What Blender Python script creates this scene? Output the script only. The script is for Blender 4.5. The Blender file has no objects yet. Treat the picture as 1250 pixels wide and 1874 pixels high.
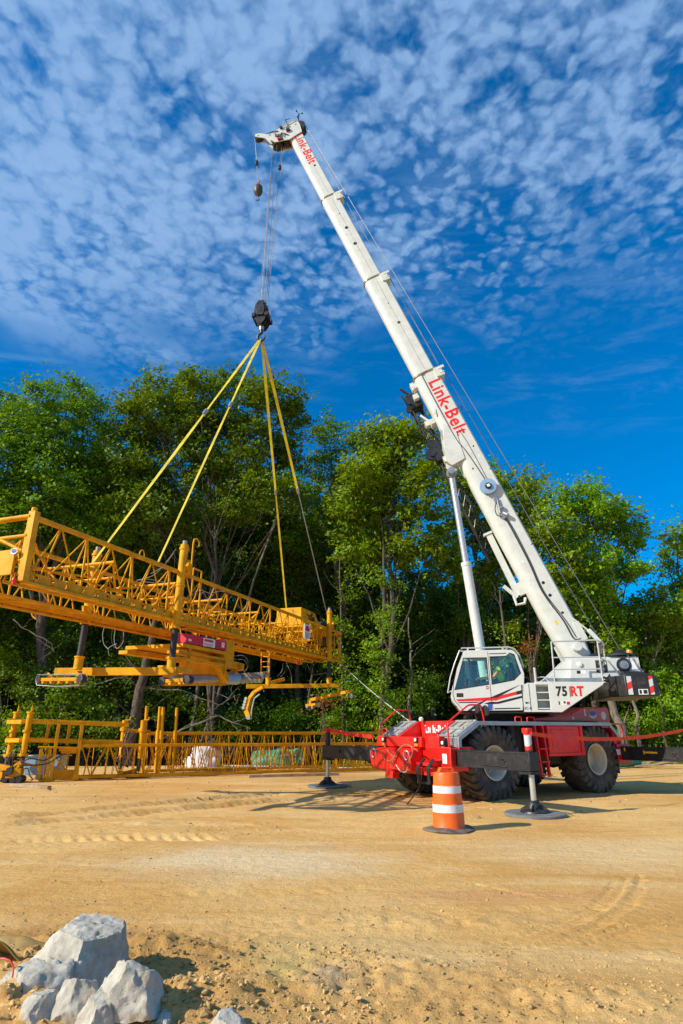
import bpy, bmesh, math, random
import numpy as np
from mathutils import Vector, Matrix, geometry
R = math.radians
scn = bpy.context.scene
col = scn.collection

# ------------------------------------------------------------------ camera
FPX, EYE, HORZ, CX, CY = 1100.0, 1.7, 1335.0, 625.0, 937.0
TH = math.atan((HORZ - CY) / FPX)
cam_d = bpy.data.cameras.new('camera')
cam = bpy.data.objects.new('camera', cam_d); col.objects.link(cam)
cam.location = (0, 0, EYE); cam.rotation_euler = (math.pi/2 + TH, 0, 0)
cam_d.sensor_fit = 'VERTICAL'; cam_d.sensor_height = 36.0; cam_d.lens = 36.0*FPX/1874.0
cam_d.clip_start = 0.05; cam_d.clip_end = 3000
scn.camera = cam

# ------------------------------------------------------------------ light
SUN = Vector((-0.91, -0.41, 0)).normalized()*math.cos(R(31)) + Vector((0, 0, math.sin(R(31))))
sd = bpy.data.lights.new('sun', 'SUN'); sd.energy = 5.0; sd.angle = R(0.5); sd.color = (1.0, 0.92, 0.78)
so = bpy.data.objects.new('sun', sd); col.objects.link(so)
so.rotation_euler = SUN.to_track_quat('Z', 'Y').to_euler()
scn.view_settings.view_transform = 'Standard'; scn.view_settings.look = 'None'
scn.view_settings.exposure = 0.30; scn.view_settings.gamma = 1.0
scn.cycles.max_bounces = 6; scn.cycles.transparent_max_bounces = 8

class NT:
    def __init__(s, tree): s.t = tree; s.t.nodes.clear()
    def n(s, typ, **kw):
        nd = s.t.nodes.new(typ)
        for k, v in kw.items():
            if k.startswith('i_'):
                key = k[2:]
                key = int(key) if key.isdigit() else key.replace('_', ' ')
                s.put(nd.inputs[key], v)
            else: setattr(nd, k, v)
        return nd
    def put(s, inp, v):
        if isinstance(v, bpy.types.NodeSocket): s.t.links.new(v, inp)
        elif isinstance(v, (tuple, list)) and len(v) == 3 and inp.type == 'RGBA': inp.default_value = (*v, 1)
        else: inp.default_value = v
    def m(s, op, a, b=None, c=None, clamp=False):
        nd = s.t.nodes.new('ShaderNodeMath'); nd.operation = op; nd.use_clamp = clamp
        s.put(nd.inputs[0], a)
        if b is not None: s.put(nd.inputs[1], b)
        if c is not None: s.put(nd.inputs[2], c)
        return nd.outputs[0]
    def sstep(s, v, a, b, lo=0.0, hi=1.0):
        nd = s.t.nodes.new('ShaderNodeMapRange'); nd.interpolation_type = 'SMOOTHSTEP'
        s.put(nd.inputs['Value'], v); s.put(nd.inputs['From Min'], a); s.put(nd.inputs['From Max'], b)
        s.put(nd.inputs['To Min'], lo); s.put(nd.inputs['To Max'], hi)
        return nd.outputs[0]
    def mix(s, f, a, b, bt='MIX'):
        nd = s.t.nodes.new('ShaderNodeMix'); nd.data_type = 'RGBA'; nd.blend_type = bt
        s.put(nd.inputs[0], f); s.put(nd.inputs[6], a); s.put(nd.inputs[7], b)
        return nd.outputs[2]
    def noise(s, vec, scale, detail=4, rough=0.55, dist=0.0, out='Fac', dim='3D'):
        nd = s.t.nodes.new('ShaderNodeTexNoise'); nd.noise_dimensions = dim
        if vec is not None: s.t.links.new(vec, nd.inputs['Vector'])
        nd.inputs['Scale'].default_value = scale; nd.inputs['Detail'].default_value = detail
        nd.inputs['Roughness'].default_value = rough; nd.inputs['Distortion'].default_value = dist
        return nd.outputs[out]

world = bpy.data.worlds.new('World'); scn.world = world; world.use_nodes = True
w = NT(world.node_tree)
sky = w.n('ShaderNodeTexSky', sky_type='NISHITA', sun_disc=False, sun_elevation=R(31),
          sun_rotation=math.atan2(SUN.x, SUN.y), altitude=200, air_density=1.0, dust_density=0.3, ozone_density=3.0)
tc = w.n('ShaderNodeTexCoord')
sep = w.n('ShaderNodeSeparateXYZ', i_0=tc.outputs['Generated'])
zc = w.m('MAXIMUM', sep.outputs[2], 0.03)
px_ = w.m('DIVIDE', sep.outputs[0], zc); py_ = w.m('DIVIDE', sep.outputs[1], zc)
cp = w.n('ShaderNodeCombineXYZ', i_0=px_, i_1=py_, i_2=0.0).outputs[0]
dn = w.noise(cp, 14.0, 3, 0.55, out='Color', dim='2D')
off = w.n('ShaderNodeVectorMath', operation='MULTIPLY_ADD', i_0=dn, i_1=(0.045, 0.045, 0), i_2=cp).outputs[0]
vor = w.n('ShaderNodeTexVoronoi', feature='SMOOTH_F1', voronoi_dimensions='2D', i_Scale=28.0, i_Smoothness=0.75, i_Randomness=1.0)
w.put(vor.inputs['Vector'], off)
cell = w.sstep(vor.outputs['Distance'], 0.72, 0.10)
vor2 = w.n('ShaderNodeTexVoronoi', feature='SMOOTH_F1', voronoi_dimensions='2D', i_Scale=62.0, i_Smoothness=0.7)
w.put(vor2.inputs['Vector'], off)
cell = w.m('ADD', w.m('MULTIPLY', cell, 0.72), w.m('MULTIPLY', w.sstep(vor2.outputs['Distance'], 0.8, 0.1), 0.28))
fine = w.noise(off, 26.0, 7, 0.66, dim='2D')
mid = w.noise(cp, 5.5, 5, 0.62, 0.3, dim='2D')
big = w.noise(w.n('ShaderNodeVectorMath', operation='ADD', i_0=cp, i_1=(3.3, 1.7, 0)).outputs[0], 2.0, 3, 0.5, 0.4, dim='2D')
# coverage: thick to the upper left, breaking up to the right, ending well above the horizon
cov = w.m('MULTIPLY_ADD', px_, -0.50, 0.46)
cov = w.m('ADD', cov, w.m('MULTIPLY', w.m('SUBTRACT', big, 0.5), 1.3))
cov = w.m('ADD', cov, w.m('MULTIPLY', w.m('SUBTRACT', mid, 0.5), 2.0))
edge = w.m('MULTIPLY_ADD', px_, 0.12, w.m('ADD', py_, w.m('MULTIPLY', w.m('SUBTRACT', big, 0.5), 1.1)))
fade = w.sstep(edge, 1.55, 0.92)
puff = w.m('MULTIPLY', cell, w.m('MULTIPLY_ADD', fine, 1.1, 0.42))
cl = w.sstep(w.m('ADD', puff, w.m('MULTIPLY', cov, 0.85)), 0.28, 1.55)
cl = w.m('MULTIPLY', w.m('MULTIPLY', cl, fade), 0.86)
wisp = w.m('MULTIPLY', w.sstep(w.noise(w.n('ShaderNodeVectorMath', operation='MULTIPLY', i_0=cp, i_1=(1.0, 2.2, 1)).outputs[0], 3.0, 7, 0.68, 0.3, dim='2D'), 0.46, 0.85), w.sstep(edge, 2.3, 1.2))
haze = w.m('MULTIPLY', w.sstep(w.m('ADD', cov, w.m('MULTIPLY', w.m('SUBTRACT', fine, 0.5), 0.8)), 0.15, 1.1), fade)
cl = w.m('SUBTRACT', 1.0, w.m('MULTIPLY', w.m('SUBTRACT', 1.0, w.m('MULTIPLY', cl, 0.80)), w.m('SUBTRACT', 1.0, w.m('MULTIPLY', haze, 0.42))))
cl = w.m('MAXIMUM', cl, w.m('MULTIPLY', wisp, 0.26))
# the deep polarised blue of the photograph
skyc = w.mix(1.0, sky.outputs[0], (0.0, 1.18, 1.95), 'MULTIPLY')
lift = w.sstep(sep.outputs[2], 0.75, 0.15, 1.0, 1.0)
up_d = w.sstep(sep.outputs[2], 0.05, 0.85, 0.80, 1.0)
skyc = w.n('ShaderNodeVectorMath', operation='SCALE', i_0=skyc, i_Scale=up_d).outputs[0]
SK = 0.080
cloudc = w.mix(cl, skyc, (0.27/SK, 0.44/SK, 0.70/SK))
bg = w.n('ShaderNodeBackground', i_Color=cloudc, i_Strength=SK)
w.n('ShaderNodeOutputWorld', i_Surface=bg.outputs[0])

# ------------------------------------------------------------------ rays through the lens, for measuring places
C_, S_ = math.cos(TH), math.sin(TH)
EYEV = Vector((0, 0, EYE))
def ray(px, py):
    x = (px-CX)/FPX; u = (CY-py)/FPX
    return Vector((x, C_-u*S_, S_+u*C_))
def P(px, py, d): return EYEV + ray(px, py)*d
def G(px, py, z=0.0):
    r = ray(px, py); return EYEV + r*((z-EYE)/r.z)
def atY(px, py, Y):
    r = ray(px, py); return EYEV + r*(Y/r.y)
def pl(px, py, p0, n):
    r = ray(px, py); return EYEV + r*((Vector(p0)-EYEV).dot(n)/r.dot(n))

# ------------------------------------------------------------------ materials
def mat(name, c, rough=0.5, metal=0.0, var=0.12, dirt=0.0, dirtc=(0.42, 0.30, 0.16), bump=0.0, bscale=30.0, scale=3.0, coat=0.0, rvar=0.15, sss=0):
    m = bpy.data.materials.new(name); m.use_nodes = True
    t = NT(m.node_tree)
    tc = t.n('ShaderNodeTexCoord'); o = tc.outputs['Object']
    n1 = t.noise(o, scale, 6, 0.6)
    dark = tuple(x*(1-var) for x in c); lite = tuple(min(1, x*(1+var*0.7)) for x in c)
    base = t.mix(t.sstep(n1, 0.3, 0.7), dark, lite)
    if dirt > 0:
        n2 = t.noise(o, scale*2.3, 8, 0.72, 0.4)
        n3 = t.noise(o, scale*0.7, 3, 0.6)
        d = t.m('MULTIPLY', t.sstep(n2, 0.48, 0.72), t.sstep(n3, 0.35, 0.65))
        base = t.mix(t.m('MULTIPLY', d, dirt), base, dirtc)
    b = t.n('ShaderNodeBsdfPrincipled', i_Base_Color=base, i_Metallic=metal)
    rr = t.m('MULTIPLY_ADD', t.sstep(t.noise(o, scale*4, 5, 0.65), 0.3, 0.7), rvar, rough-rvar/2, clamp=True)
    t.put(b.inputs['Roughness'], rr)
    if name.startswith(('yellow_m', 'worn_y', 'black_silt')): b.inputs['Specular IOR Level'].default_value = 0.22
    if coat: b.inputs['Coat Weight'].default_value = coat; b.inputs['Coat Roughness'].default_value = 0.12
    if bump > 0:
        bp = t.n('ShaderNodeBump', i_Strength=bump, i_Distance=0.01, i_Height=t.noise(o, bscale, 5, 0.6))
        t.put(b.inputs['Normal'], bp.outputs[0])
    t.n('ShaderNodeOutputMaterial', i_Surface=b.outputs[0])
    return m
M = {}
M['white'] = mat('white_paint', (0.60, 0.62, 0.575), 0.40, var=0.08, dirt=0.16, coat=0.3)
M['cab_white'] = mat('cab_white_paint', (0.62, 0.635, 0.585), 0.36, var=0.04, dirt=0.12, coat=0.3)
M['red'] = mat('red_paint', (0.82, 0.014, 0.008), 0.40, var=0.12, dirt=0.13, coat=0.2)
M['deepred'] = mat('deep_red_paint', (0.60, 0.010, 0.014), 0.34, var=0.1, dirt=0.1, coat=0.3)
M['black'] = mat('black_paint', (0.018, 0.018, 0.02), 0.42, var=0.2, dirt=0.35, dirtc=(0.16, 0.13, 0.09))
M['dark'] = mat('dark_steel', (0.03, 0.03, 0.034), 0.5, 0.3, var=0.3, dirt=0.2)
M['under'] = mat('greasy_dark', (0.02, 0.018, 0.018), 0.7, var=0.3, dirt=0.4, dirtc=(0.10, 0.08, 0.05))
M['chrome'] = mat('chrome_rod', (0.62, 0.62, 0.60), 0.28, 0.6, var=0.03, rvar=0.06)
M['alu'] = mat('aluminium_deck', (0.42, 0.44, 0.46), 0.42, 0.55, var=0.15, dirt=0.4, dirtc=(0.45, 0.36, 0.22), bump=0.15, bscale=60)
M['alu_dusty'] = mat('tread_plate_dusty', (0.40, 0.38, 0.33), 0.6, 0.2, var=0.3, dirt=0.8, dirtc=(0.5, 0.40, 0.22), bump=0.4, bscale=80)
M['steel'] = mat('grey_steel', (0.38, 0.39, 0.40), 0.4, 0.7, var=0.15, dirt=0.2)
M['rail'] = mat('pale_rail_paint', (0.55, 0.56, 0.56), 0.35, 0.3, var=0.08)
M['cream'] = mat('cream_rim', (0.60, 0.56, 0.44), 0.5, var=0.1, dirt=0.5, bump=0.1)
M['yellow'] = mat('yellow_machine_paint', (0.74, 0.345, 0.0), 0.5, var=0.22, dirt=0.7, dirtc=(0.30, 0.13, 0.015), scale=2.6)
M['yellow_worn'] = mat('worn_yellow_paint', (0.58, 0.26, 0.0), 0.6, var=0.25, dirt=0.5, dirtc=(0.22, 0.12, 0.035), scale=2.5)
M['rope'] = mat('wire_rope', (0.16, 0.16, 0.17), 0.5, 0.6)
M['strap'] = mat('yellow_webbing', (0.48, 0.38, 0.01), 0.75, var=0.3, dirt=0.3, dirtc=(0.3, 0.22, 0.05), bump=0.3, bscale=60)
M['rubber_hose'] = mat('black_hose', (0.02, 0.02, 0.02), 0.5)
M['brown_hose'] = mat('brown_hose', (0.30, 0.14, 0.08), 0.5, var=0.2)
M['orange'] = mat('orange_plastic', (0.90, 0.13, 0.01), 0.42, var=0.08, dirt=0.45, dirtc=(0.50, 0.16, 0.04), scale=5)
M['reflect'] = mat('white_reflective', (0.75, 0.77, 0.78), 0.35, var=0.06, dirt=0.75, dirtc=(0.42, 0.36, 0.27), scale=6)
M['rubber'] = mat('dusty_rubber_base', (0.13, 0.11, 0.085), 0.85, var=0.4, dirt=0.7, dirtc=(0.40, 0.29, 0.15), bump=0.5, scale=5)
M['pad'] = mat('grey_plastic_pad', (0.15, 0.16, 0.165), 0.6, var=0.2, dirt=0.5, dirtc=(0.40, 0.34, 0.25), bump=0.3, scale=4)
M['txt_red'] = mat('red_lettering', (0.72, 0.02, 0.015), 0.4, var=0.03)
M['txt_black'] = mat('black_lettering', (0.015, 0.015, 0.015), 0.4, var=0.03)
M['txt_white'] = mat('white_lettering', (0.8, 0.8, 0.8), 0.4, var=0.03)
M['sticker'] = mat('white_sticker', (0.75, 0.75, 0.73), 0.45, var=0.05)
M['blue'] = mat('blue_sticker', (0.04, 0.09, 0.40), 0.4, var=0.1)
M['blue_disc'] = mat('pale_blue_disc', (0.30, 0.45, 0.60), 0.35, 0.3, var=0.1)
M['amber'] = mat('amber_lens', (0.85, 0.22, 0.01), 0.25, var=0.05)
M['yellow_label'] = mat('yellow_label', (0.85, 0.55, 0.02), 0.4)
M['hivis'] = mat('hi_vis_cloth', (0.55, 0.95, 0.03), 0.8, var=0.15, bump=0.3)
M['skin'] = mat('skin', (0.45, 0.25, 0.16), 0.6)
M['jeans'] = mat('blue_denim', (0.05, 0.13, 0.25), 0.85, var=0.2)
M['hair'] = mat('dark_hair', (0.03, 0.02, 0.015), 0.8)
M['fence'] = mat('black_silt_fabric', (0.010, 0.010, 0.011), 0.95, var=0.3, dirt=0.0, bump=0.5, bscale=12, scale=1.2)
M['wood'] = mat('weathered_timber', (0.35, 0.26, 0.16), 0.8, var=0.3, bump=0.4)
M['sack'] = mat('white_sack', (0.68, 0.69, 0.70), 0.7, var=0.12, dirt=0.25, bump=0.5, bscale=14)
M['green_tarp'] = mat('green_tarp', (0.05, 0.30, 0.16), 0.6, var=0.3, bump=0.6, bscale=10)
M['tan_tarp'] = mat('tan_tarp', (0.30, 0.19, 0.04), 0.55, var=0.35, dirt=0.5, bump=0.6, bscale=9)
M['tape'] = mat('red_tape', (0.75, 0.03, 0.02), 0.4, var=0.2, scale=6)
M['pale_cord'] = mat('pale_cord', (0.62, 0.62, 0.60), 0.7)
M['redpink'] = mat('faded_red_panel', (0.55, 0.012, 0.04), 0.45, dirt=0.2)
M['sheet_steel'] = mat('galvanised', (0.45, 0.48, 0.50), 0.3, 0.8, var=0.1, dirt=0.2)
M['greypaint'] = mat('grey_pipe', (0.28, 0.30, 0.30), 0.5, var=0.2, dirt=0.4)

def glass_mat():
    m = bpy.data.materials.new('tinted_glass'); m.use_nodes = True; t = NT(m.node_tree)
    g = t.n('ShaderNodeBsdfGlossy', i_Color=(0.8, 0.9, 0.95), i_Roughness=0.02)
    tr = t.n('ShaderNodeBsdfTransparent', i_Color=(0.84, 0.98, 0.97))
    fr = t.n('ShaderNodeFresnel', i_IOR=1.5)
    f = t.m('MULTIPLY_ADD', fr.outputs[0], 0.7, 0.03, clamp=True)
    mx = t.n('ShaderNodeMixShader', i_0=f, i_1=tr.outputs[0], i_2=g.outputs[0])
    t.n('ShaderNodeOutputMaterial', i_Surface=mx.outputs[0]); return m
M['glass'] = glass_mat()

def tyre_mat():
    m = bpy.data.materials.new('dusty_tyre'); m.use_nodes = True; t = NT(m.node_tree)
    o = t.n('ShaderNodeTexCoord').outputs['Object']
    n = t.noise(o, 4, 6, 0.7)
    c = t.mix(t.sstep(n, 0.40, 0.72), (0.030, 0.028, 0.025), (0.16, 0.12, 0.075))
    c = t.mix(t.sstep(t.noise(o, 25, 3, 0.6), 0.55, 0.8, 0, 0.5), c, (0.26, 0.19, 0.11))
    b = t.n('ShaderNodeBsdfPrincipled', i_Base_Color=c, i_Roughness=0.62)
    bp = t.n('ShaderNodeBump', i_Strength=0.4, i_Distance=0.01, i_Height=t.noise(o, 40, 4, 0.6))
    t.put(b.inputs['Normal'], bp.outputs[0])
    t.n('ShaderNodeOutputMaterial', i_Surface=b.outputs[0]); return m
M['tyre'] = tyre_mat()

def stripe_mat(name, d, period, c1=(0.70, 0.03, 0.015), c2=(0.55, 0.58, 0.60), duty=0.5):
    m = bpy.data.materials.new(name); m.use_nodes = True; t = NT(m.node_tree)
    o = t.n('ShaderNodeTexCoord').outputs['Object']
    v = t.n('ShaderNodeVectorMath', operation='DOT_PRODUCT', i_0=o, i_1=d).outputs['Value']
    f = t.m('GREATER_THAN', t.m('FRACT', t.m('DIVIDE', v, period)), duty)
    b = t.n('ShaderNodeBsdfPrincipled', i_Base_Color=t.mix(f, c1, c2), i_Roughness=0.4)
    t.n('ShaderNodeOutputMaterial', i_Surface=b.outputs[0]); return m

def leaf_mat(name, c1, c2, tr=0.35):
    m = bpy.data.materials.new(name); m.use_nodes = True; t = NT(m.node_tree)
    g = t.n('ShaderNodeNewGeometry'); ob = t.n('ShaderNodeObjectInfo')
    pos = t.n('ShaderNodeTexCoord').outputs['Object']
    f = t.m('ADD', t.m('MULTIPLY', g.outputs['Random Per Island'], 0.55), t.m('MULTIPLY', t.noise(pos, 0.6, 3, 0.6), 0.55), clamp=True)
    c = t.mix(f, c1, c2)
    hs = t.n('ShaderNodeHueSaturation', i_Color=c, i_Saturation=1.0)
    t.put(hs.inputs['Hue'], t.m('MULTIPLY_ADD', ob.outputs['Random'], 0.03, 0.485))
    t.put(hs.inputs['Value'], t.m('MULTIPLY_ADD', ob.outputs['Random'], 0.3, 0.85))
    b = t.n('ShaderNodeBsdfPrincipled', i_Base_Color=hs.outputs[0], i_Roughness=0.5)
    b.inputs['Specular IOR Level'].default_value = 0.35
    hs2 = t.n('ShaderNodeHueSaturation', i_Color=hs.outputs[0], i_Hue=0.475, i_Saturation=1.15, i_Value=1.5)
    tl = t.n('ShaderNodeBsdfTranslucent', i_Color=hs2.outputs[0])
    mx = t.n('ShaderNodeMixShader', i_0=tr, i_1=b.outputs[0], i_2=tl.outputs[0])
    t.n('ShaderNodeOutputMaterial', i_Surface=mx.outputs[0]); return m
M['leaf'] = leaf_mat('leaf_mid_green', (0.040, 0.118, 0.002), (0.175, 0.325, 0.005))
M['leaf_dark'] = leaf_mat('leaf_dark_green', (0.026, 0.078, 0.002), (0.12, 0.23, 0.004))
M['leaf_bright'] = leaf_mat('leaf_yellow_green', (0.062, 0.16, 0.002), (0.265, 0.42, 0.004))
M['leaf_dead'] = leaf_mat('leaf_rust_brown', (0.16, 0.06, 0.015), (0.35, 0.14, 0.03), 0.2)
M['grass'] = leaf_mat('grass_blades', (0.08, 0.16, 0.01), (0.28, 0.34, 0.04))

def bark_mat(name, c1, c2):
    m = bpy.data.materials.new(name); m.use_nodes = True; t = NT(m.node_tree)
    o = t.n('ShaderNodeTexCoord').outputs['Object']
    st = t.n('ShaderNodeVectorMath', operation='MULTIPLY', i_0=o, i_1=(1, 1, 0.25)).outputs[0]
    n = t.noise(st, 9, 6, 0.7); n2 = t.noise(o, 1.5, 4, 0.6)
    c = t.mix(t.sstep(n, 0.35, 0.65), c1, c2)
    c = t.mix(t.sstep(n2, 0.55, 0.75, 0, 0.6), c, tuple(x*1.7 for x in c2))
    b = t.n('ShaderNodeBsdfPrincipled', i_Base_Color=c, i_Roughness=0.9)
    bp = t.n('ShaderNodeBump', i_Strength=0.8, i_Distance=0.05, i_Height=n); t.put(b.inputs['Normal'], bp.outputs[0])
    t.n('ShaderNodeOutputMaterial', i_Surface=b.outputs[0]); return m
M['bark'] = bark_mat('bark_grey_brown', (0.04, 0.03, 0.022), (0.13, 0.10, 0.07))
M['bark_pale'] = bark_mat('bark_pale', (0.09, 0.075, 0.055), (0.22, 0.19, 0.14))

def rock_mat():
    m = bpy.data.materials.new('limestone'); m.use_nodes = True; t = NT(m.node_tree)
    o = t.n('ShaderNodeTexCoord').outputs['Object']
    n = t.noise(o, 5, 8, 0.68); n2 = t.noise(o, 2.2, 5, 0.6, 0.5); n3 = t.noise(o, 28, 6, 0.75)
    c = t.mix(t.sstep(n, 0.3, 0.7), (0.36, 0.33, 0.265), (0.60, 0.56, 0.47))
    c = t.mix(t.sstep(n2, 0.48, 0.66, 0, 0.8), c, (0.44, 0.33, 0.19))
    c = t.mix(t.sstep(n3, 0.60, 0.75, 0, 0.7), c, (0.74, 0.70, 0.60))
    c = t.mix(t.sstep(n3, 0.42, 0.32, 0, 0.6), c, (0.15, 0.145, 0.14))
    b = t.n('ShaderNodeBsdfPrincipled', i_Base_Color=c, i_Roughness=0.85)
    h = t.m('ADD', t.noise(o, 9, 10, 0.72), t.m('MULTIPLY', n3, 0.3))
    bp = t.n('ShaderNodeBump', i_Strength=0.9, i_Distance=0.020, i_Height=h); t.put(b.inputs['Normal'], bp.outputs[0])
    t.n('ShaderNodeOutputMaterial', i_Surface=b.outputs[0]); return m
M['rock'] = rock_mat()

def soil_mat():
    m = bpy.data.materials.new('sandy_soil'); m.use_nodes = True; t = NT(m.node_tree)
    o = t.n('ShaderNodeNewGeometry').outputs['Position']
    n1 = t.noise(o, 0.22, 5, 0.62, 0.4); n2 = t.noise(o, 1.3, 6, 0.7); n3 = t.noise(o, 9, 8, 0.75); n4 = t.noise(o, 60, 4, 0.7)
    c = t.mix(t.sstep(n1, 0.35, 0.65), (0.65, 0.35, 0.10), (0.77, 0.485, 0.18))
    c = t.mix(t.sstep(n2, 0.52, 0.78, 0, 0.7), c, (0.77, 0.51, 0.21))
    st0 = t.n('ShaderNodeVectorMath', operation='MULTIPLY', i_0=o, i_1=(0.16, 0.9, 1)).outputs[0]
    n5 = t.noise(st0, 1.6, 7, 0.66, 0.6)
    c = t.mix(t.sstep(n5, 0.50, 0.68, 0, 0.6), c, (0.81, 0.57, 0.27))
    c = t.mix(t.sstep(n5, 0.45, 0.30, 0, 0.6), c, (0.52, 0.25, 0.055))
    c = t.mix(t.sstep(n2, 0.46, 0.26, 0, 0.45), c, (0.52, 0.25, 0.065))
    sp = t.n('ShaderNodeSeparateXYZ', i_0=o)
    def blob(x, y, rx, ry, f, colr, c):
        dx = t.m('DIVIDE', t.m('SUBTRACT', sp.outputs[0], x), rx); dy = t.m('DIVIDE', t.m('SUBTRACT', sp.outputs[1], y), ry)
        d = t.m('SQRT', t.m('ADD', t.m('MULTIPLY', dx, dx), t.m('MULTIPLY', dy, dy)))
        d = t.m('ADD', d, t.m('MULTIPLY', t.m('SUBTRACT', n2, 0.5), 1.4))
        return t.mix(t.sstep(d, 1.1, 0.2, 0, f), c, colr)
    for (px, py, rx, ry, f, colr) in BLOBS:
        g = G(px, py); c = blob(g.x, g.y, rx, ry, f, colr, c)
    c = t.mix(t.sstep(n3, 0.58, 0.74, 0, 0.35), c, (0.80, 0.62, 0.35))
    c = t.mix(t.sstep(n3, 0.44, 0.30, 0, 0.45), c, (0.50, 0.28, 0.09))
    c = t.mix(t.sstep(n4, 0.60, 0.72, 0, 0.4), c, (0.74, 0.64, 0.46))
    c = t.mix(t.sstep(n4, 0.40, 0.28, 0, 0.5), c, (0.44, 0.25, 0.09))
    b = t.n('ShaderNodeBsdfPrincipled', i_Base_Color=c, i_Roughness=0.95)
    b.inputs['Specular IOR Level'].default_value = 0.15
    st = t.n('ShaderNodeVectorMath', operation='MULTIPLY', i_0=o, i_1=(0.35, 1.6, 1)).outputs[0]
    h = t.m('ADD', t.m('MULTIPLY', n3, 0.9), t.m('MULTIPLY', n4, 0.22))
    h = t.m('ADD', h, t.m('MULTIPLY', t.noise(st, 4, 6, 0.65, 0.3), 1.0))
    bp = t.n('ShaderNodeBump', i_Strength=0.9, i_Distance=0.045, i_Height=h); t.put(b.inputs['Normal'], bp.outputs[0])
    t.n('ShaderNodeOutputMaterial', i_Surface=b.outputs[0]); return m
BLOBS = [(470, 1575, 2.4, 1.6, 0.5, (0.80, 0.68, 0.46)), (900, 1640, 1.6, 0.35, 0.55, (0.62, 0.30, 0.13)), (350, 1600, 1.2, 0.6, 0.4, (0.60, 0.33, 0.12)),
         (520, 1780, 0.35, 0.5, 0.6, (0.52, 0.42, 0.15)), (600, 1800, 0.25, 0.45, 0.5, (0.42, 0.40, 0.33)), (1150, 1560, 3.0, 1.6, 0.55, (0.78, 0.58, 0.31)), (700, 1730, 0.9, 0.4, 0.5, (0.66, 0.45, 0.19)),
         (300, 1460, 5, 1.3, 0.5, (0.56, 0.34, 0.12)), (650, 1425, 6, 2.0, 0.5, (0.46, 0.29, 0.13)), (250, 1770, 1.1, 0.8, 0.75, (0.50, 0.27, 0.08)), (420, 1830, 0.9, 0.5, 0.7, (0.47, 0.27, 0.08)), (60, 1720, 1.0, 0.5, 0.75, (0.50, 0.25, 0.08)), (620, 1850, 1.4, 0.5, 0.6, (0.58, 0.33, 0.11)), (520, 1745, 0.5, 0.4, 0.5, (0.62, 0.47, 0.18)), (850, 1800, 1.6, 0.5, 0.6, (0.60, 0.34, 0.11))]
M['soil'] = soil_mat()

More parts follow.
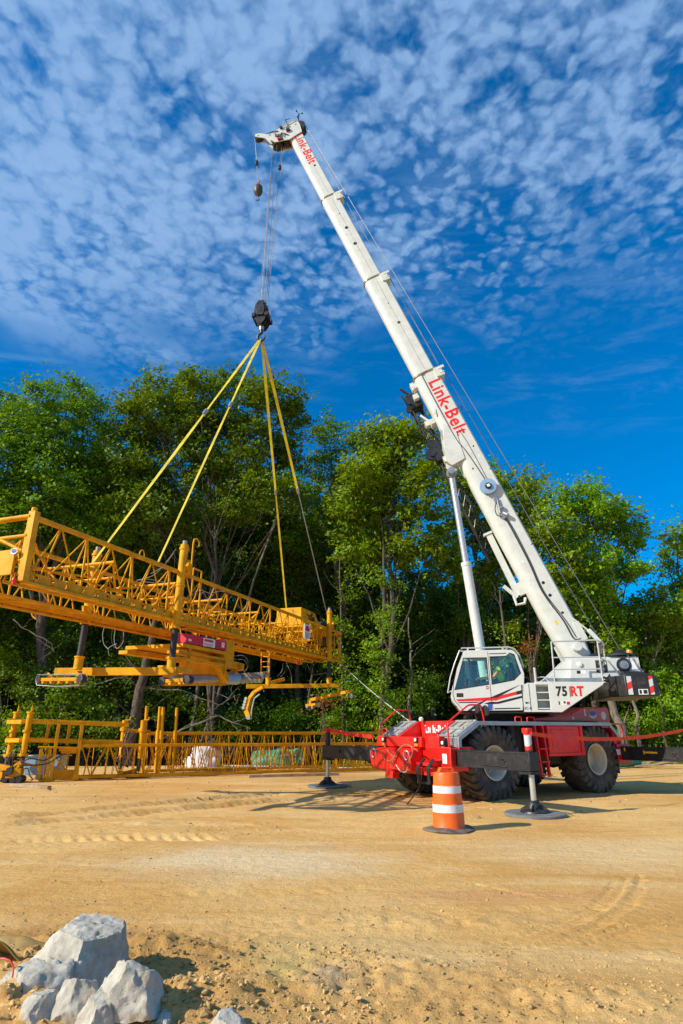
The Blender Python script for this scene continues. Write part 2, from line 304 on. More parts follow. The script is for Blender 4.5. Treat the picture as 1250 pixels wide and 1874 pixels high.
# ------------------------------------------------------------------ mesh builder
def ortho(d):
    d = d.normalized(); a = Vector((0, 0, 1)) if abs(d.z) < 0.9 else Vector((1, 0, 0))
    x = d.cross(a).normalized(); return x, d.cross(x).normalized()
class MB:
    def __init__(s, T=None): s.v = []; s.f = []; s.cut = []; s.T = T if T is not None else Matrix.Identity(4)
    def add(s, vs, fs):
        b = len(s.v); s.cut.append((b, len(s.f))); s.v += [s.T @ Vector(q) for q in vs]; s.f += [tuple(i+b for i in f) for f in fs]; return s
    def box(s, x0, x1, y0, y1, z0, z1):
        x0, x1 = sorted((x0, x1)); y0, y1 = sorted((y0, y1)); z0, z1 = sorted((z0, z1))
        return s.add([(x0,y0,z0),(x1,y0,z0),(x1,y1,z0),(x0,y1,z0),(x0,y0,z1),(x1,y0,z1),(x1,y1,z1),(x0,y1,z1)],
                     [(0,3,2,1),(4,5,6,7),(0,1,5,4),(1,2,6,5),(2,3,7,6),(3,0,4,7)])
    def bar(s, p, q, wd, hg, up=(0, 0, 1)):
        p, q = Vector(p), Vector(q); d = (q-p).normalized(); up = Vector(up)
        x = d.cross(up)
        if x.length < 1e-4: x = d.cross(Vector((1, 0, 0)))
        x.normalize(); y = x.cross(d).normalized()
        vs = [c + x*(i*wd/2) + y*(j*hg/2) for c in (p, q) for i, j in ((-1,-1),(1,-1),(1,1),(-1,1))]
        return s.add(vs, [(0,1,2,3),(7,6,5,4),(0,4,5,1),(1,5,6,2),(2,6,7,3),(3,7,4,0)])
    def tube(s, p, q, r, r2=None, n=10, cap=True):
        p, q = Vector(p), Vector(q); r2 = r if r2 is None else r2
        if (q-p).length < 1e-6: return s
        x, y = ortho(q-p)
        vs = []
        for c, rr in ((p, r), (q, r2)):
            for i in range(n):
                a = 2*math.pi*i/n; vs.append(c + x*math.cos(a)*rr + y*math.sin(a)*rr)
        fs = [(i, (i+1) % n, n+(i+1) % n, n+i) for i in range(n)]
        if cap: fs += [tuple(range(n-1, -1, -1)), tuple(range(n, 2*n))]
        return s.add(vs, fs)
    def path(s, pts, r, n=8, r2=None):
        pts = [Vector(p) for p in pts]; m = len(pts); vs = []; fs = []
        px = None
        for k, p in enumerate(pts):
            d = (pts[min(k+1, m-1)] - pts[max(k-1, 0)]).normalized()
            if px is None: x, y = ortho(d)
            else:
                x = (px - d*px.dot(d)).normalized(); y = d.cross(x).normalized()
            px = x
            rr = r if r2 is None else r + (r2-r)*k/(m-1)
            for i in range(n):
                a = 2*math.pi*i/n; vs.append(p + x*math.cos(a)*rr + y*math.sin(a)*rr)
        for k in range(m-1):
            for i in range(n): fs.append((k*n+i, k*n+(i+1) % n, (k+1)*n+(i+1) % n, (k+1)*n+i))
        fs += [tuple(range(n-1, -1, -1)), tuple((m-1)*n+i for i in range(n))]
        return s.add(vs, fs)
    def loft(s, rings):
        n = len(rings[0]); vs = [v for r in rings for v in r]; fs = []
        for k in range(len(rings)-1):
            for i in range(n): fs.append((k*n+i, k*n+(i+1) % n, (k+1)*n+(i+1) % n, (k+1)*n+i))
        fs += [tuple(range(n-1, -1, -1)), tuple((len(rings)-1)*n+i for i in range(n))]
        return s.add(vs, fs)
    def plate(s, outer, f, a, b, holes=()):
        """polygon (2-D list) with holes, given thickness: f(u, v, t) makes the 3-D point, t runs a..b"""
        loops = [list(outer)] + [list(h) for h in holes]
        flat = [p for l in loops for p in l]; n = len(flat)
        tris = geometry.tessellate_polygon([[Vector((u, v, 0)) for u, v in l] for l in loops])
        vs = [f(u, v, a) for u, v in flat] + [f(u, v, b) for u, v in flat]
        fs = [tuple(t) for t in tris] + [tuple(i+n for i in reversed(t)) for t in tris]
        o = 0
        for l in loops:
            m = len(l)
            for i in range(m):
                j = (i+1) % m; fs.append((o+i, o+j, n+o+j, n+o+i))
            o += m
        return s.add(vs, fs)
    def lathe(s, prof, c=(0, 0, 0), ax=(0, 0, 1), n=24, cap=True):
        c = Vector(c); ax = Vector(ax).normalized(); x, y = ortho(ax); vs = []; fs = []
        for r, h in prof:
            for i in range(n):
                a = 2*math.pi*i/n; vs.append(c + ax*h + (x*math.cos(a) + y*math.sin(a))*r)
        for k in range(len(prof)-1):
            for i in range(n): fs.append((k*n+i, k*n+(i+1) % n, (k+1)*n+(i+1) % n, (k+1)*n+i))
        if cap: fs += [tuple(range(n-1, -1, -1)), tuple((len(prof)-1)*n+i for i in range(n))]
        return s.add(vs, fs)
    def ball(s, c, r, n=10, sc=(1, 1, 1)):
        c = Vector(c); pr = []
        vs = []; fs = []; m = max(4, n//2)
        for k in range(m+1):
            ph = math.pi*k/m
            for i in range(n):
                a = 2*math.pi*i/n
                vs.append(c + Vector((math.sin(ph)*math.cos(a)*sc[0], math.sin(ph)*math.sin(a)*sc[1], math.cos(ph)*sc[2]))*r)
        for k in range(m):
            for i in range(n): fs.append((k*n+i, (k+1)*n+i, (k+1)*n+(i+1) % n, k*n+(i+1) % n))
        return s.add(vs, fs)
    def build(s, name, m, parent=None, smooth=35, bevel=0.0, seg=2):
        me = bpy.data.meshes.new(name); me.from_pydata([tuple(v) for v in s.v], [], s.f)
        bm = bmesh.new(); bm.from_mesh(me)
        bmesh.ops.remove_doubles(bm, verts=bm.verts, dist=1e-5)
        bmesh.ops.recalc_face_normals(bm, faces=bm.faces); bm.to_mesh(me); bm.free()
        me.polygons.foreach_set('use_smooth', [True]*len(me.polygons))
        me.set_sharp_from_angle(angle=R(smooth))
        me.materials.append(m if not isinstance(m, str) else M[m])
        o = bpy.data.objects.new(name, me); col.objects.link(o)
        if parent is not None: o.parent = parent
        if bevel:
            b = o.modifiers.new('bevel', 'BEVEL'); b.width = bevel; b.segments = seg; b.limit_method = 'ANGLE'; b.angle_limit = R(40)
        return o
def pieces(mb, name, m, parent=None, **kw):
    """every shape added to the builder becomes a part of its own"""
    out = []; cuts = mb.cut+[(len(mb.v), len(mb.f))]
    for (a, fa), (b, fb) in zip(cuts, cuts[1:]):
        q = MB(); q.v = mb.v[a:b]; q.f = [tuple(i-a for i in f) for f in mb.f[fa:fb]]; out.append(q.build(name, m, parent, **kw))
    return out
def tag(o, label=None, cat=None, group=None, kind=None):
    if label: o['label'] = label
    if cat: o['category'] = cat
    if group: o['group'] = group
    if kind: o['kind'] = kind
    return o
def empty(name, loc, rz=0.0, label=None, cat=None, group=None):
    o = bpy.data.objects.new(name, None); col.objects.link(o); o.location = loc; o.rotation_euler = (0, 0, rz)
    o.empty_display_size = 0.3
    return tag(o, label, cat, group)
def text(s, name, size, T, m, parent, thick=0.004, bold=0.0, shear=0.0, sx=1.0):
    cu = bpy.data.curves.new(name, 'FONT'); cu.body = s; cu.size = size; cu.extrude = thick; cu.offset = bold
    cu.align_x = 'CENTER'; cu.align_y = 'CENTER'; cu.shear = shear; cu.resolution_u = 4
    cu.space_character = 1.04 + bold*2.2/size
    o = bpy.data.objects.new('tmp', cu); col.objects.link(o)
    dg = bpy.context.evaluated_depsgraph_get(); me = bpy.data.meshes.new_from_object(o.evaluated_get(dg))
    bpy.data.objects.remove(o); me.name = name
    me.transform(T @ Matrix.Diagonal((sx, 1, 1, 1))); me.materials.clear(); me.materials.append(M[m])
    ob = bpy.data.objects.new(name, me); col.objects.link(ob)
    if parent is not None: ob.parent = parent
    return ob
def basis(o, x, y, z=None):
    x = Vector(x).normalized(); y = Vector(y); y = (y - x*y.dot(x)).normalized(); z = x.cross(y)
    return Matrix(((x.x, y.x, z.x, o[0]), (x.y, y.y, z.y, o[1]), (x.z, y.z, z.z, o[2]), (0, 0, 0, 1)))

# ------------------------------------------------------------------ ground
def vnoise(x, y, seed=0):
    xi = np.floor(x).astype(np.int64); yi = np.floor(y).astype(np.int64); fx = x-xi; fy = y-yi
    fx = fx*fx*(3-2*fx); fy = fy*fy*(3-2*fy)
    def hsh(a, b):
        h = (a*374761393 + b*668265263 + seed*1442695041) & 0xffffffff
        h = ((h ^ (h >> 13))*1274126177) & 0xffffffff
        return ((h ^ (h >> 16)) & 0xffff)/65535.0
    return (hsh(xi, yi)*(1-fx)+hsh(xi+1, yi)*fx)*(1-fy) + (hsh(xi, yi+1)*(1-fx)+hsh(xi+1, yi+1)*fx)*fy - 0.5
def fbm(x, y, oct=5, seed=0, g=0.5):
    a = 1.0; t = 0
    for k in range(oct): t = t + a*vnoise(x*2**k, y*2**k, seed+k); a *= g
    return t
ROCKC = G(120, 1850)
TRC = G(1010, 1480)   # centre of the curved wheel tracks
def height(x, y):
    near = np.clip(1-(y-14)/14, 0.15, 1)
    h = 0.026*fbm(x*0.5, y*0.5, 4, 3)*near + 0.010*fbm(x*2.2, y*2.6, 4, 13)*near + 0.016*fbm(x*0.35, y*1.7, 5, 9)*near
    h = h + 0.007*fbm(x*7, y*7, 4, 21, 0.6)*np.clip(1-(y-8)/8, 0, 1)
    # loose soil pushed up round the rocks and along a ragged ridge to the right of them
    def bump(px, py, rx, ry, amp, rot=0.0, ragged=0.6):
        g = G(px, py); dx = x-g.x; dy = y-g.y; c, s = math.cos(rot), math.sin(rot)
        u = (dx*c+dy*s)/rx; v = (-dx*s+dy*c)/ry; d = np.exp(-(u*u+v*v))
        return amp*d*(1+ragged*fbm(x*9, y*9, 5, 33, 0.65)*0.9)
    h = h + bump(330, 1850, 0.55, 0.30, 0.12, 0.5) + bump(40, 1760, 0.9, 0.5, 0.10) + bump(10, 1874, 0.35, 0.30, 0.16)
    h = h + bump(480, 1830, 0.8, 0.4, 0.03, 0.3, 1.4) + bump(280, 1740, 0.8, 0.35, 0.05, 0, 1.2)
    h = h + bump(620, 1800, 0.5, 0.3, 0.03, 0.2, 1.6) + bump(850, 1790, 1.0, 0.3, 0.03, -0.3, 1.4) + bump(1000, 1850, 1.0, 0.3, 0.04, 0.1, 1.4)
    h = h + bump(760, 1690, 1.2, 0.25, 0.03, 0, 1.4)
    clod = np.clip(fbm(x*17, y*17, 3, 71, 0.6)-0.12, 0, 1)*0.075
    rg = np.clip(1-(y-4.2)/3.2, 0, 1)*np.clip(1.4-np.abs(x+0.9)/2.2, 0, 1)
    h = h + clod*rg
    u = x*0.87-y*0.5; v = x*0.5+y*0.87
    h = h + (0.030*fbm(u*1.3, v*6.5, 5, 131, 0.62) + 0.03*np.clip(fbm(x*14, y*14, 3, 171, 0.6)-0.15, 0, 1))*np.clip((7.6-y)/2.2, 0, 1)*np.clip(0.35+1.3*fbm(x*0.6, y*0.9, 3, 15), 0, 1)
    # curved wheel tracks to the right
    def arc(cx, cy, r, a0, a1, wd, dep):
        dx = x-cx; dy = y-cy; rr = np.sqrt(dx*dx+dy*dy); an = np.arctan2(dy, dx)
        k = np.clip((an-a0)/0.12, 0, 1)*np.clip((a1-an)/0.12, 0, 1)
        gr = np.exp(-((rr-r)/wd)**2); lug = 0.65+0.35*np.sign(np.sin(an*r*26))
        return -dep*k*gr*lug + dep*0.5*k*np.exp(-((rr-r-wd*1.7)/(wd*0.7))**2)
    for pts in ([(895,1727),(960,1712),(1020,1692),(1080,1662),(1112,1632),(1126,1610)], [(930,1733),(1000,1712),(1060,1690),(1105,1664),(1135,1632),(1147,1605)], [(955,1736),(1030,1716),(1095,1690),(1140,1658),(1165,1625),(1172,1600)], [(912,1731),(985,1712),(1042,1691),(1094,1663),(1125,1632),(1137,1608)], [(975,1738),(1050,1716),(1112,1690),(1155,1656),(1178,1622)],
                [(1060,1720),(1120,1700),(1190,1680),(1260,1662)], [(1075,1726),(1135,1708),(1200,1690),(1260,1676)], [(870,1620),(960,1640),(1060,1640),(1180,1610)], [(1070,1556),(1110,1560),(1160,1554)]):
        q = [G(*p) for p in pts]; best = np.full(x.shape, 9.0); along = np.zeros(x.shape); acc = 0.0
        for a, b in zip(q, q[1:]):
            L = math.hypot(b.x-a.x, b.y-a.y); tt = np.clip(((x-a.x)*(b.x-a.x)+(y-a.y)*(b.y-a.y))/(L*L), 0, 1)
            dd = np.hypot(x-a.x-tt*(b.x-a.x), y-a.y-tt*(b.y-a.y)); k = dd < best
            along = np.where(k, acc+tt*L, along); best = np.where(k, dd, best); acc += L
        best = best + 0.012*fbm(along*3, along*0+acc, 2, 6)
        h = h - 0.026*np.exp(-(best/0.028)**2)*(0.65+0.35*np.sin(along*62)) + 0.005*np.exp(-((best-0.06)/0.025)**2)
    # ruts running away on the left and under the crane
    for (pa, pb, wd, dep) in [((0, 1512), (560, 1462), 0.20, 0.11), ((0, 1498), (520, 1452), 0.18, 0.11), ((0, 1540), (420, 1533), 0.22, 0.06), ((330, 1480), (760, 1452), 0.2, 0.04), ((0, 1475), (300, 1455), 0.25, 0.04),
                              ((500, 1874), (1250, 1740), 0.06, 0.015), ((450, 1700), (1250, 1650), 0.10, 0.012), ((0, 1650), (700, 1630), 0.12, 0.012), ((640, 1500), (1250, 1440), 0.2, 0.03)]:
        a, b = G(*pa), G(*pb); L = math.hypot(b.x-a.x, b.y-a.y); ux, uy = (b.x-a.x)/L, (b.y-a.y)/L
        tt = (x-a.x)*ux+(y-a.y)*uy; dd = -(x-a.x)*uy+(y-a.y)*ux + 0.15*fbm(tt*0.5, tt*0, 2, 5)
        k = np.clip(tt/0.5, 0, 1)*np.clip((L-tt)/0.5, 0, 1)
        lug = 0.6+0.4*np.sin(tt*27+dd*14)*(0.5+1.2*np.clip(fbm(tt*1.5, dd*2, 2, 77)+0.4, 0, 1))
        h = h - dep*k*np.exp(-(dd/wd)**2)*lug + dep*0.7*k*np.exp(-((dd-wd*1.6)/(wd*0.6))**2)*(0.6+0.8*fbm(tt*2, dd*3, 3, 8))
    for (px, py) in ((893, 1466), (1082, 1451), (760, 1440), (970, 1430)):
        g = G(px, py); r2 = ((x-g.x)/0.75)**2+((y-g.y)/0.6)**2; h = h + 0.055*np.exp(-r2)*(1+1.2*fbm(x*4, y*4, 4, 55))
    h = h + 0.05*np.clip(fbm(x*1.6, y*2.4, 5, 91, 0.6), 0, 1)*np.clip(1-np.abs(y-12.5)/2.5, 0, 1)*np.clip((1-x)/3, 0, 1)
    # flatten where the pads and tyres stand, rise gently to the wood edge
    fl = np.clip((y-33)/14, 0, 1); h = h + 0.5*fl*fl*(3-2*fl)
    return h
def hz(x, y): return float(height(np.array([float(x)]), np.array([float(y)]))[0])
def make_ground():
    xs = [0.0]; st = 0.03
    while xs[-1] < 900:
        v = xs[-1]; st = 0.032 if v < 4.3 else min(st*1.035, 60); xs.append(v+st)
    xs = np.array([-v for v in xs[:0:-1]] + xs)
    ys = [3.2]; st = 0.028
    while ys[-1] < 1500:
        v = ys[-1]; st = 0.028 if v < 8.6 else min(max(0.028, (v/8.6)**1.4*0.028), 80)
        ys.append(v+st)
    ys = np.array([-300, -100, -40, -15, -5, 0, 1.5, 2.5] + ys)
    X, Y = np.meshgrid(xs, ys); Z = height(X, Y)
    nx, ny = len(xs), len(ys)
    co = np.stack([X, Y, Z], -1).reshape(-1, 3).astype(np.float32)
    i, j = np.meshgrid(np.arange(nx-1), np.arange(ny-1)); a = (j*nx+i).ravel()
    q = np.stack([a, a+1, a+nx+1, a+nx], -1).astype(np.int32)
    o = raw_mesh('ground', co, q, M['soil'], True); o['kind'] = 'structure'
def raw_mesh(name, co, quads, m, smooth=False, parent=None):
    me = bpy.data.meshes.new(name); nq = len(quads); k = quads.shape[1]
    me.vertices.add(len(co)); me.vertices.foreach_set('co', co.astype(np.float32).ravel())
    me.loops.add(nq*k); me.loops.foreach_set('vertex_index', quads.astype(np.int32).ravel())
    me.polygons.add(nq); me.polygons.foreach_set('loop_start', np.arange(0, nq*k, k, dtype=np.int32))
    me.polygons.foreach_set('use_smooth', np.full(nq, smooth))
    me.update(calc_edges=True); me.materials.append(m)
    o = bpy.data.objects.new(name, me); col.objects.link(o)
    if parent is not None: o.parent = parent
    return o
make_ground()
# ------------------------------------------------------------------ trees
def leaves(lobes, seed, dens=1.0, leaf=0.25, flat=0.42):
    """lobes: (centre, rx, ry, rz). Leaf quads gathered in clumps through the volume of each lobe."""
    rg = np.random.default_rng(seed); cs = []; ou = []
    for c, rx, ry, rz in lobes:
        Rm = (rx*ry*rz)**(1/3)
        n = max(6 if dens > 0.5 else 2, int(15*dens*Rm**2))
        d = rg.normal(size=(n, 3)); d /= np.linalg.norm(d, axis=1)[:, None]
        rad = (0.35+0.75*rg.random(n)**0.6)[:, None]
        p = np.array(c) + d*rad*np.array([rx, ry, rz])
        cs.append(p); ou.append(d)
    cs = np.concatenate(cs); ou = np.concatenate(ou); n = len(cs)
    per = rg.integers(40, 95, n); idx = np.repeat(np.arange(n), per); N = len(idx)
    cr = (0.32+0.48*rg.random(n))[idx][:, None]; cn = rg.normal(size=(n, 3))*0.55+np.array([0, 0, 0.9])+0.5*ou; cn /= np.linalg.norm(cn, axis=1)[:, None]
    # each clump is a spray: stretched along its own outward twig
    tw = ou + np.array([0, 0, 0.25]) + 0.5*rg.normal(size=ou.shape); tw /= np.linalg.norm(tw, axis=1)[:, None]
    q = rg.normal(size=(N, 3)); q /= np.linalg.norm(q, axis=1)[:, None]; q *= rg.random(N)[:, None]**0.5
    q[:, 2] *= flat
    p = cs[idx] + q*cr*1.15 + tw[idx]*(rg.normal(size=(N, 1))*cr*0.8)
    nm = 0.45*rg.normal(size=(N, 3)) + cn[idx]; nm /= np.linalg.norm(nm, axis=1)[:, None]
    t = rg.normal(size=(N, 3)); t -= nm*(t*nm).sum(1)[:, None]; t /= np.linalg.norm(t, axis=1)[:, None]
    b = np.cross(nm, t); ln = leaf*(0.7+0.6*rg.random(N))[:, None]; wd = ln*0.55
    bend = nm*ln*0.12
    co = np.stack([p-t*ln/2, p+b*wd/2-bend*0.3, p+t*ln/2-bend, p-b*wd/2-bend*0.3], 1).reshape(-1, 3)
    return co, np.arange(4*N).reshape(-1, 4)
def wig(p, q, k, amp, rnd):
    p, q = Vector(p), Vector(q); out = []
    for i in range(k+1):
        t = i/k; w_ = amp*math.sin(math.pi*t)
        out.append(p.lerp(q, t) + Vector((rnd.uniform(-1, 1), rnd.uniform(-1, 1), rnd.uniform(-.4, .4)))*w_*0.5)
    return out
def tree(name, base, lobes, seed, label, cat='tree', r=0.28, leafm='leaf', barkm='bark', dens=1.0, leaf=0.25, lean=None, group='trees along the edge of the wood', limbs=True, stems=1, fork=0.35):
    """lobes in world coordinates; one Empty at the base with children crown and trunk"""
    rnd = random.Random(seed); base = Vector(base)
    t = empty(name, base, 0, label, cat, group)
    L = [((Vector(c)-base), rx, ry, rz) for c, rx, ry, rz in lobes]
    co, q = leaves([(tuple(c), a, b, d) for c, a, b, d in L], seed, dens, leaf)
    raw_mesh('crown', co, q, M[leafm], False, t)
    mb = MB(); zt = max(c.z+d*0.4 for c, a, b, d in L); cen = sum((c for c, *_ in L), Vector())/len(L)
    for s_ in range(stems):
        top = Vector((cen.x*0.9 + (rnd.uniform(-1, 1)*1.6 if stems > 1 else 0), cen.y*0.9, zt*0.92))
        st = Vector((rnd.uniform(-.3, .3), rnd.uniform(-.3, .3), 0))*(stems > 1)
        pts = wig(st + Vector((0, 0, -0.3)), top, 9, 0.45+0.02*zt, rnd); rr = r*(1 if s_ == 0 else 0.7)
        mb.path(pts, rr, 9, r2=0.03)
        # root flare
        mb.tube(pts[0], pts[0]+Vector((0, 0, 0.9)), rr*1.7, rr*1.0, 9, cap=False)
        if limbs:
            for c, a, b, d in L:
                if rnd.random() < 0.8/stems+0.15:
                    k = min(8, max(1, int(9*max(fork, min(0.85, (c.z-0.35*c.length*0.3-1.5)/top.z - 0.18)))))
                    p0 = pts[k]; e = c + Vector((rnd.uniform(-.3, .3)*a, rnd.uniform(-.3, .3)*b, d*0.5))
                    lp = wig(p0, e, 6, 0.35, rnd); mb.path(lp, max(0.04, rr*0.38*(1-k/14)), 6, r2=0.014)
                    for _ in range(3):
                        b0 = lp[rnd.randint(2, 5)]; mb.path(wig(b0, b0+Vector((rnd.uniform(-1, 1)*a, rnd.uniform(-1, 1)*b, rnd.uniform(0.0, 1)*d))*0.8, 4, 0.2, rnd), 0.03, 5, r2=0.008)
    mb.build('trunk', barkm, t, smooth=60)
    return t
def lob(px, py, rp, Y, dy=0.0, ky=1.0, kz=1.0):
    """crown lobe whose outline in the photograph is a circle of radius rp round (px, py) at distance Y"""
    c = atY(px, py, Y+dy); d = c.y*C_ + (c.z-EYE)*S_; r = rp*d/FPX
    return (tuple(c), r, r*ky*0.95, r*kz*0.9)
rnd = random.Random(5)
def tr(bx, Y, circ, seed, label, **kw):
    b = atY(bx, 1335, Y); base = (b.x, Y, hz(b.x, Y)-0.05)
    r_ = random.Random(seed*7+1)
    L = [lob(x, y, rr, Y, r_.uniform(-2.0, 2.0)) for x, y, rr in circ]
    return tree('broadleaf_tree', base, L, seed, label, **kw)
tr(70, 34, [(10,765,55),(70,740,45),(125,722,36),(165,760,38),(50,820,62),(125,815,58),(5,860,60),(90,900,66),(170,845,38),(165,905,45),(20,960,66),(110,975,45),(180,970,40)], 11,
   'dense dark green broadleaf tree filling the left edge above the hanging truss', leafm='leaf', r=0.35, dens=1.25, leaf=0.22)
tr(385, 35, [(250,745,42),(300,720,42),(350,705,36),(415,705,38),(470,720,36),(515,722,38),(540,765,30),(270,800,50),(330,775,52),(400,770,52),(470,790,52),(525,835,36),(230,860,45),(290,870,52),(360,850,50),(440,860,46),(500,900,42),(250,930,50),(320,945,48),(200,920,38),(420,930,36),(545,900,22),(225,1000,45)], 12,
   'broad many-limbed tree with pale branches behind the yellow slings', leafm='leaf', barkm='bark', r=0.15, dens=1.15, stems=3, fork=0.15)
tr(640, 40, [(580,790,24),(610,785,24),(600,830,32),(640,815,26),(575,860,28),(620,880,38),(590,930,40),(640,950,40),(560,980,40)], 13,
   'thin-topped tree with bare twigs right of the slings', leafm='leaf', r=0.22, dens=0.75, leaf=0.22)
tr(702, 35, [(690,812,40),(730,808,38),(765,798,32),(670,870,42),(725,870,44),(775,860,36),(645,930,42),(700,940,46),(765,930,46),(690,1000,36),(745,1000,36),(640,1000,36),(800,990,32)], 14,
   'bright green leafy tree just left of the crane boom', leafm='leaf_bright', r=0.24, barkm='bark', dens=1.15, leaf=0.28)
tr(850, 38, [(830,870,38),(880,895,36),(905,885,28),(850,960,46),(905,980,42),(820,1030,36),(900,1050,38),(950,1000,40)], 15,
   'tree directly behind the lift cylinder and lower boom', leafm='leaf_bright', r=0.26, dens=1.1, leaf=0.28)
tr(985, 37, [(955,888,30),(975,918,38),(940,950,30),(1000,965,44),(960,1010,46),(1020,1040,44),(1000,1085,34)], 16,
   'narrow-peaked bright tree just right of the crane boom', leafm='leaf_bright', r=0.24, dens=1.0)
tr(1090, 38, [(1040,915,32),(1078,925,36),(1050,970,42),(1110,955,42),(1145,960,32),(1160,995,28),(1080,1030,48),(1135,1040,36),(1040,1090,42),(1100,1100,40),(1165,1035,18)], 17,
   'rounded tree behind the two hoist ropes above the counterweight', leafm='leaf_bright', r=0.28, dens=1.15)
tr(1262, 42, [(1235,985,26),(1262,1000,34),(1225,1030,24),(1250,1060,34),(1280,1100,44)], 18,
   'slim tree cut off by the right edge of the picture', leafm='leaf', r=0.2, dens=0.8)
tr(1190, 39, [(1190,1105,34),(1235,1120,40),(1150,1130,34),(1210,1170,46),(1160,1190,42),(1255,1190,40),(1120,1180,34),(1190,1240,40),(1240,1260,34),(1140,1250,30)], 19,
   'low bushy tree behind the counterweight at right', leafm='leaf_bright', r=0.18, dens=0.9)
# second row: shorter and darker, between and behind the front ones
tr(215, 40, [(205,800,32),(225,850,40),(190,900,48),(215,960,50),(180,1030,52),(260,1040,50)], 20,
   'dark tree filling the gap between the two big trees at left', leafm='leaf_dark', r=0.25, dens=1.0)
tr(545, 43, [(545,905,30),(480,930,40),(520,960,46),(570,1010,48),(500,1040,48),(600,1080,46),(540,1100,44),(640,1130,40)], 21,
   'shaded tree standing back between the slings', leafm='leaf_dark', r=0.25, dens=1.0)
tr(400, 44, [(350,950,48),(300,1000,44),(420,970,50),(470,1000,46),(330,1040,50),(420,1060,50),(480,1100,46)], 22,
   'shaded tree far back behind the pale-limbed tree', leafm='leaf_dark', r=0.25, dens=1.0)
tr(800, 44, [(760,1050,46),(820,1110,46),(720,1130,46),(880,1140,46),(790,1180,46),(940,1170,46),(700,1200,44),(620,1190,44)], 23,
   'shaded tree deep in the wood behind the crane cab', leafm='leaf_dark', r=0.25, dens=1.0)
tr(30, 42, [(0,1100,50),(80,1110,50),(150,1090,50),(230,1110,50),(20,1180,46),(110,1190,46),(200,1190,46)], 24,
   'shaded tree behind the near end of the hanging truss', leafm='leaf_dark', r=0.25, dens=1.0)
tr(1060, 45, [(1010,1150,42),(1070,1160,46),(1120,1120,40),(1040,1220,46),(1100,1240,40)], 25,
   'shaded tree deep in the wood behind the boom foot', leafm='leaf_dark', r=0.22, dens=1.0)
# trees that stand left of the picture and shade the wood
for k, (x, Y, h, sd_) in enumerate([(-27, 33, 24, 31), (-33, 36, 25, 32), (-39, 30, 24, 33), (-46, 36, 25, 34)]):
    L = []; r_ = random.Random(sd_)
    for i in range(13):
        z = h*(0.28+0.66*r_.random()); L.append(((x+r_.uniform(-3.5, 3.5), Y+r_.uniform(-2.5, 2.5), z), 2.2, 2.2, 2.0))
    tree('broadleaf_tree', (x, Y, 0), L, sd_, ['first','second','third','fourth'][k]+' broadleaf tree beyond the left edge, counting away from the dark one there', dens=0.7, leaf=0.34, leafm='leaf_dark', r=0.3)

# slender trees and bare trunks one can tell apart at the edge
def slim(px0, py0, px1, py1, Y, r, label, seed, tufts=(), barkm='bark', leafm='leaf_bright', dens=1.0, name='slender_tree'):
    a = atY(px0, py0, Y); a.z = hz(a.x, Y)-0.1; b = atY(px1, py1, Y); rr = random.Random(seed)
    t = empty(name, a, 0, label, 'tree', 'slender trunks at the wood edge')
    mb = MB(); pts = wig(Vector(), b-a, 10, 0.25, rr); mb.path(pts, r, 9, r2=r*0.35)
    for k in range(7):
        p0 = pts[rr.randint(3, 9)]; mb.path(wig(p0, p0+Vector((rr.uniform(-1.6, 1.6), rr.uniform(-.8, .4), rr.uniform(.1, 1.5))), 4, 0.2, rr), r*0.22, 5, r2=0.008)
    mb.build('trunk', barkm, t, smooth=60)
    if tufts:
        L = [lob(x, y, q, Y, rr.uniform(-.8, .5)) for x, y, q in tufts]
        co, q = leaves([(tuple(Vector(c)-a), x, y, z) for c, x, y, z in L], seed, dens, 0.16); raw_mesh('crown', co, q, M[leafm], False, t)
    return t
slim(697, 1350, 702, 1000, 33, 0.17, 'slender leaf-wrapped trunk left of the crane, the tallest of them', 41, [(700,1060,24),(690,1120,22),(710,1150,20),(700,1200,24),(690,1250,22),(715,1290,24),(700,1330,22),(680,1180,16)])
slim(752, 1340, 748, 1130, 34, 0.10, 'thin bare grey trunk close left of the crane cab', 42, (), 'bark_pale')
slim(630, 1350, 622, 1020, 34.5, 0.11, 'thin trunk with loose leaves behind the far end of the hanging truss', 43, [(640,1080,20),(625,1140,18),(615,1210,20),(640,1260,24),(620,1320,24)])
slim(236, 1345, 285, 1130, 32.5, 0.36, 'thick leaning trunk behind the upright posts of the ground truss', 44, (), 'bark')
slim(1150, 1380, 1095, 1180, 35, 0.30, 'thick pale trunk leaning left below the counterweight', 45, (), 'bark_pale', name='leaning_trunk')
slim(1172, 1380, 1150, 1190, 37, 0.14, 'thin pale trunk just right of the thick leaning one', 46, (), 'bark_pale')
slim(1222, 1375, 1195, 1190, 37, 0.11, 'thin crooked trunk near the right edge', 47, [(1215,1230,20),(1235,1290,20),(1200,1320,18)], 'bark')
slim(560, 1360, 575, 1200, 37, 0.15, 'shaded trunk between the two pad beams', 48, (), 'bark')
slim(110, 1370, 120, 1190, 36, 0.16, 'shaded trunk behind the left upright posts', 49, (), 'bark')
slim(930, 1300, 915, 1080, 35, 0.14, 'trunk between the lift cylinder and the boom', 50, [(935,1150,20),(925,1210,20)], 'bark')
slim(345, 1360, 400, 960, 35.6, 0.13, 'pale forked trunk rising behind the hanging truss', 51, (), 'bark_pale')
slim(370, 1200, 560, 790, 35.3, 0.09, 'long pale limb-like stem leaning right', 52, (), 'bark_pale')
